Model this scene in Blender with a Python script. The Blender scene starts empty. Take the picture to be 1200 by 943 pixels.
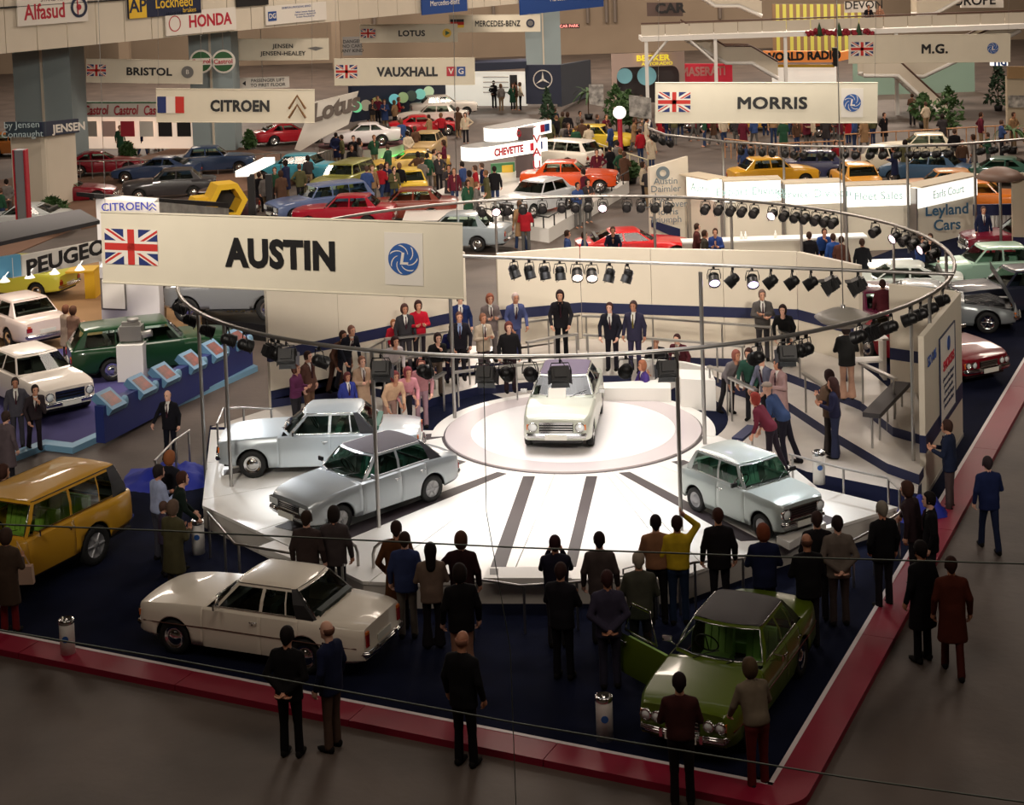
import bpy, math, random
import numpy as np
from mathutils import Vector, Matrix
random.seed(7); RNG=random.Random(11)
scene=bpy.context.scene
COL=scene.collection
rad=math.radians
# ---------------------------------------------------------------- camera
CF=1925.0; CH=12.0; CP=rad(4.0); CR=0.034
CSY=(-80-471.5+CF*math.tan(CP))/1200
cam=bpy.data.cameras.new('camera'); cam.sensor_fit='HORIZONTAL'; cam.sensor_width=36; cam.lens=CF/1200*36
cam.shift_y=CSY; cam.clip_end=400
CAM=bpy.data.objects.new('camera',cam); COL.objects.link(CAM)
CM=(Matrix.Rotation(math.pi/2-CP,3,'X')@Matrix.Rotation(-CR,3,'Z'))
CAM.matrix_world=Matrix.Translation((0,0,CH))@CM.to_4x4()
scene.camera=CAM
def ray(px,py): return CM@Vector(((px-600)/CF,-(py-471.5-CSY*1200)/CF,-1))
def G(px,py,z=0.0):
    d=ray(px,py); t=(z-CH)/d.z; return Vector((d.x*t,d.y*t,z))
def D(px,py,Y):
    d=ray(px,py); t=Y/d.y; return Vector((d.x*t,Y,CH+d.z*t))
# ---------------------------------------------------------------- world and lights
def S(r,g,b):
    def f(c):
        c/=255.0
        return c/12.92 if c<=0.04045 else ((c+0.055)/1.055)**2.4
    return (f(r),f(g),f(b))
w=bpy.data.worlds.new('world'); scene.world=w; w.use_nodes=True
w.node_tree.nodes['Background'].inputs[0].default_value=(1.0,0.86,0.76,1); w.node_tree.nodes['Background'].inputs[1].default_value=0.03
scene.view_settings.view_transform='Standard'; scene.view_settings.look='None'; scene.view_settings.gamma=1; scene.view_settings.exposure=0.0
scene.cycles.max_bounces=6; scene.cycles.diffuse_bounces=3; scene.cycles.glossy_bounces=3; scene.cycles.transparent_max_bounces=16; scene.cycles.transmission_bounces=4
scene.cycles.use_denoising=True
scene.cycles.sample_clamp_indirect=4.0
def area(name,loc,sx,sy,power,color,target=None,spread=None):
    l=bpy.data.lights.new(name,'AREA'); l.shape='RECTANGLE'; l.size=sx; l.size_y=sy; l.energy=power; l.color=color
    if spread: l.spread=rad(spread)
    o=bpy.data.objects.new(name,l); COL.objects.link(o); o.location=loc
    d=(Vector(target)-Vector(loc)) if target else Vector((0,0,-1))
    o.rotation_euler=d.to_track_quat('-Z','Y').to_euler(); return o
def spot(name,loc,target,power,color,size=50,blend=.6,radius=.12):
    l=bpy.data.lights.new(name,'SPOT'); l.energy=power; l.color=color; l.spot_size=rad(size); l.spot_blend=blend; l.shadow_soft_size=radius
    o=bpy.data.objects.new(name,l); COL.objects.link(o); o.location=loc
    o.rotation_euler=(Vector(target)-Vector(loc)).to_track_quat('-Z','Y').to_euler(); return o
WARM=(1.0,0.84,0.70); COOL=(0.95,0.97,1.0)
# roof lights of the hall: rows of lamps high over the aisles, stronger over the far stands
for y,p in ((16,470),(58,2000),(82,3000),(108,4500),(136,6200)):
    for x in (-26,0,26):
        area('hall_roof_light',(x*(1 if y>40 else .5),y,19),7,5,p,WARM)
# added unseen fill lights: narrow beams over the near stand brighten the banner fronts
for x in (-9,9):
    area('added_banner_fill',(x,6,18),3,1.5,760,(1,.90,.78),(x*.6,62,4),48)
RC=Vector((1.07,39.7,4.0)); RR=9.25      # lighting ring over the central stand
for a,tx,ty,p,c in ((200,-4.5,35,1,COOL),(225,-4.0,33,1,COOL),(250,-1,31,1,COOL),(262,1,33,.9,WARM),(278,2,31,.9,COOL),(300,4.5,31,1.1,COOL),(325,5,32,1,COOL),
                     (20,1,36.5,1.2,(1,.86,.93)),(60,1,37,1.2,(1,.9,.92)),(100,0,36.5,1.3,(1,.9,.92)),(140,0,37,1.2,(.98,.88,1.0)),(165,-3.5,35.5,1.0,COOL)):
    q=RC+Vector((math.cos(rad(a))*RR*.97,math.sin(rad(a))*RR*.97,-.35))
    spot('stage_spotlight',q,(tx,ty,.5),390*p,c,72,.8)
area('stage_wash',(0.6,35.5,9.5),8,7,330,(1,.95,.93),(0.6,34.5,0),84)
area('stand_wash',(2,42,9.0),9,3,380,(1,.90,.82),(2,43,0),120)
area('leyland_wash',(9,54,8.5),10,4,420,(1,.90,.78),(9,56,0),120)
area('french_stand_wash',(-12,45,9),8,6,520,(1,.88,.76),(-12,46,0),110)
# ---------------------------------------------------------------- materials
MT={}
def mat(name,c=(200,200,200),rough=.5,metal=0,coat=0,emit=None,es=1,noise=0,nscale=8,bump=0,bscale=40,alpha=1,spec=.5,sheen=0):
    if name in MT: return MT[name]
    m=bpy.data.materials.new(name); m.use_nodes=True; MT[name]=m
    nt=m.node_tree; b=nt.nodes['Principled BSDF']
    col=S(*c); b.inputs['Base Color'].default_value=(*col,1); b.inputs['Roughness'].default_value=rough; b.inputs['Metallic'].default_value=metal
    b.inputs['Coat Weight'].default_value=coat; b.inputs['Coat Roughness'].default_value=.05; b.inputs['Specular IOR Level'].default_value=spec
    b.inputs['Sheen Weight'].default_value=sheen
    if emit: b.inputs['Emission Color'].default_value=(*S(*emit),1); b.inputs['Emission Strength'].default_value=es
    m.diffuse_color=(*col,1)
    if noise:
        tc=nt.nodes.new('ShaderNodeTexCoord'); n=nt.nodes.new('ShaderNodeTexNoise'); n.inputs['Scale'].default_value=nscale; n.inputs['Detail'].default_value=5
        nt.links.new(tc.outputs['Object'],n.inputs['Vector'])
        r=nt.nodes.new('ShaderNodeValToRGB'); e=r.color_ramp.elements
        e[0].position=.3; e[1].position=.7
        e[0].color=(*[max(0,x*(1-noise)) for x in col],1); e[1].color=(*[min(1,x*(1+noise)) for x in col],1)
        nt.links.new(n.outputs['Fac'],r.inputs[0]); nt.links.new(r.outputs[0],b.inputs['Base Color'])
    if bump:
        tc=nt.nodes.new('ShaderNodeTexCoord'); n=nt.nodes.new('ShaderNodeTexNoise'); n.inputs['Scale'].default_value=bscale; n.inputs['Detail'].default_value=3
        nt.links.new(tc.outputs['Object'],n.inputs['Vector'])
        bm=nt.nodes.new('ShaderNodeBump'); bm.inputs['Strength'].default_value=bump; bm.inputs['Distance'].default_value=.02
        nt.links.new(n.outputs['Fac'],bm.inputs['Height']); nt.links.new(bm.outputs[0],b.inputs['Normal'])
    return m
def glassmat(name,tint=(120,150,140),transp=.75,rough=.03):
    if name in MT: return MT[name]
    m=bpy.data.materials.new(name); m.use_nodes=True; MT[name]=m; nt=m.node_tree; nt.nodes.clear()
    o=nt.nodes.new('ShaderNodeOutputMaterial'); t=nt.nodes.new('ShaderNodeBsdfTransparent'); g=nt.nodes.new('ShaderNodeBsdfGlossy'); mx=nt.nodes.new('ShaderNodeMixShader')
    f=nt.nodes.new('ShaderNodeFresnel'); f.inputs[0].default_value=1.5
    ad=nt.nodes.new('ShaderNodeMath'); ad.operation='MULTIPLY_ADD'; ad.inputs[1].default_value=.9; ad.inputs[2].default_value=.03
    t.inputs[0].default_value=(*[x*transp+(1-transp)*.0 for x in S(*tint)],1); g.inputs['Roughness'].default_value=rough
    nt.links.new(f.outputs[0],ad.inputs[0]); nt.links.new(ad.outputs[0],mx.inputs[0]); nt.links.new(t.outputs[0],mx.inputs[1]); nt.links.new(g.outputs[0],mx.inputs[2]); nt.links.new(mx.outputs[0],o.inputs[0])
    return m
def plain(name,c,**k): return mat(name,c,**k)
CHROME=mat('chrome',(215,215,215),.12,1); STEEL=mat('brushed_steel',(175,172,168),.3,.9); BLACK=mat('black_paint',(14,14,15),.45)
RUBBER=mat('tyre_rubber',(22,22,22),.75); GLASS=glassmat('window_glass',(226,242,232),.97); DGLASS=glassmat('dark_window_glass',(130,150,140),.45)
WHITE=mat('white_paint',(235,232,226),.45); CREAM=mat('cream_board',(212,202,184),.6,noise=.03,nscale=.7); NAVY=mat('navy_band',(22,30,70),.6)
STAGEW=mat('stage_white_laminate',(236,234,228),.28,noise=.015,nscale=1.5); FACEW=mat('stage_front_white',(205,200,192),.5)
# ---------------------------------------------------------------- mesh building
class MB:
    def __init__(s): s.v=[]; s.f=[]; s.m=[]; s.sm=[]
    def add(s,vs,fs,mi=0,smooth=False):
        o=len(s.v); s.v+= [tuple(p) for p in vs]; s.f+=[tuple(i+o for i in f) for f in fs]; s.m+=[mi]*len(fs); s.sm+=[smooth]*len(fs); return s
    def box(s,c,d,rz=0,mi=0,M=None,tx=1,ty=1):
        hx,hy,hz=d[0]/2,d[1]/2,d[2]/2; vs=[]
        for z,kx,ky in((-hz,1,1),(hz,tx,ty)):
            for x,y in((-hx,-hy),(hx,-hy),(hx,hy),(-hx,hy)): vs.append(Vector((x*kx,y*ky,z)))
        if M is not None: vs=[M@p for p in vs]
        elif rz: R=Matrix.Rotation(rz,3,'Z'); vs=[R@p for p in vs]
        c=Vector(c); return s.add([p+c for p in vs],[(0,3,2,1),(4,5,6,7),(0,1,5,4),(1,2,6,5),(2,3,7,6),(3,0,4,7)],mi)
    def prism(s,poly,z0,z1,mi=0):
        n=len(poly)
        a=sum(poly[i][0]*poly[(i+1)%n][1]-poly[(i+1)%n][0]*poly[i][1] for i in range(n))
        if a<0: poly=poly[::-1]
        vs=[(p[0],p[1],z0) for p in poly]+[(p[0],p[1],z1) for p in poly]
        fs=[tuple(range(n-1,-1,-1)),tuple(range(n,2*n))]+[(i,(i+1)%n,n+(i+1)%n,n+i) for i in range(n)]
        return s.add(vs,fs,mi)
    def tube(s,pts,r,n=6,mi=0,closed=False,cap=True):
        P=[Vector(p) for p in pts]; k=len(P); rr=r if isinstance(r,(list,tuple)) else [r]*k; vs=[]; prev=None
        for i,p in enumerate(P):
            if closed: t=(P[(i+1)%k]-P[i-1])
            else: t=(P[min(i+1,k-1)]-P[max(i-1,0)])
            if t.length<1e-9: t=Vector((0,0,1))
            t.normalize()
            if prev is None:
                u=t.cross(Vector((0,0,1))); 
                if u.length<.1: u=t.cross(Vector((1,0,0)))
            else: u=prev-t*prev.dot(t)
            u.normalize(); prev=u; v=t.cross(u)
            for j in range(n):
                a=2*math.pi*j/n; vs.append(p+(u*math.cos(a)+v*math.sin(a))*rr[i])
        fs=[]
        for i in range(k if closed else k-1):
            for j in range(n):
                a=i*n+j; b=i*n+(j+1)%n; c=((i+1)%k)*n+(j+1)%n; d=((i+1)%k)*n+j; fs.append((a,b,c,d))
        s.add(vs,fs,mi,True)
        if cap and not closed: s.add(vs[:n],[tuple(range(n-1,-1,-1))],mi); s.add(vs[-n:],[tuple(range(n))],mi)
        return s
    def lathe(s,prof,n=16,mi=0,M=None,smooth=True):
        vs=[];fs=[]
        for r,z in prof:
            for j in range(n):
                a=2*math.pi*j/n; vs.append(Vector((r*math.cos(a),r*math.sin(a),z)))
        if M is not None: vs=[M@p for p in vs]
        for i in range(len(prof)-1):
            for j in range(n): fs.append((i*n+j,i*n+(j+1)%n,(i+1)*n+(j+1)%n,(i+1)*n+j))
        s.add(vs,fs,mi,smooth)
        return s
    def ball(s,c,r,n=10,mi=0,sc=(1,1,1)):
        prof=[(max(1e-4,math.sin(math.pi*i/(n//2+1))),-math.cos(math.pi*i/(n//2+1))) for i in range(n//2+2)]
        M=Matrix.Translation(c)@Matrix.Diagonal((r*sc[0],r*sc[1],r*sc[2],1)); return s.lathe(prof,n,mi,M)
    def mesh(s,name,mats):
        me=bpy.data.meshes.new(name); me.from_pydata([tuple(v) for v in s.v],[],s.f)
        for m in (mats if isinstance(mats,(list,tuple)) else [mats]): me.materials.append(m)
        me.polygons.foreach_set('material_index',s.m); me.polygons.foreach_set('use_smooth',s.sm); me.update(); return me
    def obj(s,name,mats,parent=None,loc=None): return link(name,s.mesh(name,mats),parent,loc)
def link(name,me,parent=None,loc=None):
    o=bpy.data.objects.new(name,me); COL.objects.link(o)
    if parent is not None: o.parent=parent
    if loc is not None: o.location=loc
    return o
def tag(o,label=None,cat=None,group=None,kind=None):
    if label: o['label']=label
    if cat: o['category']=cat
    if group: o['group']=group
    if kind: o['kind']=kind
    return o
def thing(name,label,cat,loc=(0,0,0),rz=0,group=None):
    o=bpy.data.objects.new(name,None); o.empty_display_size=.2; COL.objects.link(o); o.location=loc; o.rotation_euler=(0,0,rz)
    return tag(o,label,cat,group)
def struct(o): o['kind']='structure'; return o
def clone(o,parent=None):
    c=o.copy(); COL.objects.link(c)
    for k in ('label','category','group'):
        if k in c and parent is None: del c[k]
    if parent is not None: c.parent=parent
    for ch in o.children: clone(ch,c)
    return c
def MR(loc,rx=0,ry=0,rz=0): return Matrix.Translation(loc)@Matrix.Rotation(rz,4,'Z')@Matrix.Rotation(ry,4,'Y')@Matrix.Rotation(rx,4,'X')
# lettering (built-in font, made into mesh)
def text(body,size,material,parent=None,loc=(0,0,0),rot=(math.pi/2,0,0),bold=.0,wide=1,name='lettering',ext=.004,align='CENTER',shear=0,space=1.0):
    heavy=bold if ('M' in body or 'W' in body) else 0; bold=0 if heavy else bold
    c=bpy.data.curves.new('t','FONT'); c.body=body; c.size=size; c.align_x=align; c.align_y='CENTER'; c.extrude=ext; c.offset=bold*size; c.shear=shear; c.resolution_u=3; c.space_character=space
    t=bpy.data.objects.new('t',c); COL.objects.link(t); dg=bpy.context.evaluated_depsgraph_get(); dg.update()
    me=bpy.data.meshes.new_from_object(t.evaluated_get(dg)); bpy.data.objects.remove(t); bpy.data.curves.remove(c)
    if heavy:   # thicken by overlaying shifted outlines (offsetting closes the counters of M and W)
        n0=len(me.vertices); V=[tuple(v.co) for v in me.vertices]; F=[tuple(p.vertices) for p in me.polygons]; e=heavy*size; VV=[];FF=[]
        for k,(dx,dy) in enumerate(((0,0),(e,0),(-e,0),(0,e),(0,-e),(e,e),(-e,-e),(e,-e),(-e,e))):
            VV+=[(x+dx,y+dy,z+k*.0004) for x,y,z in V]; FF+=[tuple(i+k*n0 for i in f) for f in F]
        bpy.data.meshes.remove(me); me=bpy.data.meshes.new(name); me.from_pydata(VV,[],FF); me.update()
    me.materials.clear(); me.materials.append(material)
    o=link(name,me,parent,loc); o.rotation_euler=rot; o.scale=(wide,1,1); return o
# ---------------------------------------------------------------- smooth bodies: distance field -> one continuous mesh
def smin(a,b,k): 
    h=np.clip(.5+.5*(b-a)/k,0,1); return b+(a-b)*h-k*h*(1-h)
def capsd(P,a,b,ra,rb):
    a=np.array(a,float); b=np.array(b,float); ba=b-a; L=max(float(ba@ba),1e-9); t=np.clip(((P-a)@ba)/L,0,1)
    return np.linalg.norm(P-a-t[...,None]*ba,axis=-1)-(ra+(rb-ra)*t)
def ellsd(P,c,r):
    r=np.array(r,float); q=(P-np.array(c))/r; l=np.linalg.norm(q,axis=-1); return (l-1)*l/np.maximum(np.linalg.norm(q/r,axis=-1),1e-6)
def surfnet(fn,lo,hi,h):
    n=[int(math.ceil((hi[i]-lo[i])/h))+1 for i in range(3)]
    X=np.stack(np.meshgrid(*[lo[i]+h*np.arange(n[i]) for i in range(3)],indexing='ij'),-1)
    V=fn(X); s=V<0
    c=np.zeros([k-1 for k in n],int); cr=[(i,j,k) for i in(0,1) for j in(0,1) for k in(0,1)]
    sl=lambda o:tuple(slice(o[d],n[d]-1+o[d]) for d in range(3))
    for o in cr: c+=s[sl(o)]
    act=(c>0)&(c<8); idx=-np.ones(act.shape,int); idx[act]=np.arange(act.sum())
    acc=np.zeros((act.sum(),3)); cnt=np.zeros(act.sum()); base=np.argwhere(act)
    for i,o in enumerate(cr):
        for o2 in cr:
            if sum(abs(o[d]-o2[d]) for d in range(3))==1 and o<o2:
                a=V[sl(o)][act]; b=V[sl(o2)][act]; m=(a<0)!=(b<0); t=np.where(m,a/np.where(m,a-b,1),0)
                p=np.array(o)+t[:,None]*(np.array(o2)-np.array(o)); acc+=p*m[:,None]; cnt+=m
    pos=(base+acc/np.maximum(cnt,1)[:,None])*h+np.array(lo)
    F=[]
    for d in range(3):
        u,v=[(1,2),(2,0),(0,1)][d]
        a=[slice(None)]*3; b=[slice(None)]*3; a[d]=slice(0,n[d]-1); b[d]=slice(1,n[d])
        A=s[tuple(a)]; B=s[tuple(b)]; e=np.argwhere(A!=B)
        e=e[(e[:,u]>0)&(e[:,u]<n[u]-1)&(e[:,v]>0)&(e[:,v]<n[v]-1)]
        if not len(e): continue
        q=[]
        for du,dv in((-1,-1),(0,-1),(0,0),(-1,0)):
            c_=e.copy(); c_[:,u]+=du; c_[:,v]+=dv; q.append(idx[c_[:,0],c_[:,1],c_[:,2]])
        q=np.stack(q,1); fl=A[e[:,0],e[:,1],e[:,2]]; q[~fl]=q[~fl][:,::-1]; F.append(q)
    F=np.concatenate(F); return pos,F
def netmesh(name,fn,lo,hi,h,m,extra=None):
    v,f=surfnet(fn,lo,hi,h); mb=MB(); mb.add([tuple(p) for p in v],[tuple(int(i) for i in q) for q in f],0,True)
    if extra: extra(mb)
    return mb.mesh(name,m if isinstance(m,list) else [m])
ARMS={ # elbow, wrist, for the left side, in the upright torso's frame (faces +x)
 'down':((-.03,.26,1.17),(.05,.27,.93)),'rail':((.10,.27,1.19),(.36,.22,1.04)),'cross':((.07,.26,1.17),(.22,-.04,1.21)),'cross2':((.07,.26,1.17),(.25,-.02,1.14)),
 'back':((-.09,.28,1.16),(-.17,.04,.97)),'pocket':((-.09,.31,1.16),(.06,.22,.97)),'camera':((.2,.23,1.2),(.24,.1,1.46)),'up':((.06,.33,1.62),(.0,.13,1.80)),
 'hips':((-.08,.42,1.2),(.05,.22,1.05)),'cane':((.02,.30,1.2),(.22,.33,1.0)),'point':((.25,.25,1.4),(.48,.22,1.42)),'chin':((.24,.2,1.15),(.2,.06,1.42)),'hold':((.05,.26,1.15),(.28,.12,1.2)),'reach':((.16,.3,1.3),(.40,.34,1.12))}
POSES={ # lean, left arm, right arm, stance
 'stand':(0,'down','down','s'),'behind':(0,'back','back','s'),'pocket':(0,'pocket','down','s'),'crossed':(0,'cross','cross2','s'),'rail':(.28,'rail','rail','s'),'leanrail':(.62,'rail','rail','b'),
 'camera':(0,'camera','camera','s'),'armup':(0,'down','up','s'),'walk':(.06,'down','hold','w'),'hips':(0,'hips','down','s'),'cane':(.03,'down','cane','s'),'pockets':(0,'pocket','pocket','s'),
 'chin':(.45,'chin','rail','b'),'hold':(.04,'hold','hold','s'),'sit':(.08,'rail','rail','t'),'reach':(.22,'down','reach','s'),'stride':(.04,'down','down','w')}
STANCE={'t':((.40,.10,.42),(.40,-.10,.42)),'s':((.0,.10,0),(.02,-.11,0)),'w':((.22,.08,0),(-.24,-.08,0)),'b':((-.05,.12,0),(-.28,-.10,0))}
def skel(pose):
    lean,la,ra,st=POSES[pose]; ca,sa=math.cos(lean),math.sin(lean)
    def T(p): x,y,z=p; z-=.95; return np.array((x*ca+z*sa,y,-x*sa+z*ca+.95))
    J={'lean':lean,'T':T,'pel':np.array((0,0,.95)),'chest':T((0,0,1.32)),'neck':T((.0,0,1.50)),'head':T((.02-(.0),0,1.655))}
    J['head']=J['neck']+np.array((.03+.02*math.sin(lean),0,.155))
    for k,s,arm,ft in(('L',1,la,STANCE[st][0]),('R',-1,ra,STANCE[st][1])):
        e,w=ARMS[arm]; J['sh'+k]=T((0,.175*s,1.415)); J['el'+k]=T((e[0],e[1]*s,e[2])); J['wr'+k]=T((w[0],w[1]*s,w[2]))
        J['hip'+k]=np.array((0,.09*s,.90)); f=np.array((ft[0],ft[1],.08+ft[2])); J['an'+k]=f; kn=(J['hip'+k]+f)/2+np.array((.035 if st!='s' else .01,0,.02)); J['kn'+k]=kn if st!='t' else np.array((.44,ft[1],.90))
    return J
def handmesh(mb,w,e,s,curl):
    d=Vector(w)-Vector(e); d.normalize(); side=d.cross(Vector((0,0,1)))
    if side.length<.35: side=Vector((1,0,0))-d*d.x
    side.normalize(); nrm=side.cross(d)*1.0
    if abs(d.z)>.7: nrm=Vector((0,-s,0)); side=d.cross(nrm).normalized()
    W=Vector(w); mb.tube([W-d*.03,W+d*.02,W+d*.06,W+d*.09],[.028,.034,.040,.034],8)
    for i,(o,L) in enumerate(((-.030,.066),(-.010,.078),(.010,.074),(.029,.058))):
        p=W+d*.085+side*o; q=p+d*L*.5+nrm*curl*.012; r=q+d*L*.35+nrm*curl*.03; t=r+d*L*.12+nrm*curl*.025; mb.tube([p-d*.02,p,q,r,t],[.011,.0105,.0095,.0085,.006],5)
    p=W+d*.03-side*.03; mb.tube([p,p-side*.022+d*.028+nrm*.01*curl,p-side*.026+d*.055+nrm*.02*curl],[.014,.012,.008],5)
PM={}
SKIN=mat('skin',(205,150,122),.6); EYE=mat('eye_dark',(30,22,20),.4)
def body_mesh(pose):
    key=('body',pose)
    if key in PM: return PM[key]
    J=skel(pose); h=J['head']; n=J['neck']
    def fn(P):
        d=ellsd(P,h+(.0,0,.03),(.096,.076,.105)); d=smin(d,ellsd(P,h+(.03,0,-.045),(.065,.055,.075)),.03)
        d=smin(d,capsd(P,h+(.085,0,.0),h+(.108,0,-.032),.009,.016),.012)     # nose
        d=smin(d,ellsd(P,h+(.082,0,-.075),(.022,.026,.010)),.008)            # lips
        d=smin(d,ellsd(P,h+(.062,0,-.105),(.03,.03,.022)),.02)              # chin
        for s in(1,-1):
            d=smin(d,ellsd(P,h+(-.005,.078*s,-.01),(.022,.012,.034)),.01)    # ear
            d=np.maximum(d,-ellsd(P,h+(.100,.032*s,.022),(.014,.018,.010)))
        d=smin(d,capsd(P,n+(-.01,0,-.05),h+(-.02,0,-.05),.062,.055),.03)
        b=capsd(P,J['pel'],J['chest'],.082,.078)
        for k in'LR':
            b=smin(b,capsd(P,n-(0,0,.03),J['sh'+k]-(0,0,.01),.04,.04),.03); b=smin(b,capsd(P,J['sh'+k],J['el'+k],.047,.036),.03); b=smin(b,capsd(P,J['el'+k],J['wr'+k],.036,.027),.02)
            b=smin(b,capsd(P,J['hip'+k],J['kn'+k],.065,.046),.03); b=smin(b,capsd(P,J['kn'+k],J['an'+k],.05,.034),.03); b=smin(b,capsd(P,J['an'+k]+(0,0,-.03),J['an'+k]+(.14,0,-.05),.035,.028),.03)
        return smin(d,b,.03)
    def ex(mb):
        for k,s in(('L',1),('R',-1)):
            handmesh(mb,J['wr'+k],J['el'+k],s,1.0)
            mb.ball(Vector(h+(.089,.032*s,.022)),.0125,6,1)
    lo=np.minimum.reduce([J[k] for k in J if k not in('lean','T')])-.16; hi=np.maximum.reduce([J[k] for k in J if k not in('lean','T')])+.2; lo[2]=-.02
    PM[key]=netmesh('body',fn,lo,hi,.0215,[SKIN,EYE],ex); return PM[key]
def cloth_mesh(pose,kind):
    key=(kind,pose)
    if key in PM: return PM[key]
    J=skel(pose); T=J['T']; c=J['lean']; ca,sa=math.cos(c),math.sin(c); h=J['head']
    def up(P): # back into the upright torso's frame
        x=P[...,0];z=P[...,2]-.95; return np.stack([x*ca-z*sa,P[...,1],x*sa+z*ca+.95],-1)
    tors=lambda Q,r:smin(smin(capsd(Q,(0,.075,1.0),(0,.115,1.36),.112*r,.105*r),capsd(Q,(0,-.075,1.0),(0,-.115,1.36),.112*r,.105*r),.04),capsd(Q,(.01,0,1.0),(0.005,0,1.38),.115*r,.115*r),.05)
    lo=np.minimum.reduce([J[k] for k in J if k not in('lean','T')])-.2; hi=np.maximum.reduce([J[k] for k in J if k not in('lean','T')])+.2
    if kind in('jacket','coat','jumper','blouse'):
        hem={'jacket':.80,'coat':.52,'jumper':.93,'blouse':.92}[kind]; r=1.0 if kind in('jacket','coat') else .93
        def fn(P):
            Q=up(P); d=tors(Q,r)
            fl=.12 if kind!='coat' else .15
            dd=smin(capsd(P,(0,.07,1.0),(0,.09,hem-.1),.115*r,fl),capsd(P,(0,-.07,1.0),(0,-.09,hem-.1),.115*r,fl),.06); dd=smin(dd,capsd(P,(0,0,1.0),(0,0,hem-.1),.115*r,fl),.06)
            d=smin(d,dd,.04); d=np.maximum(d,hem-P[...,2])
            for k in'LR':
                d=smin(d,capsd(P,T((0,.05*(1 if k=='L' else -1),1.46)),J['sh'+k],.06,.064),.04)
                a=smin(capsd(P,J['sh'+k],J['el'+k],.066,.052),capsd(P,J['el'+k],J['wr'+k],.052,.043),.015); d=smin(d,a,.025)
            d=smin(d,capsd(Q,(-.01,0,1.44),(-.01,0,1.50),.075,.066),.03)       # collar
            nb=capsd(P,J['neck']+(0,0,-.02),J['neck']+(.02,0,.10),.055,.05); d=np.maximum(d,-nb)
            if kind in('jacket','coat'):   # open front down to the button
                zz=np.clip((Q[...,2]-1.13)*.22,0,.07); wdg=np.maximum(np.maximum(np.abs(Q[...,1])-zz,.055-Q[...,0]),1.13-Q[...,2]); d=np.maximum(d,-wdg)
            return d
        lo[2]=hem-.06
        def exj(mb):
            if kind in('jacket','coat'):
                for s in(1,-1):
                    p=[T((.112,.008*s,1.12)),T((.128,.045*s,1.25)),T((.125,.082*s,1.36)),T((.085,.07*s,1.46)),T((.02,.075*s,1.50))]
                    mb.tube([Vector(q) for q in p],[.004,.012,.016,.014,.012],5)
        PM[key]=netmesh(kind,fn,lo,hi,.027,[BLACK],exj)
    elif kind=='shirt':
        def fn(P):
            Q=up(P); d=tors(Q,.84); d=smin(d,capsd(Q,(0,0,1.44),(.012,0,1.515),.07,.056),.03); return np.maximum(d,1.05-Q[...,2])
        def ext(mb): # tie
            a=[T((.108,0,1.47)),T((.118,0,1.40)),T((.122,0,1.28)),T((.122,0,1.14))]; mb.tube([Vector(q) for q in a],[.016,.012,.02,.026],5,1)
        PM[key]=netmesh('shirt',fn,T((-.1,-.25,1.0))-np.array((.1,0,.05)),T((.2,.25,1.6))+np.array((.12,0,.1)),.025,[WHITE,BLACK],ext)
    elif kind in('trousers','flares'):
        fl=.062 if kind=='trousers' else .10
        def fn(P):
            d=smin(capsd(P,(0,.06,.97),(0,.075,.90),.10,.10),capsd(P,(0,-.06,.97),(0,-.075,.90),.10,.10),.05)
            L=[]
            for k in'LR': L.append(smin(capsd(P,J['hip'+k],J['kn'+k],.09,.064),capsd(P,J['kn'+k],J['an'+k]+(0,0,.0),.06,fl),.02))
            d=smin(d,np.minimum(L[0],L[1]),.03); return np.maximum(d,.035-P[...,2])
        lo[2]=0; hi[2]=1.12; lo[:2]-=.0; PM[key]=netmesh('trousers',fn,lo,hi,.026,[BLACK])
    elif kind=='skirt':
        def fn(P):
            d=smin(capsd(P,(0,.05,1.0),(0,.09,.5),.10,.13),capsd(P,(0,-.05,1.0),(0,-.09,.5),.10,.13),.08); return np.maximum(d,.56-P[...,2])
        PM[key]=netmesh('skirt',fn,(-.3,-.35,.5),(.3,.35,1.15),.027,[BLACK])
    elif kind=='shoe':
        mb=MB()
        for k in'LR':
            a=Vector(J['an'+k]); mb.ball(a+Vector((.06,0,-.042)),1,8,0,(.145,.052,.042)); mb.ball(a+Vector((-.03,0,-.03)),1,8,0,(.06,.05,.055))
        PM[key]=mb.mesh('shoe',[BLACK])
    elif kind in('hair_short','hair_long','hair_bald','hair_bob','cap'):
        def fn(P):
            q=P-h
            if kind=='cap':
                d=ellsd(P,h+(-.0,0,.06),(.118,.098,.082)); d=np.maximum(d,.045-q[...,2]); return smin(d,ellsd(P,h+(.11,0,.05),(.06,.07,.012)),.01)
            g={'hair_short':.012,'hair_long':.022,'hair_bob':.024,'hair_bald':.006}[kind]
            d=ellsd(P,h+(-.014,0,.032),(.100+g,.084+g,.110+g))
            if kind=='hair_bald': d=np.maximum(d,np.abs(q[...,2]-(.0))-.045); d=np.maximum(d,q[...,0]-.0)
            else:
                face=np.maximum(q[...,2]-.065,-1)*0; cut=np.maximum(q[...,0]-.045-np.clip(q[...,2]-.06,0,1)*1.6,(q[...,2]*-1)-.35)
                d=np.maximum(d,cut)
                if kind=='hair_short': d=np.maximum(d,-.075-q[...,2]); d=smin(d,capsd(P,h+(-.06,0,-.03),h+(-.07,0,-.06),.055,.045),.03)
                if kind=='hair_bob': d=smin(d,ellsd(P,h+(-.04,0,-.03),(.085,.105,.11)),.03); d=np.maximum(d,cut)
                if kind=='hair_long': d=smin(d,capsd(P,h+(-.05,0,0),h+(-.095,0,-.24),.095,.085),.04); d=np.maximum(d,cut)
            return d
        def eh(mb):
            if kind=='hair_short': 
                for s in(1,-1): mb.ball(Vector(h+(.02,.083*s,-.01)),1,6,0,(.02,.012,.05))
        PM[key]=netmesh(kind,fn,h-.42,h+.2,.02,[BLACK],eh)
    return PM[key]
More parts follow.
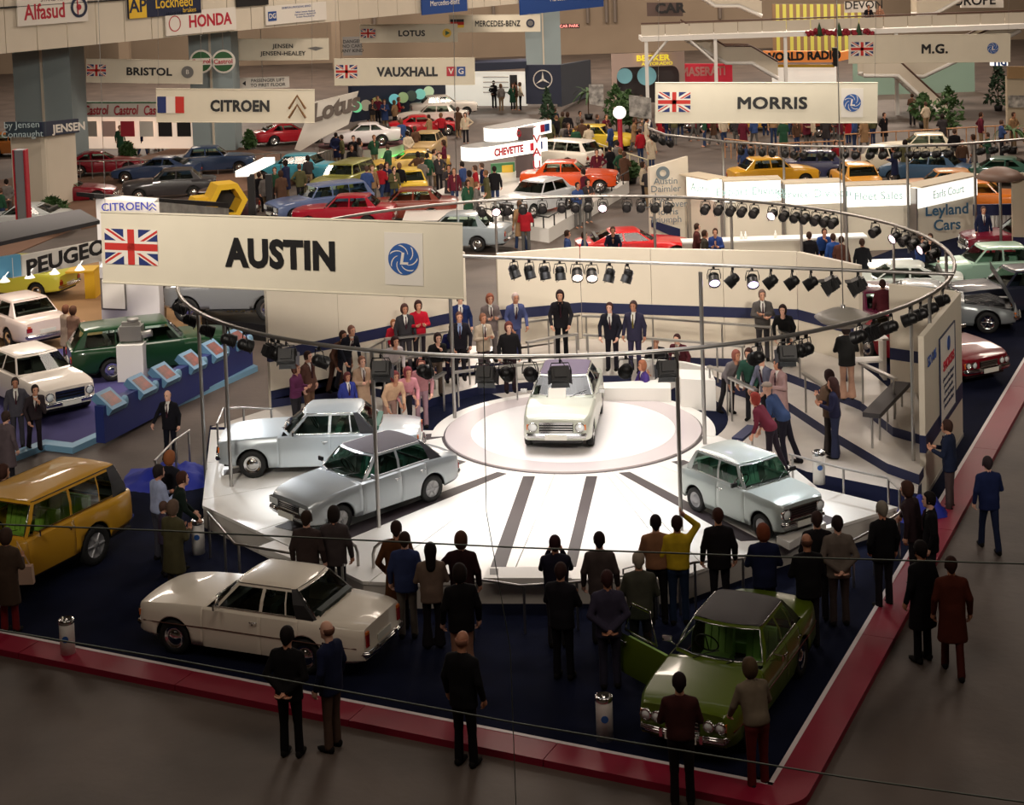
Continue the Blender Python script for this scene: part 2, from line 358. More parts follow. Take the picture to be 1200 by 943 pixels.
def cmat(c,kind='cloth'):
    n=kind+'_%02x%02x%02x'%tuple(c)
    return mat(n,c,.9 if kind=='cloth' else .8,spec=.2,noise=.08,nscale=12)
def part(name,me,parent,mats):
    o=link(name,me,parent)
    for i,m in enumerate(mats):
        if i<len(o.material_slots) and m is not None: o.material_slots[i].link='OBJECT'; o.material_slots[i].material=m
    return o
SKINS=[SKIN,mat('skin_pale',(222,172,148),.6),mat('skin_tan',(182,126,98),.6)]
NP=0
def person(loc,face,pose,label,top=(30,30,35),kind='jacket',legs=(35,33,38),lk='trousers',hair=(40,28,22),hk='hair_short',shirt=(225,222,215),tie=(60,30,40),scale=1.0,group=None,shoe=(18,15,14),full=True):
    global NP; NP+=1
    t=thing('person',label,'person',loc,rad(face),group); t.scale=(scale,)*3
    part('body',body_mesh(pose),t,[SKINS[NP%3]])
    part(kind,cloth_mesh(pose,kind),t,[cmat(top)])
    if kind in('jacket','coat') and full: part('shirt',cloth_mesh(pose,'shirt'),t,[cmat(shirt),cmat(tie)])
    if lk=='skirt': part('skirt',cloth_mesh(pose,'skirt'),t,[cmat(legs)])
    else: part('trousers',cloth_mesh(pose,lk),t,[cmat(legs)])
    if full: part('shoes',cloth_mesh(pose,'shoe'),t,[cmat(shoe)])
    if hk: part('cap' if hk=='cap' else 'hair',cloth_mesh(pose,hk),t,[cmat(hair,'hair')])
    return t
# ---------------------------------------------------------------- cars
def lerp(pts,x):
    if x<=pts[0][0]: return pts[0][1]
    for (a,b),(c,d) in zip(pts,pts[1:]):
        if x<=c:
            t=(x-a)/(c-a) if c>a else 0; return b+(d-b)*t
    return pts[-1][1]
def slerp(pts,x,w=.06): return (lerp(pts,x-w)+2*lerp(pts,x)+lerp(pts,x+w))/4
TRIM=mat('interior_trim_dark',(30,30,32),.7); LAMP=mat('headlamp_glass',(230,235,235),.12,0,coat=1); REDL=mat('tail_lamp_red',(150,18,16),.25,coat=1); AMB=mat('indicator_amber',(215,110,25),.3,coat=1)
PLATEW=mat('plate_white',(225,225,215),.5); PLATEY=mat('plate_yellow',(228,180,40),.5)
def paint(c,metal=0.0,rough=.3): return mat('paint_%02x%02x%02x'%tuple(c)+('m' if metal else ''),c,rough,metal,coat=.55,spec=.25)
CARS={
'p6':dict(L=4.53,W=1.66,fo=.80,wb=2.61,r=.31,sill=.24,top=[(-2.27,.86),(-1.9,.90),(-1.2,.93),(.7,.93),(1.5,.90),(2.1,.84),(2.27,.79)],
  ws=.86,a=.62,at=.22,b=-.28,c=-.98,rt=-.88,rb=-1.32,rc=-1.42,zr=1.36,zb=.93,cr=.055,hr=.56,bow=.05,rakef=.0,seams=[.86,-.30,-1.02],side=3,quarter=(-.78),rakes=-.03,wsc=.10,lamps='quad'),
'estate4x4':dict(L=4.47,W=1.78,fo=.70,wb=2.54,r=.39,sill=.42,top=[(-2.23,1.10),(-1.9,1.12),(.6,1.13),(1.3,1.11),(2.15,1.07),(2.23,1.03)],
  ws=.92,a=.80,at=.48,b=-.42,c=-1.62,rt=-1.80,rb=-2.16,rc=-2.2,zr=1.72,zb=1.13,cr=.05,hr=.70,bow=.02,rakef=-.02,seams=[.80,-.44],side=3,quarter=(-1.22),rakes=0,wsc=.05,lamps='round'),
'mini':dict(L=3.16,W=1.41,fo=.52,wb=2.036,r=.26,sill=.20,top=[(-1.58,.80),(-1.35,.86),(-.6,.88),(.55,.87),(1.3,.83),(1.5,.80),(1.58,.76)],
  ws=.66,a=.56,at=.24,b=-.26,c=-1.12,rt=-1.02,rb=-1.34,rc=-1.40,zr=1.30,zb=.88,cr=.06,hr=.53,bow=.03,rakef=.0,seams=[.58,-.27],side=2,quarter=None,rakes=.05,wsc=.07,lamps='roundwide'),
'hatch':dict(L=4.05,W=1.61,fo=.74,wb=2.44,r=.29,sill=.24,top=[(-2.02,.80),(-1.8,.88),(-1.0,.92),(.6,.90),(1.4,.85),(1.9,.76),(2.02,.70)],
  ws=.80,a=.64,at=.20,b=-.30,c=-1.14,rt=-1.02,rb=-1.50,rc=-1.58,zr=1.33,zb=.91,cr=.055,hr=.56,bow=.05,rakef=.03,seams=[.72,-.32,-1.0],side=2,quarter=None,rakes=.03,wsc=.10,lamps='rect'),
'saloon':dict(L=4.25,W=1.64,fo=.74,wb=2.45,r=.29,sill=.24,top=[(-2.12,.84),(-1.95,.89),(-1.3,.92),(.6,.92),(1.4,.89),(2.0,.83),(2.12,.78)],
  ws=.82,a=.64,at=.22,b=-.30,c=-1.10,rt=-.98,rb=-1.42,rc=-1.50,zr=1.34,zb=.92,cr=.05,hr=.56,bow=.05,rakef=.0,seams=[.74,-.32,-1.0],side=2,quarter=None,rakes=0,wsc=.08,lamps='round'),
'wagon':dict(L=4.6,W=1.69,fo=.78,wb=2.75,r=.31,sill=.24,top=[(-2.3,.90),(-2.1,.94),(.6,.94),(1.5,.92),(2.15,.84),(2.3,.78)],
  ws=.86,a=.70,at=.32,b=-.28,c=-1.95,rt=-1.86,rb=-2.2,rc=-2.25,zr=1.42,zb=.94,cr=.05,hr=.60,bow=.04,rakef=.0,seams=[.76,-.30,-1.05],side=3,quarter=(-1.08),rakes=0,wsc=.06,lamps='rect'),
'coupe':dict(L=4.3,W=1.68,fo=.80,wb=2.45,r=.30,sill=.22,top=[(-2.15,.80),(-1.9,.86),(-1.1,.86),(.5,.84),(1.3,.76),(2.0,.64),(2.15,.58)],
  ws=.70,a=.50,at=.0,b=-.50,c=-1.2,rt=-.85,rb=-1.62,rc=-1.70,zr=1.18,zb=.85,cr=.05,hr=.54,bow=.07,rakef=.04,seams=[.62,-.55],side=2,quarter=None,rakes=0,wsc=.12,lamps='rect'),
'limo':dict(L=4.85,W=1.78,fo=.86,wb=2.86,r=.33,sill=.24,top=[(-2.42,.72),(-2.0,.86),(-1.2,.90),(.7,.92),(1.6,.88),(2.25,.78),(2.42,.70)],
  ws=.84,a=.62,at=.18,b=-.32,c=-1.22,rt=-1.05,rb=-1.5,rc=-1.6,zr=1.31,zb=.92,cr=.05,hr=.56,bow=.08,rakef=.0,seams=[.76,-.34,-1.1],side=2,quarter=None,rakes=0,wsc=.1,lamps='quad'),
}
def wheel(parent,x,y,r,s,cap=CHROME,style='cap'):
    wd=.17; M=Matrix.Translation((x,y,r))@Matrix.Rotation(math.pi/2*-s,4,'X')
    m=MB(); m.lathe([(r*.62,-wd/2),(r*.90,-wd/2),(r,-wd*.3),(r,wd*.3),(r*.95,wd/2),(r*.66,wd/2),(r*.62,wd*.4)],20,0,M)
    w_=m.obj('wheel',[RUBBER],parent)
    h=MB()
    if style=='slots':
        h.lathe([(r*.66,wd*.42),(r*.60,wd*.30),(r*.20,wd*.34),(r*.16,wd*.46),(.001,wd*.47)],20,0,M)
        for k in range(6):
            a=k*math.pi/3; h.tube([M@Vector((r*.2*math.cos(a),r*.2*math.sin(a),wd*.38)),M@Vector((r*.6*math.cos(a),r*.6*math.sin(a),wd*.36))],r*.07,6)
    else: h.lathe([(r*.66,wd*.42),(r*.58,wd*.40),(r*.50,wd*.30),(r*.40,wd*.32),(r*.36,wd*.46),(r*.2,wd*.54),(.001,wd*.56)],20,0,M)
    h.obj('hub_cap',[cap],w_)
def make_car(kind,label,loc,heading,color,metal=0,roof=None,pillar=None,interior=(60,70,60),plate='white',far=False,group=None,scale=1.0,glass=None,style='cap',strip=None,cat='car',name=None,open_door=False,grille=None,open_bonnet=False,over=None,cap=None):
    p=dict(CARS[kind]); 
    if over: p.update(over)
    P=paint(color,metal); names={'estate4x4':'estate_car','p6':'saloon_car','mini':'small_car','hatch':'hatchback_car','saloon':'saloon_car','wagon':'estate_car','coupe':'coupe_car','limo':'luxury_saloon'}
    t=thing(name or names[kind],label,cat,loc,rad(heading),group); t.scale=(scale,)*3
    L,W,r=p['L'],p['W'],p['r']; xe=L/2; hw0=W/2; wf=xe-p['fo']; wr=wf-p['wb']; GL=glass or GLASS; ra=r+.055
    gmat=mat('grille_dark',(22,22,24),.4,.3)
    def hw(x):
        u=abs(x)/xe; e=(u**6)*p.get('taper',.10); e2=max(0,(u-.9)/.1)**2*.05; return hw0-e-e2
    def zt(x): return slerp(p['top'],x,.05)
    def zl(x):
        z=p['sill']+max(0,(abs(x)-wf+.1))*.10
        for xw in(wf,wr):
            if abs(x-xw)<ra: z=max(z,r+math.sqrt(max(0,ra*ra-(x-xw)**2))*1.0)
        return z
    xs=set(); n=22 if far else 40
    for i in range(n+1): xs.add(round(-xe+L*i/n,4))
    for xw in(wf,wr):
        for k in range(0,(9 if far else 15)):
            a=math.pi*k/(8 if far else 14); xs.add(round(xw+ra*math.cos(a)*.9999,4))
    for s_ in(-1,1): xs|={round(s_*(xe-.015),4),round(s_*(xe-.05),4)}
    seams=[] if far else p['seams']+[p['ws']+.04]
    for sx in p['seams']:
        xs={x for x in xs if abs(x-sx)>.035}
    if not far:
        for sx in p['seams']: xs|={sx-.011,sx,sx+.011}
    else: xs|=set(p['seams'])
    dp=(p['seams'][0],p['seams'][1])
    X=sorted(xs); ws,zb=p['ws'],p['zb']; cab0,cab1=p['rc'],ws
    def warp(x,y,z):
        k=max(0,(abs(x)-xe+.35)/.35); sg=1 if x>0 else -1; zz=(z-.5)
        dx=-p['bow']*(y/hw0)**2*k
        if sg>0: dx+= -p['rakef']*2*(abs(zz))*k
        else: dx+= p['rakes']*zz*k
        return (x+sg*dx,y,z)
    def section(x,gro):
        h=hw(x); T=zt(x); lo=zl(x); b=p['sill']; pts=[]
        g=.012 if gro else 0
        cap=h*.90
        zs=[lo,max(lo+.02,b+.18*(T-b)),max(lo+.035,b+.50*(T-b)),max(lo+.05,T-.16),T-.035]
        ys=[h*.975,h*1.0,h*1.0,h*.985,h*.955]
        pts=[(h*.93,lo+.005)]+[(y-g,z) for y,z in zip(ys,zs)]+[(h*.90,T-g*.5),(h*.5,T+.022),(0,T+.03)]
        return pts
    NPN=9
    secs=[]; gro=[any(abs(x-s_)<1e-6 for s_ in p['seams']) and not far for x in X]
    for x,g in zip(X,gro):
        half=section(x,g); full=[(y,z) for y,z in half]+[(-y,z) for y,z in half[::-1][1:]]
        secs.append([warp(x,y,z) for y,z in full])
    nf=len(secs[0]); V=[v for s_ in secs for v in s_]; 
    body,door,bon=[],{1:[],-1:[]},[]
    doors2={1:[],-1:[]}
    for i in range(len(X)-1):
        xm=(X[i]+X[i+1])/2
        for j in range(nf-1):
            f=(i*nf+j,i*nf+j+1,(i+1)*nf+j+1,(i+1)*nf+j); q=j if j<NPN-1 else nf-2-j; sd=1 if j<NPN-1 else -1
            if q>=6 and cab0+.10<xm<cab1-.12: continue
            if q>=6 and xm>ws-.0 and xm<xe-.06: bon.append(f); continue
            if 1<=q<=4 and dp[1]<xm<dp[0]: door[sd].append(f); continue
            if 1<=q<=4 and len(p['seams'])>2 and p['seams'][2]<xm<p['seams'][1]: doors2[sd].append(f); continue
            body.append(f)
    mb=MB()
    def sub(faces,extra=None):
        m=MB(); ids={}; 
        for f in faces:
            for i in f:
                if i not in ids: ids[i]=len(ids)
        vs=[None]*len(ids)
        for k,v in ids.items(): vs[v]=V[k]
        m.add(vs,[tuple(ids[i] for i in f) for f in faces],0,True); return m
    mbody=sub(body)
    # end caps
    for e,s_ in((len(X)-1,1),(0,-1)):
        S_=secs[e]; half=[section(X[e],False)]; rows=[]
        for k in range(0,6):
            a=S_[k]; y=a[1]; rows.append([warp(X[e],y*c,a[2]) for c in(1,.75,.5,.25,0,-.25,-.5,-.75,-1)])
        tp=section(X[e],False); y6=tp[6][0]; rows.append([warp(X[e],y6*c,tp[6][1]+.03*(1-c*c)) for c in(1,.75,.5,.25,0,-.25,-.5,-.75,-1)])
        vs=[v for r_ in rows for v in r_]; fs=[]
        for a in range(6):
            for b in range(8):
                f=(a*9+b,a*9+b+1,(a+1)*9+b+1,(a+1)*9+b); fs.append(f if s_>0 else f[::-1])
        mbody.add(vs,fs,0,True)
    # cabin
    zr,hr,wsc=p['zr'],p['hr'],p['wsc']; hbf=lambda x:hw(x)*.90
    at,rt=p['at'],p['rt']; B,Cc=p['b'],p['c']
    def key(xb,yb,xt,yt,tagk): return (xb,yb,xt,yt,tagk)
    hb=hw(0)*.90; h_a=hw(p['a'])*.90
    K=[(ws,0,at+wsc,0),(ws-.02,h_a*.5,at+wsc*.8,hr*.5),(p['a']+.03,h_a*.965,at+.02,hr*.965),(p['a']-.04,h_a,at-.05,hr)]
    tg=['ws','ws','pA']
    def addk(xb,xt,tag_,yb=None): K.append((xb,yb if yb is not None else hw(xb)*.90,xt,hr)); tg.append(tag_)
    pw=.032
    if p['side']==3:
        q=p['quarter']; addk(B+pw,B+pw-.02,'g1'); addk(B-pw,B-pw-.02,'pil')
        qt=q+.06 if kind=='p6' else q
        addk(q+.015,qt+.015,'g2'); addk(q-.015,qt-.015,'pil'); addk(Cc,max(Cc+.06,rt+.07),'g3')
    else:
        addk(B+pw,B+pw-.02,'g1'); addk(B-pw,B-pw-.02,'pil'); addk(Cc,Cc+.16 if kind!='coupe' else rt+.1,'g2')
    K.append((p['rb'],hw(p['rb'])*.86,rt,hr*.97)); tg.append('pC')
    K.append((p['rb']-.03,hw(p['rb'])*.80,rt-.02,hr*.92)); tg.append('pC')
    K.append((p['rc']+.01,hw(p['rc'])*.4,rt-.06,hr*.46)); tg.append('rw'); K.append((p['rc'],0,rt-.07,0)); tg.append('rw')
    cols=[K[0]]; ct=[]
    for k in range(len(K)-1):
        nn=2 if tg[k] in('ws','rw') else (3 if tg[k][0]=='g' else 1)
        if far: nn=1
        for m_ in range(1,nn+1):
            u=m_/nn; cols.append(tuple(K[k][i]+(K[k+1][i]-K[k][i])*u for i in range(4))); ct.append(tg[k])
    ncol=len(cols)
    def cab(c,t,s_):
        xb,yb,xt,yt=c; zb_=zt(xb)-.005 if True else zb; y=yb+(yt-yb)*t+.035*math.sin(math.pi*t)*(yb/hb); x=xb+(xt-xb)*t
        if yb<hb*.8: zb_+=.02
        return Vector((x,y*s_,zb_+(zr+.0-zb_)*t+(0 if t<1 else .0)))
    TT=[0,.10,.5,.90,1.0] if not far else [0,.10,.9,1.0]
    gl={}; frame=MB(); pil={1:MB(),-1:MB()}; rmb=MB(); dframe={1:MB(),-1:MB()}
    for s_ in(1,-1):
        for i in range(ncol-1):
            for a in range(len(TT)-1):
                q=[cab(cols[i],TT[a],s_),cab(cols[i+1],TT[a],s_),cab(cols[i+1],TT[a+1],s_),cab(cols[i],TT[a+1],s_)]
                if s_>0: pass
                else: q=q[::-1]
                tgk=ct[i]; isg=tgk in('ws','rw','g1','g2','g3') and 0<a<len(TT)-2
                if isg:
                    k_=(tgk,0 if tgk in('ws','rw') else s_); gl.setdefault(k_,MB()).add(q,[(0,1,2,3)],0,True)
                elif tgk=='pC' and pillar is not None: pil[s_].add(q,[(0,1,2,3)],0,True)
                elif tgk=='g1' : dframe[s_].add(q,[(0,1,2,3)],0,True)
                else: frame.add(q,[(0,1,2,3)],0,True)
    # roof
    fr=[1,.93,.75,.45,0,-.45,-.75,-.93,-1] if not far else [1,.85,.4,-.4,-.85,-1]; vs=[];fs=[]
    xm=(at+rt)/2; lm=(at-rt)/2+.12
    for i,c in enumerate(cols):
        e=cab(c,1,1)
        for f_ in fr:
            y=e.y*f_; u=(e.x-xm)/lm; z=e.z+p['cr']*(1-(abs(y)/hr)**3.0)*max(0,1-abs(u)**3.5)+( .0)
            if abs(f_)<1 and abs(f_)>.8: z+=.012*max(0,1-abs(u)**6)
            vs.append((e.x,y,z))
    m_=len(fr)
    for i in range(ncol-1):
        for j in range(m_-1): fs.append((i*m_+j,(i+1)*m_+j,(i+1)*m_+j+1,i*m_+j+1))
    rmb.add(vs,[f[::-1] for f in fs],0,True)
    # frame joins the body mesh
    mbody.add(frame.v,frame.f,0,True); mb_o=mbody.obj('body',[P],t)
    rm=mat('vinyl_%02x%02x%02x'%tuple(roof),roof,.65,bump=.3,bscale=120) if roof else P
    rmb.obj('roof',[rm],t)
    if pillar is not None:
        for s_ in(1,-1): pil[s_].obj('rear_pillar',[mat('vinyl_%02x%02x%02x'%tuple(pillar),pillar,.5)],t)
    bm_=sub(bon)
    if open_bonnet:
        xh=xe-.06; m2=MB(); m2.add([(v[0]-xh,v[1],v[2]-zt(xh)) for v in bm_.v],bm_.f,0,True); bo=m2.obj('bonnet',[P],t,(xh,0,zt(xh))); bo.rotation_euler=(0,rad(52),0)
        eng=MB(); eng.box(((ws+xe)/2,0,.50),(xe-ws-.35,W*.6,.3)); 
        for k in range(14): eng.box((RNG.uniform(ws+.15,xe-.3),RNG.uniform(-.45,.45),.70),(RNG.uniform(.1,.3),RNG.uniform(.06,.25),RNG.uniform(.05,.2)))
        for k in range(5): eng.tube([(ws+.1,-.4+k*.2,.75),((ws+xe)/2,-.3+k*.15,.86),(xe-.3,-.3+k*.14,.72)],.022,6)
        eng.obj('engine',[mat('engine_grey',(70,70,72),.4,.6)],t)
    else: bm_.obj('bonnet',[P],t)
    # doors with glass
    for s_ in(1,-1):
        for which,faces in((0,door[s_]),(1,doors2[s_])):
            if not faces: continue
            m=sub(faces)
            if which==0: m.add(dframe[s_].v,dframe[s_].f,0,True)
            hx=dp[0] if which==0 else p['seams'][1]
            hy=hw(hx)*s_*.98; opn=open_door and which==0 and s_<0
            mm=MB(); mm.add([(Vector(v)-Vector((hx,hy,0))) for v in m.v],m.f,0,True); d=mm.obj('door',[P],t,(hx,hy,0))
            if opn:
                d.rotation_euler=(0,0,rad(62)*1); ip=MB(); ip.box((-.52,.06,.60),(.95,.06,.56)); ip.obj('door_card',[mat('trim_%02x%02x%02x'%tuple(interior),interior,.6)],d)
            if opn:
                gi=[i for i,tg_ in enumerate(ct) if tg_=='g1']; gi=gi+[gi[-1]+1]; o_=Vector((hx,hy,0))
                lp=[cab(cols[i],.04,s_)-o_ for i in gi]+[cab(cols[i],.96,s_)-o_ for i in gi[::-1]]
                wf_=MB(); wf_.tube(lp,.018,6,closed=True); wf_.obj('window_trim',[CHROME],d)
            if not far:
                hd=MB(); xx=(dp[1] if which==0 else p['seams'][2])+.12-hx; zz=zt(xx+hx)-.13; yy=hw(xx+hx)*s_*1.0-hy
                hd.tube([(xx-.06,yy,zz),(xx-.05,yy+.025*s_,zz),(xx+.06,yy+.025*s_,zz),(xx+.07,yy,zz)],.011,5); hd.box((xx+.02,yy,zz-.04),(.03,.012,.03)); hd.obj('door_handle',[CHROME],d)
            if which==0:
                g=gl.pop(('g1',s_)); gm=MB(); gm.add([Vector(v)-Vector((hx,hy,0)) for v in g.v],g.f,0,True); gm.obj('window',[GL],d)
                if not far:
                    v=[Vector(a)-Vector((hx,hy,0)) for a in g.v]; x0=min(a.x for a in v); x1=max(a.x for a in v)
                    lowf=min(v,key=lambda a:a.z-a.x*.01); 
                    per=[cab(c,.10,s_) for c,tg_ in zip(cols[:-1],ct) if tg_=='g1']
    tops=[i for i,tg_ in enumerate(ct) if tg_ in('g1','g2','g3','pil')]
    # chrome drip rail and waist strip on each side
    if not far:
        for s_ in(1,-1):
            i0,i1=min(tops),max(tops)+1
            ch=MB(); ch.tube([cab(cols[i],1.0,s_)+Vector((0,.004*s_,0)) for i in range(i0-1,i1+1)],.011,5); 
            ch.tube([cab(cols[i],.08,s_)+Vector((0,.006*s_,0)) for i in range(i0,i1+1)],.009,5); ch.obj('window_trim',[CHROME if kind!='estate4x4' else BLACK],t)
    for (k_,s_),g in gl.items():
        nm={'ws':'windscreen','rw':'rear_window'}.get(k_,'window'); g.obj(nm,[GL],t)
    if not far:
        ch=MB()
        iw=[i for i,tg_ in enumerate(ct) if tg_=='ws']; ir=[i for i,tg_ in enumerate(ct) if tg_=='rw']
        for rng in(list(range(0,iw[-1]+2)),list(range(ir[0],ncol))):
            lo=[cab(cols[i],.09,1) for i in rng]; hi=[cab(cols[i],.91,1) for i in rng]; ml=lambda v:Vector((v.x,-v.y,v.z))
            if rng[0]==0: loop=lo+hi[::-1]+[ml(v) for v in hi[1:]]+[ml(v) for v in lo[::-1][:-1]]
            else: loop=lo[::-1]+hi+[ml(v) for v in hi[::-1][1:]]+[ml(v) for v in lo[:-1]]
            ch.tube([v+Vector((.006 if rng[0]==0 else -.006,0,.006)) for v in loop],.011,5,closed=True)
        ch.obj('screen_trim',[CHROME],t)
        wi=MB()
        for y in(-.35,.2):
            wi.tube([(ws-.0,y,zb+.03),(ws-.10,y+.2,zb+.10),(ws-.16,y+.38,zb+.14)],.008,4)
        wi.obj('wiper',[BLACK],t)
    # floor pan, arches, wheels
    ub=MB(); ub.box((0,0,p['sill']+.06),(L-.25,W-.50,.14)); ub.box(((wf+wr)/2,0,p['sill']+.05),(p['wb']-2*ra-.05,W-.12,.10))
    for xw in(wf,wr):
        for s_ in(1,-1):
            vs=[];fs=[]
            for k in range(9):
                a=math.pi*k/8
                for y in(hw0-.30,hw0-.035): vs.append((xw+ra*1.0*math.cos(a),y*s_,r+ra*math.sin(a)))
            for k in range(8): fs.append((2*k,2*k+1,2*k+3,2*k+2))
            ub.add(vs,fs); ub.add([vs[2*k] for k in range(9)],[tuple(range(9))])
    ub.obj('underbody',[BLACK],t)
    cp=cap or CHROME
    for xw in(wf,wr):
        for s_ in(1,-1): wheel(t,xw,(hw(xw)-.105)*s_,r,s_,cp,style)
    # bumpers, lamps, grille, plates
    fz=zt(xe)-.0; bz=p['sill']+.20 if kind!='estate4x4' else .52
    for s_ in(1,-1):
        pts=[]
        for c in(-1,-.93,-.6,-.2,.2,.6,.93,1):
            y=hw(xe)*1.02*c; x,_,_=warp(s_*xe,y,bz); pts.append((x+s_*(.06 if abs(c)<1 else -.18),y*(1 if abs(c)<1 else 1.06),bz))
        b=MB()
        for dz in(-.028,0,.028): b.tube([(q[0]-s_*abs(dz)*.5,q[1],q[2]+dz) for q in pts],.028,6)
        if not far and kind in('p6','limo'):
            for y in(-.32,.32): b.box((s_*(xe+.06),y,bz),(.06,.05,.13))
        b.obj('bumper',[CHROME],t)
    def face(y,z,s_,off): 
        x,_,_=warp(s_*xe,y,z); return Vector((x+s_*off,y,z))
    lt,lk=p['lamps'],hw(xe)
    glz=(bz+.07,fz-.05); gm=MB(); gh=glz[1]-glz[0]; gc=(glz[0]+glz[1])/2
    gw={'quad':.40,'round':.58,'roundwide':.66,'rect':.55}[lt]*2*lk
    gm.box((xe-.005,0,gc),(.045,gw,gh*.95)); 
    gm.obj('grille_backing',[gmat],t)
    gs=MB(); nb=4 if not far else 3
    if grille=='dark':
        for k in range(5): gs.box((xe+.020,0,glz[0]+gh*(k+.5)/5),(.006,gw*.97,.006))
    elif grille=='vertical':
        for k in range(15): gs.box((xe+.022,-gw/2+gw*(k+.5)/15,gc),(.012,.012,gh*.9))
    else:
        for k in range(nb): gs.box((xe+.022,0,glz[0]+gh*(k+.5)/nb),(.014,gw*.97,.016))
    gs.box((xe+.02,0,glz[1]),(.02,gw,.02)); gs.box((xe+.02,0,glz[0]),(.02,gw,.02)); gs.obj('grille',[CHROME],t)
    for s_ in(1,-1):
        spots={'quad':[(.90*lk-.02,.072),(.90*lk-.20,.072)],'round':[(.80*lk,.095)],'roundwide':[(.82*lk,.10)],'rect':[(.80*lk,.0)]}[lt]
        for y,rr_ in spots:
            c=face(y*s_,gc,1,.0)
            m=MB(); 
            if rr_: m.lathe([(rr_+.018,-.05),(rr_+.018,.03),(rr_,.04),(rr_,.028)],14,1,MR(c,ry=math.pi/2)); m.lathe([(rr_,.02),(rr_*.7,.045),(.001,.055)],14,0,MR(c,ry=math.pi/2))
            else: m.box(c,(.07,.30,gh*.8)); m.box(c-Vector((.01,0,0)),(.07,.33,gh*.92),mi=1)
            m.obj('headlamp',[LAMP,CHROME],t)
        # tail lamps
        zz=fz-.14 if kind!='estate4x4' else .95; c=face(hw(xe)*.86*s_,zz,-1,.0)
        m=MB(); m.box(c,(.06,.16 if kind not in('p6','estate4x4') else .09,.12 if kind!='p6' else .22)); m.box(c+Vector((0,0,.09 if kind!='p6' else .13)),(.055,.09,.05),mi=1); m.obj('tail_lamp',[REDL,AMB],t)
        if not far:
            c=face(hw(xe)*.97*s_,gc,1,-.03); MB().box(c,(.08,.05,.12)).obj('indicator',[AMB],t)
    for s_ in(1,-1):
        zz={1:bz-.02,-1:fz-.22 if kind!='estate4x4' else .8}[s_]; c=face(0,zz,s_,.10 if s_>0 else .012)
        pl=MB(); pl.box(c,(.012,.50,.115)); po=pl.obj('number_plate',[PLATEY if (plate=='yellow' and s_<0) else PLATEW],t)
    # interior
    im=mat('trim_%02x%02x%02x'%tuple(interior),interior,.6); fl=MB(); fl.box(((ws+p['rc'])/2,0,.36),(ws-p['rc']-.15,W-.22,.04)); fl.box((ws-.18,0,.80*zb/.92),(.34,W-.30,.14)); fl.box((p['rc']+.22,0,zb-.06),(.42,W-.36,.04)); fl.obj('dashboard',[TRIM],t)
    for (x,y,wd) in(((p['a']-.95),.36,.50),((p['a']-.95),-.36,.50),((p['a']-1.78 if kind!='mini' else -.92),0,W-.42)):
        st=MB(); zs=.56 if kind!='estate4x4' else .80; st.box((x+.18,y,zs-.07),(.50,wd,.17),tx=.95,ty=.95)
        bk=Matrix.Translation((x-.10,y,zs+.22))@Matrix.Rotation(rad(-14),4,'Y'); bb=MB(); bb.box((0,0,0),(.13,wd,.56),tx=.8,ty=.9)
        for k in range(4 if not far else 0): bb.box((.07,-wd/2+wd*(k+.5)/4,0),(.03,wd/4-.02,.48))
        st.add([bk@Vector(v) for v in bb.v],bb.f); st.obj('seat',[im],t)
    if not far:
        M=MR((p['a']-.42,-.36,.92*zb/.92),ry=rad(-62)); sw=MB(); sw.tube([M@Vector((.19*math.cos(a),.19*math.sin(a),0)) for a in np.linspace(0,2*math.pi,19)[:-1]],.013,5,closed=True); sw.tube([M@Vector((-.18,0,0)),M@Vector((.18,0,0))],.012,5); sw.obj('steering_wheel',[BLACK],t)
        for s_ in(1,-1):
            m=MB(); a=Vector((p['a']-.12,(h_a+.05)*s_,zb+.02)); m.tube([a,a+Vector((0,.09*s_,.05))],.01,5); m.box(a+Vector((0,.13*s_,.08)),(.04,.15,.085)); m.obj('wing_mirror',[CHROME if kind!='mini' else BLACK],t)
        if strip:
            for s_ in(1,-1):
                m=MB(); pts=[]
                for k in range(15):
                    x=-xe+.12+(L-.24)*k/14; q=warp(x,(hw(x)+.004)*s_,p['sill']+.50*(zt(x)-p['sill'])); pts.append(q)
                m.tube(pts,.010,4); m.obj('waist_strip',[strip],t)
    return t
CARCACHE={}
def far_car(kind,loc,heading,color,label,group=None,roof=None,metal=0,scale=1.0,interior=(60,60,55),cat='car'):
    k=(kind,roof)
    if k not in CARCACHE:
        CARCACHE[k]=make_car(kind,label,loc,heading,(200,0,200),0,roof=roof,far=True,group=group,interior=(61,62,63)); t=CARCACHE[k]
    else: t=clone(CARCACHE[k]); 
    t.location=loc; t.rotation_euler=(0,0,rad(heading)); t.scale=(scale,)*3; tag(t,label,cat,group)
    P=paint(color,metal); I=mat('trim_%02x%02x%02x'%tuple(interior),interior,.6)
    def rec(o):
        for s_ in o.material_slots:
            if s_.material and (s_.material.name.startswith('paint_')): s_.link='OBJECT'; s_.material=P
            elif s_.material and s_.material.name.startswith('trim_'): s_.link='OBJECT'; s_.material=I
        for c in o.children: rec(c)
    rec(t); return t
# ---------------------------------------------------------------- the hall
concrete=mat('hall_concrete',(84,73,66),.6,noise=.28,nscale=.55,bump=.25,bscale=6)
struct(MB().box((0,70,-.05),(150,190,.1)).obj('floor',[concrete]))
HW=mat('hall_wall',(140,123,104),.8,noise=.12,nscale=.15); HB=mat('hall_blue_grey',(150,165,168),.7,noise=.08,nscale=.3)
struct(MB().box((0,158,11),(150,.6,22)).obj('wall_back',[HW]))
for nm,x in(('wall_left',-70),('wall_right',70)): struct(MB().box((x,70,11),(.6,180,22)).obj(nm,[HW]))
struct(MB().box((0,-20,11),(150,.6,22)).obj('wall_front',[HW]))
struct(MB().box((0,70,22.5),(150,190,.4)).obj('ceiling',[mat('hall_ceiling',(120,115,108),.9)]))
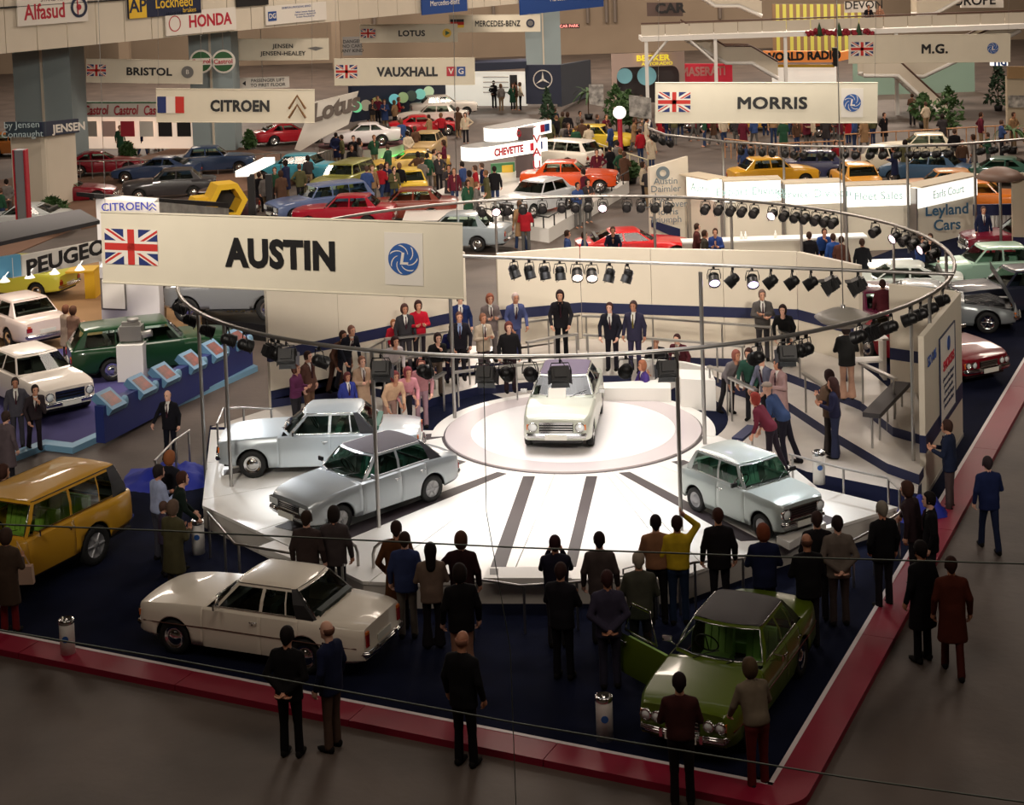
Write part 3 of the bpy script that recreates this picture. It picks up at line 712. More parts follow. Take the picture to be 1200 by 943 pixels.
# square piers
for i,(x0,x1,Y,m) in enumerate(((15,82,84,HB),(222,272,92,HB),(617,658,128,HB),(140,152,150,HW),(390,400,150,HW))):
    a=D(x0,80,Y); b=D(x1,80,Y); w_=b.x-a.x; c=MB(); c.box(((a.x+b.x)/2,Y+w_/2,10),(w_,w_,20)); o=struct(c.obj('trim_%d'%(i+1),[m])); 
    if w_>1: struct(MB().box(((a.x+b.x)/2,Y-.04,10),(.12,.08,20)).obj('panel_joint',[CREAM],o))
# pipes and wall ledges on the far wall
g=MB()
for px in (690,712,722,845,440,580): a=D(px,60,157.5); g.tube([(a.x,157.5,3),(a.x,157.5,20)],.18,6)
a=D(640,83,157.4); b=D(800,78,157.4); g.tube([a,b],.25,6)
struct(g.obj('trim_6',[mat('pipe_grey',(120,108,98),.6)]))
# gallery front across the left of the hall: panels in a row
fa=D(-30,66,75); fb=D(640,1,113.4); fd=(Vector((fb.x,fb.y,0))-Vector((fa.x,fa.y,0))); FL=fd.length; fd.normalize(); fang=math.atan2(fd.y,fd.x)
za,zb_=D(-30,66,75).z,D(640,1,113.4).z
gal=tag(bpy.data.objects.new('gallery_front',None),kind='structure'); COL.objects.link(gal); gal.location=(fa.x,fa.y,0); gal.rotation_euler=(0,0,fang)
print('gallery',fa,fb,FL)
zb0=za; 
npan=26
for k in range(npan):
    x0=FL*k/npan; x1=FL*(k+1)/npan-.05; zz=za+(zb_-za)*(x0/FL)
    MB().box(((x0+x1)/2,.1,zz+1.05),(x1-x0,.2,2.1)).obj('panel',[CREAM],gal)
    MB().box(((x0+x1)/2,.1,zz+3.3),(x1-x0,.2,2.3)).obj('panel',[CREAM],gal)
MB().tube([(0,-.12,za+2.13),(FL,-.12,zb_+2.13)],.05,6).obj('rail',[BLACK],gal)
gal_floor=MB().box((FL/2,5,za+.4),(FL,9.6,.3)).obj('gallery_slab',[HW],gal)
def gal_sign(px0,px1,pyc,h,name,label,bg,parts,cat='sign'):
    # board fixed flat on the gallery front
    def hit(px,py):
        d=ray(px,py); n=Vector((-fd.y,fd.x,0)); t=((Vector((fa.x,fa.y,CH))-Vector((0,0,CH))).dot(n))/d.dot(n); return Vector((0,0,CH))+d*t
    a=hit(px0,pyc[0]); b=hit(px1,pyc[1]); L=(Vector((b.x,b.y,0))-Vector((a.x,a.y,0))).length; c=(a+b)/2
    H_=h*L
    t=thing(name,label,cat,(c.x+fd.y*.12,c.y-fd.x*.12,c.z),fang,'signs on the gallery front')
    MB().box((0,0,0),(L,.08,H_)).obj('board',[bg],t)
    for (body,fx,fz,sz,m,b_,wide) in parts: text(body,sz*H_,m,t,(fx*L,-.045,fz*H_),bold=b_,wide=wide)
    return t,L,H_
RED=mat('sign_red',(180,28,50),.5); BLK=mat('sign_black',(16,14,16),.5); SGN=mat('sign_white',(228,222,212),.5); BLU=mat('sign_blue',(30,70,140),.5); YEL=mat('sign_yellow',(232,190,50),.5); DBL=mat('sign_dark_blue',(22,32,62),.5); GRNS=mat('sign_green',(40,95,50),.5); GREYS=mat('sign_grey',(110,108,105),.5)
def disc(t,m,x,y,z,r,r0=0,n=24,name='disc',th=.01):
    mb=MB(); M=MR((x,y,z),rx=math.pi/2)
    mb.lathe([(max(r0,.0005),0),(r,0),(r,th),(max(r0,.0005),th)],n,0,M,smooth=False); return mb.obj(name,[m],t)
t,L,H_=gal_sign(18,100,(14,7),.34,'gallery_sign','white board with large red lettering and round badge at far left of the gallery front',SGN,[('Alfasud',-.12,-.08,.72,RED,.02,.8),('STAND No.130',.05,.33,.2,BLK,.0,1)])
disc(t,DBL,L*.37,-.06,0,H_*.36,H_*.26,name='badge'); disc(t,RED,L*.37,-.06,0,H_*.1,name='badge_centre')
MB().box((L*.35,-.06,0),(.05,.02,H_*.5)).obj('badge_cross',[RED],t)
t,L,H_=gal_sign(148,233,(8,2),.24,'gallery_sign','dark blue and yellow brakes board on the upper gallery front',DBL,[('Lockheed',.12,.05,.66,YEL,.01,.85),('brakes',.33,-.32,.3,YEL,.0,1)])
MB().box((-L*.38,-.05,0),(L*.23,.03,H_)).obj('logo_panel',[YEL],t); text('AP',H_*.8,DBL,t,(-L*.38,-.07,0),bold=.02)
t,L,H_=gal_sign(192,274,(31,19),.24,'gallery_sign','white board with red capitals and red ring emblem on the gallery front',SGN,[('HONDA',.12,0,.72,RED,.03,.95)]); disc(t,RED,-L*.38,-.05,0,H_*.34,H_*.30,name='emblem')
t,L,H_=gal_sign(309,380,(19,12),.21,'gallery_sign','small white and blue directory board on the gallery front',SGN,[('EXHIBITION & PROFESSIONAL SERVICES',0,.33,.16,BLU,0,.8),('Exhibition Contractors  Kitchens Ltd\nDepot Furniture Ltd  Sales Kiosk A & B\nFire Station  Mercury & Snow Ltd',.14,-.08,.13,BLU,0,.8)]); MB().box((-L*.4,-.05,-.05),(L*.13,.03,H_*.5)).obj('logo_panel',[BLU],t); text('DG',H_*.36,SGN,t,(-L*.4,-.07,-.05),bold=.02)
gal_sign(275,312,(1,-3),.3,'gallery_sign','white board with black panel cut off at the top of the picture',BLK,[])
t,L,H_=gal_sign(492,545,(2,-2),.35,'gallery_sign','small blue board with white lettering high at top centre',BLU,[('Mercedes-Benz',0,-.1,.3,SGN,0,1)])
t,L,H_=gal_sign(607,705,(-1,-4),.17,'gallery_sign','long blue pennant board with star at top centre of picture',BLU,[('Mercedes-Benz',0,0,.3,SGN,0,1)])
# ---------------------------------------------------------------- banners
def quad_flag(t,x,z,w,h,kind,y=-.02):
    fl=MB().box((x,y,z),(w,.006,h)).obj('flag',[mat('flag_white',(232,226,215),.7)],t)
    def poly(nm,m,P,dy): 
        mb=MB(); mb.add([(x+a*w,y-.003-dy,z+b*h) for a,b in P],[tuple(range(len(P)))]); mb.add([(x+a*w,y-.0029-dy,z+b*h) for a,b in P],[tuple(range(len(P)))[::-1]]); return mb.obj(nm,[m],fl)
    FB=mat('flag_blue',(32,48,108),.7); FR=mat('flag_red',(196,48,40),.7)
    if kind=='uk':
        for sx in(1,-1):
            for sz in(1,-1):
                poly('blue_field',FB,[(sx*.14,sz*.5),(sx*.385,sz*.5),(sx*.14,sz*.255)],.001); poly('blue_field',FB,[(sx*.5,sz*.17),(sx*.5,sz*.385),(sx*.285,sz*.17)],.001)
        for (a,b,c_,d_) in((.5,.5,.17,.17),(-.5,-.5,-.17,-.17)):
            s_=1 if a>0 else -1; poly('red_diagonal',FR,[(a,b),(c_-.0*s_,d_),(c_+.075*s_,d_),(a,b-.075*s_)],.002)
        for (a,b,c_,d_) in((-.5,.5,-.17,.17),(.5,-.5,.17,-.17)):
            s_=1 if a>0 else -1; poly('red_diagonal',FR,[(a,b),(c_,d_),(c_-.075*s_,d_),(a-.075*s_,b)],.002)
        poly('red_cross',FR,[(-.5,-.1),(.5,-.1),(.5,.1),(-.5,.1)],.004); poly('red_cross',FR,[(-.065,-.5),(.065,-.5),(.065,.5),(-.065,.5)],.004)
    elif kind=='fr':
        poly('blue_band',FB,[(-.5,-.5),(-.17,-.5),(-.17,.5),(-.5,.5)],.001); poly('red_band',FR,[(.17,-.5),(.5,-.5),(.5,.5),(.17,.5)],.001)
    elif kind=='de':
        poly('black_band',BLK,[(-.5,.17),(.5,.17),(.5,.5),(-.5,.5)],.001); poly('red_band',FR,[(-.5,-.17),(.5,-.17),(.5,.17),(-.5,.17)],.001); poly('gold_band',YEL,[(-.5,-.5),(.5,-.5),(.5,-.17),(-.5,-.17)],.001)
def swirl(t,x,z,r,y=-.03,m=None,panel=True):
    m=m or mat('emblem_blue',(40,88,158),.6); W_=SGN
    if panel: MB().box((x,y+.012,z),(r*2.5,.01,r*3.3)).obj('emblem_board',[W_],t)
    e=disc(t,m,x,y,z,r,name='emblem',n=32)
    for k in range(7):   # white curved vanes turning round the hub
        a0=k*2*math.pi/7; P=[]
        for u in np.linspace(0,1,7): 
            rr_=r*(.42+.50*u); a=a0+u*1.05; P.append((rr_*math.cos(a),rr_*math.sin(a)))
        Q=[]
        for u in np.linspace(1,0,7):
            rr_=r*(.42+.50*u)-r*.0; a=a0+u*1.05-.17+.05*(1-u); Q.append((rr_*math.cos(a),rr_*math.sin(a)))
        pts=P+Q; mb=MB(); mb.add([(x+a,y-.014,z+b) for a,b in pts],[tuple(range(len(pts)))[::-1]]); mb.obj('vane',[W_],e)
    text('L',r*1.0,W_,e,(x,y-.016,z),bold=.03,wide=1.1,shear=.15)
cloth_m=mat('banner_cloth',(222,214,194),.8,noise=.03,nscale=1.2,bump=.15,bscale=3)
def banner(body,label,p0,p1,y0,y1,size,flag,emblem=None,tx=.0,bold=.03,wide=1,ev=.0,space=1.05,group='hanging banners with flags and black capitals',cap=.47):
    # p0,p1: pixel of top-left and top-right corners; y0,y1 their depths; size: height in metres
    a=D(*p0,y0); b=D(*p1,y1); zc=(a.z+b.z)/2-size/2; d=b-a; L=math.hypot(d.x,d.y); ang=math.atan2(d.y,d.x); tilt=math.atan2(d.z,L)
    t=thing('hanging_banner',label,'banner',((a.x+b.x)/2,(a.y+b.y)/2,zc),ang,group); t.rotation_euler=(0,-tilt,ang)
    mb=MB(); n=36; rows=5; vs=[];fs=[]
    for s_ in(0,1):
        for i in range(n+1):
            for j in range(rows+1):
                x=-L/2+L*i/n; z=-size/2+size*j/rows; yy=.012*math.sin(i*1.7+j*.5)+.01*math.sin(i*.6)*(1-j/rows)
                vs.append((x,yy*(.3)+(.0 if s_==0 else .012),z+(.01*math.sin(i*.9) if j==0 else 0)))
    N=(n+1)*(rows+1)
    for s_ in(0,1):
        for i in range(n):
            for j in range(rows):
                f=(s_*N+i*(rows+1)+j,s_*N+(i+1)*(rows+1)+j,s_*N+(i+1)*(rows+1)+j+1,s_*N+i*(rows+1)+j+1); fs.append(f if s_==0 else f[::-1])
    mb.add(vs,fs,0,True); mb.obj('cloth',[cloth_m],t)
    for z in(size/2,-size/2): MB().tube([(-L/2,0,z),(L/2,0,z)],.022 if size<1.4 else .02,6).obj('batten',[cloth_m],t)
    for x in(-L/2+.1,L/2-.1): MB().tube([(x,0,size/2),(x,0,size/2+8)],.006,4).obj('suspension_wire',[STEEL],t)
    fh=size*.5; quad_flag(t,-L/2+L*.045+fh*.45,size*.02,fh*1.7*.95,fh,flag)
    for i,ln in enumerate(body.split('\n')):
        nl=len(body.split('\n')); text(ln,size*(cap if nl==1 else .27),BLK,t,(tx*L,-.03,(0 if nl==1 else (.17-.34*i))*size-size*.02),bold=bold,wide=wide,space=space)
    if emblem: emblem(t,L,size)
    return t
def em_swirl(t,L,s_): swirl(t,L*.345,0,s_*.215)
def em_cit(t,L,s_):
    m=MB(); x=L*.39
    for dz in(-.28,.0):
        m.tube([(x-.42*s_*.6,-.03,(dz-.08)*s_),(x,-.03,(dz+.32)*s_),(x+.42*s_*.6,-.03,(dz-.08)*s_)],.045*s_*.8,4)
    m.obj('chevron',[mat('gold_brown',(120,82,40),.4)],t)
def em_gm(t,L,s_):
    for k,(m,c) in enumerate(((RED,'V'),(BLU,'G'))): 
        x=L*.33+k*s_*.38; MB().box((x,-.03,0),(s_*.33,.01,s_*.36)).obj('emblem_panel',[m],t); text(c,s_*.3,SGN,t,(x,-.04,0),bold=.02)
def em_disc(m1,m2=None,star=False):
    def f(t,L,s_):
        disc(t,m1,L*.39,-.03,0,s_*.25,name='emblem',n=20)
        if m2: disc(t,m2,L*.39,-.045,0,s_*.17,0,n=3 if not star else 12,name='emblem_centre')
    return f
def em_bristol(t,L,s_): disc(t,GREYS,L*.37,-.03,0,s_*.26,name='emblem'); text('B',s_*.26,SGN,t,(L*.37,-.045,0))
def em_wing(t,L,s_):
    mb=MB(); 
    for sx in(1,-1): mb.add([(L*.38,-.03,-.07*s_),(L*.38+sx*.38*s_,-.03,.06*s_),(L*.38,-.03,.12*s_)],[(0,1,2) if sx>0 else (0,2,1)])
    mb.obj('winged_emblem',[GREYS],t)
banner('AUSTIN','largest cream banner with union flag, hung over the left of the stage',(117,248),(541,262),31.0,29.2,1.36,'uk',em_swirl,tx=.012,bold=.05,wide=.83,space=1.08,cap=.52)
banner('MORRIS','cream banner with union flag and blue round emblem over the pavilion at right',(767,97),(1028,97),53,53,1.30,'uk',lambda t,L,s_:swirl(t,L*.385,0,s_*.22),tx=.025,bold=.03,wide=1.18,cap=.41)
banner('M.G.','cream banner with two black initials and union flag below the footbridge',(994,42),(1184,40),76,76,1.28,'uk',lambda t,L,s_:swirl(t,L*.39,0,s_*.2,panel=False),tx=.03,bold=.03,wide=1.05,cap=.46)
banner('CITROEN','cream banner with french tricolour and brown double chevron hung at upper left',(182,104),(368,105),63,63,1.28,'fr',em_cit,tx=.03,bold=.045,wide=.88,cap=.46)
banner('VAUXHALL','cream banner with union flag and red and blue squares at upper centre',(391,69),(556,68),79,79,1.28,'uk',em_gm,tx=.02,bold=.045,wide=.92,cap=.47)
banner('BRISTOL','pale banner with union flag and grey round emblem beside the blue grey pier',(100,69),(237,71),84,84,1.2,'uk',em_bristol,tx=.04,bold=.035,wide=1.1,cap=.45)
banner('LOTUS','small cream banner with union flag and yellow round emblem at top centre',(421,29),(536,28),112,112,1.22,'uk',em_disc(YEL,GRNS),tx=.03,bold=.035,wide=1.05,cap=.45)
banner('MERCEDES-BENZ','cream banner with german flag high at top centre',(526,18),(633,17),118,118,1.22,'de',em_disc(DBL,GREYS,True),tx=.03,bold=.02,wide=.72)
banner('JENSEN\nJENSEN-HEALEY','pale banner with two lines of small black capitals above the arrow lift sign',(257,46),(385,45),95,95,1.24,'uk',em_wing,tx=.08,bold=.02,wide=1.05)
# ---------------------------------------------------------------- central stand: carpet, kerb, stage, turntable
def gp(pts,z): return [(G(x,y,z).x,G(x,y,z).y) for x,y in pts]
carpet=mat('navy_carpet',(15,20,42),.95,noise=.22,nscale=1.3,bump=.4,bscale=160,spec=.1)
cA=Vector((3.25,21.94,0)); dL=Vector((-12.53,5.96,0)).normalized(); dR=Vector((10.08,21.06,0)).normalized()
eL=cA+dL*26; eR=cA+dR*42; eB=Vector((-22,47,0))
struct(MB().prism([(cA.x,cA.y),(eR.x,eR.y),(16,62),(9.6,54),(8.4,39),(-5.9,39.6)]+gp([(246,500),(240,546),(172,571),(-80,576)],0)+[(eL.x,eL.y)],0.0,.035).obj('floor_carpet',[carpet]))
kred=mat('kerb_red',(138,14,46),.5,noise=.06,nscale=2); kwh=mat('kerb_white',(225,215,215),.5)
kb=tag(bpy.data.objects.new('kerb',None),kind='structure'); COL.objects.link(kb)
def strip(a,b,w0,w1,z,m,nm,side):
    d=(b-a).normalized(); n=Vector((-d.y,d.x,0))*side; return MB().prism([tuple((a+n*w0)[:2]),tuple((b+n*w0)[:2]),tuple((b+n*w1)[:2]),tuple((a+n*w1)[:2])],0,z).obj(nm,[m],kb)
cW=cA-(dL+dR)*.0
for a,d_,s_,Lk in((cA,dL,1,26),(cA,dR,-1,42)):
    seg=Lk/8
    for k in range(8):
        strip(a+d_*(k*seg),a+d_*((k+1)*seg-.015),0.0,.52,.11,kred,'kerb_section',s_)
    strip(a-d_*0.0,a+d_*Lk,-.07,0.0,.115,kwh,'white_edging',s_)
nL=Vector((-dL.y,dL.x,0)); nR=-Vector((-dR.y,dR.x,0)); arc=[(cA.x,cA.y)]; a0=math.atan2(nL.y,nL.x); a1=math.atan2(nR.y,nR.x)
while a1<a0: a1+=2*math.pi
for k in range(9):
    a=a0+(a1-a0)*k/8; arc.append((cA.x+.52*math.cos(a),cA.y+.52*math.sin(a)))
MB().prism(arc,0,.11).obj('kerb_section',[kred],kb)
# stage
TC=Vector((1.10,37.1)); ZS=.5
out_px=[(247,503),(237,592),(351,645),(425,681),(500,684),(560,678),(790,678),(868,651),(960,622),(1052,594),(958,571),(930,548)]
OUT=gp(out_px,ZS)
OUT=OUT+[(TC.x+3.3*math.cos(rad(-12)),TC.y+3.3*math.sin(rad(-12)))]
OUTR=[Vector(p) for p in OUT]
def rayout(a):
    d=Vector((math.cos(a),math.sin(a))); best=None
    P=OUTR+[TC+Vector((math.cos(rad(178)),math.sin(rad(178))))*3.3]
    for i in range(len(P)-1):
        p,q=P[i],P[i+1]; e=q-p; den=d.x*e.y-d.y*e.x
        if abs(den)<1e-9: continue
        r_=p-TC; t=(r_.x*e.y-r_.y*e.x)/den; u=(r_.x*d.y-r_.y*d.x)/den
        if t>0 and -1e-6<=u<=1+1e-6: best=t if best is None else max(best,t)
    return best or 3.3
angp=lambda x,y:math.atan2(G(x,y,ZS).y-TC.y,G(x,y,ZS).x-TC.x)%(2*math.pi)
stage=thing('display_stage','low white polygonal stage with radiating dark wheel tracks around the turntable','stage',(0,0,0))
va=[math.atan2(p.y-TC.y,p.x-TC.x)%(2*math.pi) for p in OUTR]
br=[va[0]+.002,angp(262,540),angp(238,585),angp(300,622),angp(482,645),angp(600,675),angp(762,622),angp(830,668),angp(965,622),va[10]-.0, 2*math.pi-rad(12)-.01]
br=sorted(br); RI=3.02
for i in range(len(br)-1):
    a,b=br[i]+.0012,br[i+1]-.0012; poly=[]
    n=max(2,int((b-a)/.06))
    for k in range(n+1): t=a+(b-a)*k/n; poly.append((TC.x+RI*math.cos(t),TC.y+RI*math.sin(t)))
    cuts=sorted([b,a]+[v for v in va if a<v<b],reverse=True)
    for t in cuts: r_=rayout(t); poly.append((TC.x+r_*math.cos(t),TC.y+r_*math.sin(t)))
    MB().prism(poly,ZS-.06,ZS).obj('stage_panel',[STAGEW],stage)
# stage front faces
for i in range(len(OUT)-2):
    a,b=Vector(OUT[i]),Vector(OUT[i+1]); d=(b-a); n=Vector((d.y,-d.x)).normalized(); c=TC-a
    if n.dot(c)<0: n=-n
    q=[a+n*.02,b+n*.02,b+n*.07,a+n*.07]; MB().prism([tuple(p) for p in q],.03,ZS-.06).obj('fascia_board',[FACEW],stage)
core=[tuple(TC+(Vector(p)-TC)*.97) for p in OUT[:-1]]+[(TC.x+3*math.cos(rad(-12)),TC.y+3*math.sin(rad(-12)))]+[(TC.x+3*math.cos(t),TC.y+3*math.sin(t)) for t in np.linspace(rad(0),rad(178),14)]
MB().prism(core,.03,ZS-.065).obj('stage_frame',[FACEW],stage)
TRK=mat('track_dark',(52,44,48),.5)
for q in ([(613,558),(627,558),(593,664),(575,664)],[(687,558),(700,558),(675,664),(661,664)],[(725,554),(738,553),(892,633),(868,634)],[(787,541),(801,539),(985,610),(962,617)],
          [(583,553),(594,555),(407,632),(393,622)],[(533,538),(546,541),(346,623),(322,617)],[(496,509),(520,507),(520,512),(262,557),(262,551),(400,527)]):
    tr=MB().prism(gp(q,ZS),ZS-.02,ZS+.006).obj('wheel_track',[TRK],stage)
tt=thing('turntable','round white revolving turntable under the saloon car','turntable',(TC.x,TC.y,ZS))
mb=MB(); mb.lathe([(.01,.035),(2.35,.035),(2.35,.03)],64,smooth=False); mb.obj('turntable_disc',[mat('turntable_white',(240,236,234),.3)],tt)
mb=MB(); mb.lathe([(2.355,.03),(2.355,.036),(2.94,.036),(2.95,.0)],72,smooth=False); mb.obj('rim_band',[mat('turntable_rim',(206,196,196),.35)],tt)
mb=MB(); mb.lathe([(2.95,-.04),(2.95,.0),(3.02,.0)],72,smooth=False); mb.obj('gap_strip',[TRK],tt)
sr=thing('turntable_surround','white curved step around the back of the turntable','step',(TC.x,TC.y,ZS))
mb=MB()
pp=[(2.98*math.cos(t),2.98*math.sin(t)) for t in np.linspace(rad(-14),rad(182),50)]+[(3.26*math.cos(t),3.26*math.sin(t)) for t in np.linspace(rad(182),rad(-14),50)]
mb.prism(pp,-.46,.012); mb.obj('step_top',[STAGEW],sr)
def plinth(q,z0,z1,label,lines):
    t=thing('caption_plinth',label,'plinth',(0,0,0)); MB().prism(gp(q,z1),z0,z1).obj('plinth_block',[WHITE],t); return t
plinth([(303,640),(322,633),(352,647),(345,655)],ZS,ZS+.12,'small white caption plinth at the left edge of the stage',1)
t=plinth([(572,664),(664,664),(670,677),(566,677)],ZS,ZS+.10,'long white caption plinth at the front edge of the stage',1)
for x in (579,656): MB().prism(gp([(x-5,666),(x+5,666),(x+5,673),(x-5,673)],ZS+.103),ZS+.1,ZS+.105).obj('speaker_grille',[GREYS],t)
plinth([(910,628),(958,606),(968,612),(925,636)],ZS,ZS+.14,'white caption plinth in front of the small silver car',1)
# viewing stands behind: three levels with navy risers
LAM=mat('stand_floor_laminate',(186,178,168),.35,noise=.05,nscale=2.5)
def level(name,pts,z0,z1):
    m=MB().prism(pts,z0,z1,1); 
    m.m=[0 if abs(m.v[f[0]][2]-z1)<1e-6 and all(abs(m.v[i][2]-z1)<1e-6 for i in f) else 1 for f in m.f]; return struct(m.obj(name,[LAM,NAVY]))
A1=D(318,470,39.95); A1=(A1.x,39.95); A2=(-1.45,43.75); WB=(-.60,43.55); WC=(1.65,44.1); WD=(7.25,42.45); WE=(8.45,40.5); WF=(8.69,38.28); WG=(9.99,37.25); WH=(8.15,33.35)
wallpts=[A1,A2,WB,WC,WD,WE,(8.6,39.4),WF,WG]
l1=gp([(1075,578),(945,552),(938,549)],.46)+[(TC.x+3.1*math.cos(t),TC.y+3.1*math.sin(t)) for t in np.linspace(rad(-14),rad(182),40)]+gp([(497,500),(247,500)],.46)
level('floor_level_1',[tuple(p) for p in wallpts]+[WH]+l1,0.03,.455)
l2=gp([(1077,556),(1040,543),(972,503),(925,472),(860,452),(835,440),(680,440),(624,447),(560,453),(500,468),(428,452)],.67)
l2[0]=(l2[0][0]-.0,l2[0][1])
level('floor_level_2',[tuple(p) for p in wallpts]+l2,.455,.67)
l3=gp([(1088,512),(1046,500),(1008,470),(925,438),(860,420),(680,416),(600,424),(535,430),(432,430)],.88)
level('floor_level_3',[tuple(p) for p in wallpts[:-1]]+[(9.2,37.85)]+l3,.67,.88)
cs=[(TC.x+3.27*math.cos(t),TC.y+3.27*math.sin(t)) for t in np.linspace(rad(-16),rad(50),14)]+[(TC.x+r_*math.cos(t),TC.y+r_*math.sin(t)) for r_,t in zip(np.linspace(3.3,4.6,14)[::-1],np.linspace(rad(-10),rad(52),14)[::-1])]
struct(MB().prism(cs,.44,.462).obj('floor_carpet_well',[carpet]))
cs=[(TC.x+3.27*math.cos(t),TC.y+3.27*math.sin(t)) for t in np.linspace(rad(118),rad(182),14)]+[(TC.x+r_*math.cos(t),TC.y+r_*math.sin(t)) for r_,t in zip(np.linspace(4.5,3.8,14)[::-1],np.linspace(rad(120),rad(176),14)[::-1])]
struct(MB().prism(cs,.44,.462).obj('floor_carpet_well',[carpet]))
for q,z in(([(1005,565),(1062,576),(1078,560),(1008,552)],.17),([(948,556),(1072,577),(1084,560),(952,544)],.32)):
    m=MB().prism(gp(q,z),.03,z,1); m.m=[0 if all(abs(m.v[i][2]-z)<1e-6 for i in f) else 1 for f in m.f]
    tag(m.obj('step',[LAM,NAVY]),('lower' if z<.2 else 'upper')+' white step with dark riser beside the poster wall at right','step')
# walls of the stand
def wall(name,pts,z0,z1,stripe=(1.60,1.88),step=2.3):
    w_=tag(bpy.data.objects.new(name,None),kind='structure'); COL.objects.link(w_)
    for a,b in zip(pts,pts[1:]):
        a,b=Vector(a),Vector(b); d=b-a; L=d.length; n=max(1,round(L/step)); ang=math.atan2(d.y,d.x); nn=Vector((-d.y,d.x)).normalized()*.07
        for k in range(n):
            p=a+d*(k/n); q=a+d*((k+1)/n); c=(p+q)/2+nn; MB().box((c.x,c.y,(z0+z1)/2),(L/n-.012,.12,z1-z0),rz=ang).obj('wall_panel',[CREAM],w_)
        if stripe:
            c=(a+b)/2+nn; MB().box((c.x,c.y,sum(stripe)/2),(L-.01,.135,stripe[1]-stripe[0]),rz=ang).obj('navy_band',[NAVY],w_)
        c=(a+b)/2+nn; MB().box((c.x,c.y,z0+.03),(L,.14,.12),rz=ang).obj('skirting',[LAM],w_)
    return w_
wall('wall_stand_left',[A1,A2],.03,3.45)
wall('wall_stand_back',[WB,WC,WD,WE],.03,3.4)
wall('wall_stand_right',[WF,WG],.03,3.4)
pw=wall('wall_poster',[WG,WH],.03,3.4,stripe=(.95,1.32),step=5)
# poster on the wall facing the aisle (right-hand side)
a,b=Vector(WH),Vector(WG); d=(b-a).normalized(); 
nrm=Vector((d.y,-d.x)); P0=a+(b-a)*.52+nrm*.0
if nrm.x<0: nrm=-nrm
Pp=a+(b-a)*.50-nrm*.0; ang=math.atan2(d.y,d.x)
def onwall(obj_,off,along,z):
    q=a+d*along+nrm*off; obj_.location=(q.x,q.y,z); obj_.rotation_euler=(0,0,ang); return obj_
po=thing('wall_poster_board','framed white poster with red and navy text on the end wall','poster'); onwall(po,.15,2.4,2.05)
MB().box((0,0,0),(1.75,.02,1.85)).obj('poster_sheet',[SGN],po)
fr=MB(); 
for x in(-.88,.88): fr.box((x,-.01,0),(.025,.03,1.88))
for z in(-.93,.93): fr.box((0,-.01,z),(1.78,.03,.025))
fr.obj('poster_frame',[DBL],po)
disc(po,BLU,.1,-.02,.62,.16,name='emblem')
text('SMOKERS',.30,RED,po,(.1,-.02,.22),bold=.02)
for k in range(5): text('please use the ashtrays provided'[:26-3*(k%3)],.12,DBL,po,(.05,-.02,-.05-.15*k))
text('SD1-86',.3,BLU,po,(-1.75,-.02,.75),bold=.02)
# counter in the doorway at right
ct=thing('doorway_counter','white counter with shelf in the doorway of the right stand wall','counter',(8.3,39.1,.88)); 
MB().box((0,.2,1.0),(1.1,.5,.05)).obj('worktop',[WHITE],ct); MB().box((.45,.2,.5),(.08,.5,1.0)).obj('side_panel',[WHITE],ct); MB().box((-.5,.2,.5),(.06,.5,1.0)).obj('side_panel',[NAVY],ct); MB().box((0,.2,.45),(.9,.45,.04)).obj('shelf',[WHITE],ct)
tag(MB().box((8.15,39.3,2.05),(.16,.03,.3)).obj('price_card',[SGN]),'small pale card standing on the doorway counter','card')
# control desk
dk=thing('control_desk','white curved parapet and box of the control desk behind the turntable','desk',(0,0,0))
pts=gp([(600,424),(665,419),(730,418),(800,424),(834,431)],1.12)
for a_,b_ in zip(pts,pts[1:]):
    a_,b_=Vector(a_),Vector(b_); d_=b_-a_; c=(a_+b_)/2; MB().box((c.x,c.y,.62),(d_.length+.01,.12,1.0),rz=math.atan2(d_.y,d_.x)).obj('parapet_panel',[WHITE],dk)
q=gp([(793,432),(833,434),(833,440),(793,440)],1.2); MB().prism([(q[0][0],q[0][1]),(q[1][0],q[1][1]),(q[1][0],q[1][1]-.9),(q[0][0],q[0][1]-.9)],.46,1.2).obj('end_cabinet',[WHITE],dk)
MB().box(((q[0][0]+q[1][0])/2+.05,q[0][1]-.91,1.0),(.45,.02,.12)).obj('vent_grille',[GREYS],dk)
MB().prism(gp([(706,448),(770,445),(786,449),(786,455),(708,455)],.84),.46,.84).obj('low_desk',[WHITE],dk)
MB().prism(gp([(688,451),(704,450),(704,456),(688,457)],.8),.46,.8).obj('low_desk',[WHITE],dk)
# guard rails: flat-topped rails on steel posts
def rail(name,label,pts,zt_,zf,wide=.11,thick=.05,group='guard rails of the viewing stands',m=None,post=1.3,tube=False):
    P=[G(x,y,zt_) for x,y in pts]; t=thing(name,label,'railing',(0,0,0),0,group)
    if tube:
        MB().tube(P,.024,8).obj('handrail',[m or STEEL],t)
    for a_,b_ in zip(P,P[1:]):
        d_=b_-a_; L=d_.length; ang=math.atan2(d_.y,d_.x); c=(a_+b_)/2
        if not tube: MB().box((c.x,c.y,zt_-thick/2),(L,wide,thick),rz=ang).obj('handrail',[m or STEEL],t)
        n=max(1,round(L/post))
        for k in range(n+1 if b_ is P[-1] else n):
            q=a_+d_*((k+ (0.06 if k==0 else 0)-(0.06 if k==n else 0))/n); MB().tube([(q.x,q.y,zf),(q.x,q.y,zt_-.01)],.026,6).obj('post',[STEEL],t)
    return t
RG='guard rails of the viewing stands'
R=lambda pts,zt_,zf,lab,**k: rail('guard_rail',lab,pts,zt_,zf,**k)
R([(451,396),(490,392),(530,386)],1.83,.88,'flat steel guard rail below the navy band on the left stand')
R([(427,409),(449,397)],1.8,.88,'short steel rail in front of the two leaning men at left')
R([(465,421),(505,412),(552,406)],1.63,.67,'steel guard rail under the leaning visitors left of centre')
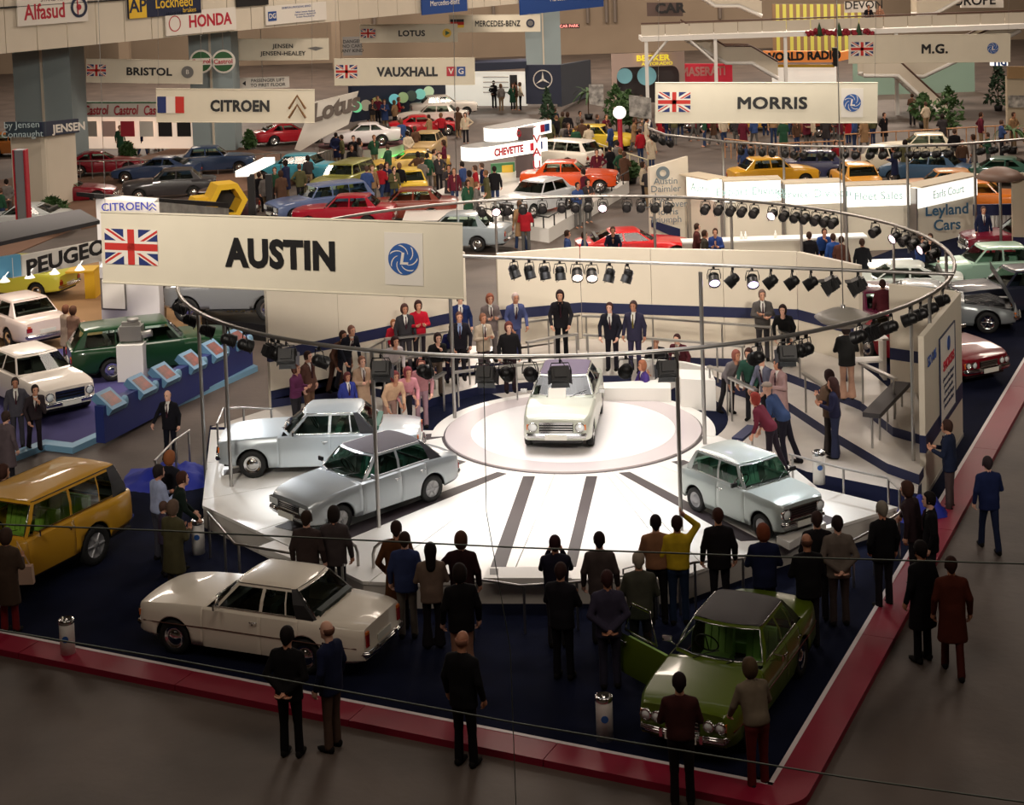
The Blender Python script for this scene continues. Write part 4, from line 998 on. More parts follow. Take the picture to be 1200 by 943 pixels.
R([(449,434),(466,422)],1.6,.67,'short sloping rail beside the pale blouse')
R([(469,464),(488,454),(521,435)],1.42,.46,'lowest steel rail at the left of the turntable')
R([(532,435),(600,427),(682,421)],1.55,.67,'long steel rail behind the turntable left of the car roof')
R([(600,378),(640,373),(679,368)],1.83,.88,'steel rail gripped by the man in black at the back wall')
R([(617,400),(648,394),(677,390)],1.75,.75,'second steel rail below the man in black')
R([(682,369),(760,371),(842,377),(908,382)],1.83,.88,'long steel rail along the back wall right of the corner')
R([(684,391),(760,395),(838,401),(872,405)],1.75,.75,'steel rail held by the two men in dark suits')
R([(913,385),(938,399)],1.83,.88,'short rail beside the seated person in black')
R([(830,428),(853,436)],1.5,.46,'short sloping rail at the end of the control desk')
R([(855,441),(886,456)],1.5,.46,'green-lit sloping rail under the group of four')
R([(942,436),(968,453)],1.6,.67,'short green-lit rail beside the long haired couple')
R([(1008,424),(1050,443)],1.83,.88,'steel rail below the doorway counter')
R([(1057,447),(1021,484)],1.45,.67,'broad dark topped leaning rail at right',wide=.38,thick=.10,m=mat('leather_dark',(52,48,50),.5),post=.6)
R([(882,498),(864,513)],1.0,.46,'navy topped rail in front of the maroon jumper',wide=.25,thick=.06,m=NAVY)
# tubular rails on the stage edge and on the carpet
T_=lambda pts,zt_,zf,lab,m=STEEL,**k: rail('tube_rail',lab,pts,zt_,zf,tube=True,m=m,group='tubular rails round the stage',**k)
T_([(925,532),(985,548),(1040,560),(1055,574)],1.0,.46,'low chrome rail along the back right edge of the stage')
T_([(243,600),(262,622),(275,637),(352,650),(404,662)],.92,.03,'dark tubular rail in front of the left of the stage')
T_([(556,678),(610,686),(672,682),(735,674),(770,668)],.88,.03,'tubular rail in front of the middle of the stage')
T_([(795,665),(812,659),(846,656),(872,654)],.88,.03,'tubular rail with curved end right of the yellow jumper')
T_([(998,634),(1022,621),(1052,602),(1068,582)],.90,.03,'tubular rail at the right corner of the stage')
T_([(254,497),(262,478),(283,478),(320,479)],1.3,.46,'white tubular rail behind the silver blue saloon')
T_([(181,540),(204,516),(222,504)],1.0,.03,'grey hoop rail beside the man with the cane')
for (px,py,lab) in((413,662,'left'),(441,664,'right')):
    q=G(px+ (8 if lab=='left' else -2),py+30,.03); hp=MB(); s_=1 if lab=='right' else -1
    pts=[Vector((q.x,q.y,.03)),Vector((q.x,q.y,.75))]+[Vector((q.x+s_*.3*(1-math.cos(u)),q.y,.75+.25*math.sin(u))) for u in(.5,1.0,1.57)]+[Vector((q.x+s_*.55,q.y,1.0))]
    hp.tube(pts,.03,8); tag(hp.obj('hoop_rail',[STEEL]),lab+' of the two curved steel hoops at the stage edge','railing')
# ---------------------------------------------------------------- lighting ring
ring=thing('lighting_ring','large circular steel lighting pipe hung with spotlights over the stand','lighting truss',(0,0,0))
MB().tube([RC+Vector((RR*math.cos(t),RR*math.sin(t),0)) for t in np.linspace(0,2*math.pi,97)[:-1]],.045,8,closed=True).obj('ring_pipe',[STEEL],ring)
cha=D(541,300,38.0); chb=D(1118,321,35.2); cha2=cha+(cha-chb)*.25; MB().tube([cha2,chb],.04,8).obj('cross_pipe',[STEEL],ring)
def onring(px,py):
    g_=G(px,py,RC.z); v=Vector((g_.x-RC.x,g_.y-RC.y)).normalized(); return Vector((RC.x+v.x*RR,RC.y+v.y*RR,RC.z))
for px,py,zf in((433,412,.03),(793,410,ZS),(1068,356,.03),(1084,345,.03),(228,366,.03),(246,382,.03),(683,232,.03),(765,231,.03),(854,235,.03),(948,240,.03),(1006,248,.03),(1119,292,.03),(582,236,.03)):
    q=onring(px,py); MB().tube([(q.x,q.y,zf),(q.x,q.y,RC.z)],.04,8).obj('upright_pole',[STEEL],ring)
for px,py,zt_ in((533,490,4.9),(826,520,0)):
    q=G(px,py,ZS)
    if not zt_: u=(q.x-cha.x)/(chb.x-cha.x); zt_=cha.z+(chb.z-cha.z)*u
    MB().tube([(q.x,q.y,ZS),(q.x,q.y,zt_)],.045,8).obj('upright_pole',[STEEL],ring)
k0=G(1047,281,RC.z-.4); q=onring(1071,262); MB().tube([(k0.x,k0.y,.9),(k0.x,k0.y,k0.z),(q.x,q.y,q.z)],.035,6).obj('bracket_pole',[STEEL],ring)
LIT=mat('lamp_lit_pink',(255,200,215),.4,emit=(255,205,215),es=9); LITV=mat('lamp_lit_violet',(225,205,255),.4,emit=(225,205,255),es=5); LITW=mat('lamp_lit_warm',(255,230,215),.4,emit=(255,228,212),es=5); LENS=mat('lens_dark',(60,58,60),.15,.4)
CANB=mat('lamp_black',(20,19,20),.42,.2)
LMESH={}
ORD=['first','second','third','fourth','fifth','sixth','seventh','eighth','ninth','tenth','eleventh','twelfth','thirteenth','fourteenth','fifteenth','sixteenth','seventeenth','eighteenth','nineteenth','twentieth','twenty-first','twenty-second','twenty-third','twenty-fourth','twenty-fifth','twenty-sixth']
LN={}
def lamp(P,label,aim,lit=None,big=False,group=None,drop=.0):
    LN[group]=LN.get(group,-1)+1; label=ORD[LN[group]]+' from left, '+label+(' lit '+('pink' if lit.name=='lamp_lit_pink' else 'white') if lit else '')
    key='big' if big else 'std'
    if key not in LMESH:
        r_=.15 if not big else .20; L_=.34 if not big else .30
        c=MB(); c.lathe([(.001,-L_*.55),(r_*.6,-L_*.52),(r_*.85,-L_*.35),(r_*.85,-L_*.02),(r_,0),(r_,L_*.5),(r_*1.05,L_*.5),(r_*1.05,L_*.56),(r_*.92,L_*.56),(r_*.92,L_*.44)],14)
        for k in range(3): c.lathe([(r_*.88,-L_*(.12+.1*k)),(r_*.97,-L_*(.14+.1*k)),(r_*.88,-L_*(.16+.1*k))],14)
        l_=MB(); l_.lathe([(.001,L_*.47),(r_*.6,L_*.46),(r_*.91,L_*.42)],14)
        y=MB(); yr=r_*1.18; y.tube([(-yr,0,0),(-yr,0,.12),(-yr*.8,0,.26),(yr*.8,0,.26),(yr,0,.12),(yr,0,0)],.014,5)
        k_=MB(); k_.box((0,0,.30),(.05,.07,.09)); k_.tube([(0,0,.26),(0,0,.36)],.016,5)
        cb=MB(); cb.tube([(.02,0,.33),(.10,.03,.2),(.16,.08,-.08),(.12,.1,-.22),(.02,.07,-.16),(0,0,-.12)],.009,4)
        if big:   # square flood with barn doors
            c=MB(); c.box((0,0,-.02),(.36,.30,.26),tx=1.12,ty=1.12); c.box((0,0,-.18),(.26,.22,.08))
            for k in range(4): c.box((0,0,-.12+.06*k),(.385+.012*k,.325+.012*k,.012))
            for s_ in(1,-1):
                c.add([(.2*s_,-.15,.11),(.2*s_,.15,.11),(.27*s_,.17,.26),(.27*s_,-.17,.26)],[(0,1,2,3)]); c.add([(-.19,.165*s_,.11),(.19,.165*s_,.11),(.21,.23*s_,.26),(-.21,.23*s_,.26)],[(0,1,2,3)])
            l_=MB(); l_.box((0,0,.105),(.34,.28,.02))
        LMESH[key]=(c.mesh('lamp_can',[CANB]),l_.mesh('lens',[LENS]),y.mesh('yoke',[CANB]),k_.mesh('clamp',[CANB]),cb.mesh('cable',[BLACK]))
    t=thing('stage_lamp',label,'spotlight',(P.x,P.y,P.z-.37*.85-drop*.3),0,group); t.scale=(.85,)*3; me=LMESH[key]
    d_=Vector(aim)-Vector(t.location); yaw=math.atan2(d_.y,d_.x)-math.pi/2; t.rotation_euler=(0,0,yaw)
    dl=Matrix.Rotation(-yaw,3,'Z')@d_; q=dl.to_track_quat('Z','Y')
    can=link('lamp_can',me[0],t); can.rotation_euler=q.to_euler()
    ln=link('lens',me[1],can)
    if lit: ln.material_slots[0].link='OBJECT'; ln.material_slots[0].material=lit
    link('yoke',me[2],t); link('clamp',me[3],t); link('cable',me[4],t)
    return t
AIM=(TC.x,TC.y-.5,.6)
gF='spotlights on the front of the ring'; 
for i,(px,lit,big) in enumerate(((300,0,0),(310,0,0),(326,0,1),(384,0,0),(441,0,1),(498,0,0),(571,0,1),(595,LITV,0),(622,0,0),(656,0,1),(733,0,0),(785,0,1),(877,LITW,0),(927,0,1),(946,0,0),(962,0,0))):
    q=onring(px,414 if 400<px<800 else (400 if px<400 else 395)); lamp(q,'black spotlight on the front of the ring over the stage',AIM if not big else (q.x+RNG.uniform(-1,1),q.y+6,0),lit or None,bool(big),gF,drop=.12 if big else .05)
gL='spotlights on the left of the ring'
for px,py in((214,345),(211,360),(219,374),(238,386),(252,394),(281,404)): lamp(onring(px,py),'black spotlight on the left curve of the ring',AIM,None,px==281,gL)
gR='spotlights on the right of the ring'
for px,py in((1036,382),(1050,376),(1062,368),(1078,358),(1088,352),(1098,345),(1106,335)): lamp(onring(px,py),'black spotlight on the right curve of the ring',AIM,None,px in(1050,),gR)
gT='spotlights on the far right of the ring'
for px,py,l_ in((1038,256,0),(1068,262,LIT),(1078,266,0),(1088,270,0),(1098,275,LIT),(1106,282,0)): lamp(onring(px,py),'black spotlight at the far right bend of the ring',AIM,l_ or None,False,gT)
gB='spotlights along the back of the ring'
for px,l_ in((569,0),(585,LIT),(598,0),(615,0),(637,0),(658,0),(673,0),(687,0),(703,LIT),(730,0),(746,0),(762,0),(777,0),(822,0),(839,0),(855,0),(870,0),(887,0),(914,LIT),(932,0),(950,0),(966,0),(985,0),(1003,0),(1018,0)):
    lamp(onring(px,234+(abs(px-780)/230)**2*6),'black spotlight along the back of the ring',AIM,l_ or None,False,gB)
gC='spotlights on the straight cross pipe'
for px,l_ in((602,0),(620,0),(638,0),(656,0),(676,LITW),(693,LITW),(714,0),(735,0),(836,LITV),(858,0),(881,LITV),(903,0),(928,0),(950,0),(974,0),(1005,0)):
    u=(px-541)/(1118-541); P=cha+(chb-cha)*u; P=D(px,306+15*u,P.y); lamp(cha+(chb-cha)*((P.x-cha.x)/(chb.x-cha.x)),'black spotlight hanging from the straight cross pipe',((P.x,P.y-7,0) if l_ else AIM),l_ or None,px in(974,1005),gC)
# pendant dish
pdq=D(988,371,35.0); pn=thing('pendant_dish','large grey saucer shaped pendant hanging at the right of the stand','pendant',pdq)
MB().lathe([(.001,-.24),(.3,-.20),(.50,-.1),(.62,0),(.50,.07),(.3,.15),(.12,.19),(.001,.2)],28).obj('dish',[mat('dish_grey',(128,122,112),.4)],pn)
MB().tube([(0,0,.18),(0,0,9)],.012,4).obj('wire',[STEEL],pn); MB().lathe([(.05,.17),(.05,.26),(.001,.27)],8).obj('cap',[STEEL],pn)
# bins with chrome ashtray tops
for px,py,lab in((80,770,'white cylindrical litter bin on the red kerb at lower left'),(709,866,'white cylindrical litter bin beside the green car'),(233,648,'white cylindrical litter bin under the rail at the left of the stage'),(960,566,'white cylindrical litter bin behind the small silver car')):
    q=G(px,py,.03 if px!=960 else .5); t=thing('ashtray_bin',lab,'bin',q,0,'white ashtray bins'); 
    MB().lathe([(.001,.0),(.125,0),(.125,.62),(.12,.63)],20).obj('bin_body',[WHITE],t); MB().lathe([(.13,.60),(.135,.66),(.11,.68),(.09,.62),(.03,.62),(.03,.67),(.001,.67)],20).obj('ashtray_top',[CHROME],t)
    disc(t,mat('emblem_blue',(40,88,158),.6),0,-.12,.36,.055,name='emblem',n=14)
# blue dust sheet heap
from mathutils import noise as MN
def heap(px,py,label,m,w=1.6,h=.35):
    q=G(px,py,.03); mb=MB(); n=22; vs=[]
    for i in range(n+1):
        for j in range(n+1):
            x=(i/n-.5)*2; y=(j/n-.5)*2; e=max(0,1-(x*x+y*y)**.8); k=MN.noise(Vector((x*2.2,y*2.2,1.3)))*.7+MN.noise(Vector((x*6,y*6,4.)))*.35
            vs.append((x*w/2*(1+.1*k),y*w/2*.8,max(0,e*h*(1+k)*(1.3))))
    fs=[(i*(n+1)+j,(i+1)*(n+1)+j,(i+1)*(n+1)+j+1,i*(n+1)+j+1) for i in range(n) for j in range(n)]
    mb.add([Vector(v)+q for v in vs],fs,0,True); return tag(mb.obj('dust_sheet',[m]),label,'cloth')
BS=mat('blue_sheet',(24,40,150),.7)
heap(202,562,'crumpled bright blue dust sheet on the floor left of the stage',BS,2.2,.28)
heap(1082,605,'crumpled blue sheet at the foot of the poster wall',BS,1.2,.3)
# small barrier stand
bq=G(745,715,.03); bs=thing('hoop_stand','small white hoop barrier near the green car door','railing',bq); MB().tube([(-.2,0,0),(-.2,0,.75),(0,.0,.8),(.35,-.2,.6),(.4,-.25,0)],.018,6).obj('frame',[STEEL],bs)
# ---------------------------------------------------------------- cars of the stand
P6G=(95,120,110)
make_car('p6','white four-door saloon with black rear pillars seen from behind at front left',(-4.45,27.15,.03),158,(242,233,216),interior=(40,52,48),pillar=(30,28,30),strip=mat('strip_brown',(90,60,50),.5),scale=.96,grille='horizontal',plate='white')
make_car('p6','silver blue four-door saloon at the back left of the stage',(-4.45,35.25,ZS),179,(186,196,202),.35,interior=(60,105,92),pillar=(28,30,40),scale=.96)
make_car('hatch','silver saloon with dark grey vinyl roof at the left of the stage',(-3.22,32.45,ZS),-137,(165,172,176),.5,roof=(66,62,72),pillar=(30,30,36),interior=(30,80,66),scale=.95,style='slots',cap=mat('wheel_silver',(170,170,172),.35,.5))
make_car('mini','small silver two-door car with upright tail on the right of the stage',(4.32,31.2,ZS),-56,(178,188,186),.4,interior=(110,165,145),scale=.93,grille='dark',cap=mat('wheel_silver'))  # green cabin glow is put into the interior colour
make_car('estate4x4','mustard yellow high estate car at left on the navy carpet',(-9.6,30.6,.03),-117,(196,146,40),interior=(175,205,85),pillar=(30,28,30),scale=1.0,style='slots',cap=mat('wheel_silver'))  # interior colour brightened to stand in for greenish light inside the cabin
make_car('p6','olive green saloon with black vinyl roof and open driver door',(3.1,24.75,.03),-117,(86,104,22),interior=(165,205,110),roof=(52,46,48),pillar=(35,50,10),scale=.96,open_door=True,strip=mat('strip_red',(90,20,20),.5))  # interior carries the green fluorescent light in its trim colour
make_car('saloon','pale saloon with purple grey vinyl roof on the turntable',(.95,37.35,ZS+.036),-97.5,(196,200,186),.2,roof=(104,92,116),interior=(60,60,70),scale=.97)
make_car('limo','dark red luxury saloon behind the poster wall at right',(10.75,43.4,.03),-62,(120,14,28),interior=(90,70,50),scale=1.0)
make_car('coupe','silver grand tourer coupe with its bonnet raised at far right',(12.2,47.6,.03),-14,(150,156,158),.4,interior=(70,70,70),open_bonnet=True,scale=1.05,style='slots')
tp=thing('windscreen_card','white card standing inside the turntable car windscreen','card',(0,0,0)); MB().box((0,0,0),(.4,.02,.35)).obj('card_sheet',[SGN],tp); tp.location=(.75,36.55,ZS+1.0); tp.rotation_euler=(rad(-30),0,rad(-8))
# ---------------------------------------------------------------- people of the stand
def at_head(px,py,zl,h=1.76,sc=1.0): return (lambda g:Vector((g.x,g.y,zl)))(G(px,py,zl+h*sc))
def H_(px,py,zl,face,pose,label,sc=1.0,**k):
    j=skel(pose)['head']; off=Vector((j[0],j[1],0))*sc; hz=(j[2]+.125)*sc; g=G(px,py,zl+hz); a=rad(face)
    g=Vector((g.x-off.x*math.cos(a)+off.y*math.sin(a),g.y-off.x*math.sin(a)-off.y*math.cos(a),zl)); return person(g,face,pose,label,scale=sc,**k)
def F_(px,py,zl,face,pose,label,sc=1.0,**k): g=G(px,py,zl); return person(g,face,pose,label,scale=sc,**k)
C0=.035; SC=1.06
DK=(24,22,26); BR=(58,42,36); 
# audience along the front of the stage, seen from behind
H_(359,599,C0,80,'stand','man in brown jacket at the left of the front rail pair',SC,top=(58,46,44),hair=(45,30,22))
H_(391,594,C0,85,'pocket','man with longish dark hair in grey brown jacket beside the hoop rails',SC,top=(62,54,54),hair=(30,22,18),hk='hair_bob')
H_(464,611,C0,92,'pocket','person in long ginger brown coat at the stage front',SC,top=(84,50,26),kind='coat',hair=(48,32,24))
H_(474,624,C0,85,'stand','man in mid blue jacket and grey trousers at the stage front',SC*.97,top=(44,54,92),legs=(100,92,84),hair=(50,36,28))
H_(504,637,C0,92,'hold','woman with dark hair in tan jacket with shoulder bag',SC*.94,top=(110,92,80),kind='jacket',legs=(24,20,24),lk='flares',hair=(26,18,16),hk='hair_long')
H_(540,624,C0,85,'hips','man in dark maroon jacket with bushy brown hair and hand on hip',SC,top=(42,20,24),hair=(78,48,34),hk='hair_bob')
H_(538,662,C0,100,'stand','person in black jacket and pink beige flared trousers',SC*1.02,top=(16,14,17),legs=(150,110,90),lk='flares',hair=(34,24,22),hk='hair_bob')
H_(650,628,C0,88,'camera','man in dark navy jacket raising a camera with both arms',SC,top=(28,26,42),hair=(50,26,30))
H_(657,660,C0,70,'crossed','man in dark coat close behind the man with the camera',SC,top=(26,24,30),hair=(56,36,34),legs=(20,18,24))
H_(702,624,C0,85,'stand','man in grey brown suit jacket with black hair',SC,top=(72,62,60),hair=(36,20,20))
H_(711,669,C0,92,'behind','person in purple grey jacket behind the grey brown suit',SC,top=(56,52,70),legs=(50,48,64),hair=(60,34,34))
H_(748,647,C0,88,'hold','grey haired man in grey green jacket',SC*1.02,top=(70,70,60),hair=(150,136,120))
H_(768,604,C0,90,'hold','man in tan jumper and black trousers at the rail',SC,top=(140,98,70),kind='jumper',legs=(22,18,18),hair=(30,18,16))
H_(793,605,C0,85,'armup','man in yellow jumper and blue jeans with one arm raised to his head',SC,top=(190,160,36),kind='jumper',legs=(28,44,70),hair=(46,28,22))
H_(841,596,C0,92,'stand','man in black suit right of the yellow jumper',SC,top=(24,20,24),hair=(62,34,26))
H_(894,615,C0,90,'hold','person with reddish hair in navy jacket at the right rail',SC,top=(22,28,60),hair=(120,62,40),hk='hair_bob',legs=(20,22,44))
H_(945,626,C0,95,'hold','balding man in black suit between the rail and the green car',SC,top=(18,16,20),hair=(90,60,48),hk='hair_bald')
H_(957,600,C0,85,'stand','man in black jacket behind the balding man',SC,top=(22,20,24),hair=(56,38,34))
H_(981,605,C0,92,'behind','man in grey jacket with his hands behind his back',SC,top=(104,94,86),legs=(70,60,58),hair=(40,28,26))
H_(1033,588,C0,110,'pocket','grey haired person in black jacket near the right kerb',SC,top=(16,15,18),hair=(120,112,100))
H_(1062,565,C0,140,'reach','man in dark brown jacket with bushy brown hair at the stage corner',SC,top=(44,30,34),hair=(62,38,28),hk='hair_bob')
H_(1088,577,C0,170,'stand','man in black suit with black hair turned left at the right kerb',SC,top=(16,15,18),hair=(22,16,16))
F_(1082,775,0,120,'stand','tall dark figure in black standing on the aisle outside the right kerb',SC*1.05,top=(14,13,16),legs=(14,13,15),hair=(24,18,18),kind='coat')
F_(1114,598,C0,150,'hold','man in navy suit at the end of the poster wall',SC*.98,top=(30,38,62),legs=(80,66,66),hair=(60,40,34))
F_(1160,645,0,95,'walk','walker in blue jacket and jeans on the right aisle',SC*.95,top=(24,34,72),legs=(26,34,60),hair=(50,40,44))
F_(1117,790,0,85,'stride','walker in rust brown coat low on the right aisle',SC,top=(74,30,18),kind='coat',legs=(70,26,20),hair=(50,26,20),lk='trousers')
# three men on the near aisle
F_(342,886,0,75,'behind','man in black suit with his hands behind his back on the near aisle',SC*1.03,top=(18,16,18),legs=(16,14,16),hair=(24,18,18))
F_(391,878,0,150,'stand','balding man in navy blazer and grey brown trousers on the near aisle',SC*1.03,top=(24,30,58),legs=(86,66,56),hair=(110,74,60),hk='hair_bald')
F_(546,897,0,60,'stand','bald man in black suit and white collar on the near aisle',SC*1.05,top=(17,16,19),legs=(16,14,17),hair=(140,96,78),hk='hair_bald')
F_(800,945,0,85,'hold','figure in dark red brown jumper leaning towards the green car',SC*.98,top=(58,26,24),kind='jumper',legs=(20,14,16),hair=(30,20,20))
F_(889,924,C0,110,'rail','person in striped grey jumper and red trousers by the green car wing',SC*.95,top=(112,100,84),kind='jumper',legs=(96,30,30),hair=(78,62,44),hk='hair_bob')
# left corner
H_(186,545,C0,40,'hold','man in pale blue shirt at the left end of the stage rail',SC,top=(150,160,190),kind='blouse',hair=(34,28,28),legs=(60,60,70))
H_(199,529,C0,60,'stand','person with ginger hair in black jacket behind the pale shirt',SC,top=(20,20,26),hair=(130,78,46),hk='hair_bob')
H_(214,553,C0,20,'rail','person in dark green jumper with a hand on the rail',SC,top=(18,30,24),kind='jumper',hair=(62,36,28),legs=(44,36,32))
H_(203,587,C0,60,'hold','person in olive coat bending near the left bin',SC*.97,top=(70,66,44),kind='coat',hair=(90,72,60),hk='hair_bob',legs=(50,40,36))
H_(192,588,C0,20,'hold','child sized figure in dark violet jacket near the left bin',.80,top=(52,44,62),hair=(80,60,52))
F_(201,540,0,-105,'cane','bald man in black suit leaning on a dark cane',.94,top=(20,20,26),hair=(120,90,80),hk='hair_bald',legs=(18,20,30))
q=G(192,537,0); c_=MB(); c_.tube([q+Vector((.0,-.12,0)),q+Vector((.16,-.1,.84)),q+Vector((.26,-.1,.87))],.016,6); tag(c_.obj('walking_stick',[BLACK]),'dark walking stick held by the bald man in black','stick')
F_(12,742,C0,75,'hold','woman in brown coat carrying a pale shoulder bag at far left',SC*.98,top=(66,52,42),kind='coat',lk='trousers',legs=(110,26,30),hair=(56,40,32),hk='hair_bob')
q=G(24,712,.03)+Vector((.12,0,.62)); bg=thing('shoulder_bag','pale canvas shoulder bag carried by the woman in brown','bag',q); MB().box((0,0,0),(.32,.12,.34),tx=.85).obj('bag_body',[mat('bag_canvas',(190,160,140),.8)],bg); MB().tube([(-.1,0,.15),(-.12,0,.62),(.1,0,.15)],.012,5).obj('strap',[mat('bag_canvas')],bg)
H_(4,545,0,30,'stand','dark haired visitor at the left edge behind the mustard estate car',SC,top=(60,30,34),hair=(60,36,30),hk='hair_bob')
H_(7,482,0,60,'pocket','visitor in mottled grey coat at the left edge of the picture',.98,top=(96,84,88),kind='coat',hair=(60,46,42))
# two men in front of the white saloon on the blue stand
F_(22,524,.1,-75,'pocket','man in grey suit standing in front of the near white saloon',.95,top=(74,72,80),legs=(60,58,66),hair=(60,50,46))
F_(42,528,.1,-60,'chin','man in dark brown jacket with a camera by the white saloon',.95,top=(48,40,44),legs=(34,28,32),hair=(40,30,30))
F_(88,428,.1,60,'hold','person in long camel coat behind the green estate car',.95,top=(128,98,82),kind='coat',legs=(40,30,36),hair=(90,60,44),hk='hair_bob')
F_(79,424,.1,50,'hold','companion in pale mac reading a leaflet',.92,top=(170,150,130),kind='coat',legs=(60,50,48),hair=(110,70,50),hk='hair_bob')
# visitors on the viewing stands
Z1,Z2,Z3=.455,.67,.88
H_(347,426,Z1,-20,'hold','woman in purple jumper and glasses at the far left of the stand',.94,top=(96,44,78),kind='jumper',hair=(100,62,50),hk='hair_bob')
H_(361,412,Z1,-30,'pocket','man in brown jacket over white shirt with glasses beside the purple jumper',.98,top=(96,66,56),hair=(54,34,28),legs=(120,90,70))
H_(402,388,Z2,-50,'leanrail','man in brown suit leaning on the left rail',.98,top=(82,54,42),hair=(60,38,30),legs=(70,46,38))
H_(412,382,Z3,-50,'leanrail','man in black suit leaning on the left rail',.98,top=(22,24,34),hair=(120,84,70),legs=(30,30,40))
H_(424,418,Z1,-60,'hold','person in pale tan coat standing sideways at left of the stand',.96,top=(168,140,116),kind='coat',hair=(120,84,66),legs=(90,70,60))
H_(407,437,Z1,-60,'stand','child in bright blue jacket beside the tan coat',.80,top=(52,62,140),hair=(90,44,44),hk='hair_bob')
H_(463,395,Z2,-60,'leanrail','woman in pale grey blouse leaning on the middle rail',.96,top=(190,180,180),kind='blouse',hair=(50,28,28),hk='hair_bob',legs=(24,26,36))
H_(461,375,Z3,-70,'rail','small child in red jumper at the back left rail',.72,top=(170,26,44),kind='jumper',hair=(140,90,60),hk='hair_bob')
H_(474,357,Z3,-70,'stand','woman in charcoal jacket over white blouse at the back left',.96,top=(52,50,54),hair=(70,44,40),hk='hair_bob',legs=(70,66,72))
H_(490,353,Z3,-75,'hold','woman in bright red jacket at the back left of the stand',.98,top=(176,22,44),kind='blouse',hair=(56,34,32),hk='hair_bob',legs=(50,44,52))
H_(513,391,Z2,-70,'chin','person in black leaning with head on hand at the middle rail',.94,top=(24,24,26),kind='jumper',hair=(44,30,28),hk='hair_bob',legs=(90,76,66))
H_(530,379,Z2,-80,'leanrail','man in navy jumper leaning on the rail behind the steel pole',.98,top=(26,28,76),kind='jumper',hair=(48,34,34),legs=(40,32,52))
H_(538,366,Z3,-80,'rail','man in black suit and blue shirt behind the navy jumper',1.0,top=(32,30,38),shirt=(150,170,210),hair=(90,62,54))
H_(539,345,Z3,-85,'stand','man in navy blazer partly hidden by the banner edge',1.0,top=(26,40,84),hair=(70,50,44))
H_(463,436,Z1,-60,'leanrail','young person in cream jacket leaning on the lowest rail',.95,top=(196,160,130),kind='blouse',hair=(110,50,50),hk='hair_bob',legs=(150,120,110))
H_(478,431,Z1,-70,'leanrail','young person in pink shirt leaning on the lowest rail',.95,top=(206,140,150),kind='blouse',hair=(130,56,66),hk='hair_bob')
H_(493,421,Z1,-80,'rail','person in rose pink coat beside the lowest rail',.95,top=(170,120,124),kind='jumper',hair=(130,76,66),hk='hair_bob',legs=(150,120,130))
H_(566,368,Z3,-60,'hold','person in beige mac turning away beside the grey suit',.95,top=(176,160,140),kind='jacket',hair=(120,80,60),legs=(70,60,62))
H_(574,345,Z3,-75,'hold','man in grey suit and dark tie holding papers in the wall opening',1.0,top=(112,100,98),hair=(130,74,56),hk='hair_bob',legs=(100,92,92))
H_(596,378,Z2,-80,'stand','man in black jumper with white collar at centre of the stand',.98,top=(26,24,26),kind='jumper',hair=(96,50,44),hk='hair_bob',legs=(40,26,30))
H_(604,344,Z3,-70,'rail','grey haired man in blue denim suit at the back rail',1.02,top=(72,80,122),hair=(176,156,150),legs=(64,70,112))
H_(656,341,Z3,-95,'rail','man in black with moustache gripping the back rail with both hands',1.04,top=(32,30,34),kind='jacket',shirt=(30,30,34),hair=(40,26,28),hk='hair_bob',legs=(18,18,22))
H_(714,355,Z3,-105,'rail','man in black suit and glasses at the rail right of the corner',1.0,top=(26,26,36),hair=(60,36,34),legs=(28,26,34))
H_(742,353,Z3,-110,'stand','man in navy suit with olive tie right of the corner',1.02,top=(44,42,62),tie=(110,100,50),hair=(70,52,50),legs=(46,42,66))
H_(768,395,.05,-100,'leanrail','bald bearded man in black behind the control desk',.98,top=(28,26,28),kind='jumper',hair=(150,90,70),hk='hair_bald')
H_(793,392,.05,-120,'leanrail','dark haired man in maroon jacket behind the control desk',.98,top=(84,36,44),hair=(56,30,30),hk='hair_short')
H_(752,423,-.38,-160,'sit','seated desk operator with fair hair in purple jacket',.95,top=(70,52,120),kind='jacket',hair=(150,96,70),hk='hair_bob')
H_(893,340,Z3,-90,'crossed','man in grey suit with folded arms against the back wall',1.02,top=(82,78,76),hair=(110,92,84),legs=(64,62,66))
H_(917,358,Z3,-110,'leanrail','dark haired person in black jacket resting on the short rail',.96,top=(26,26,28),kind='jumper',hair=(40,24,22),hk='hair_bob')
H_(863,411,Z1,-60,'leanrail','person with reddish hair in grey top at the green-lit rail',.95,top=(110,104,106),kind='jumper',hair=(140,84,72),hk='hair_bob')
H_(877,409,Z1,-120,'rail','person in dark green jumper behind the round lamp',.98,top=(40,74,62),kind='jumper',hair=(60,36,32),hk='hair_bob')
H_(892,416,Z1,-140,'rail','person in blue grey jacket and dark cap at the green-lit rail',.96,top=(104,106,124),hair=(50,50,60),hk='cap')
H_(911,420,Z1,-150,'hold','person in long pinkish tweed coat at the green-lit rail',1.0,top=(164,134,132),kind='coat',hair=(50,40,50),hk='hair_bob')
H_(884,461,Z1,150,'leanrail','red haired person in maroon jumper bending over the rail',.98,top=(96,34,48),kind='jumper',hair=(150,58,48),hk='hair_bob',legs=(34,26,34))
H_(899,448,Z1,150,'leanrail','person in blue denim jacket and pale flat cap leaning on the rail',1.02,top=(48,64,98),kind='blouse',hair=(150,136,124),hk='cap',legs=(26,24,34))
H_(975,443,Z1,160,'hold','woman with very long dark hair in navy jacket and flared jeans',.98,top=(30,30,54),kind='blouse',hair=(56,34,32),hk='hair_long',legs=(42,46,70),lk='flares')
H_(971,434,Z1,120,'hold','man with bushy dark hair in brown jacket and flares behind the long haired woman',1.02,top=(96,76,62),hair=(50,32,30),hk='hair_bob',legs=(48,42,40),lk='flares')
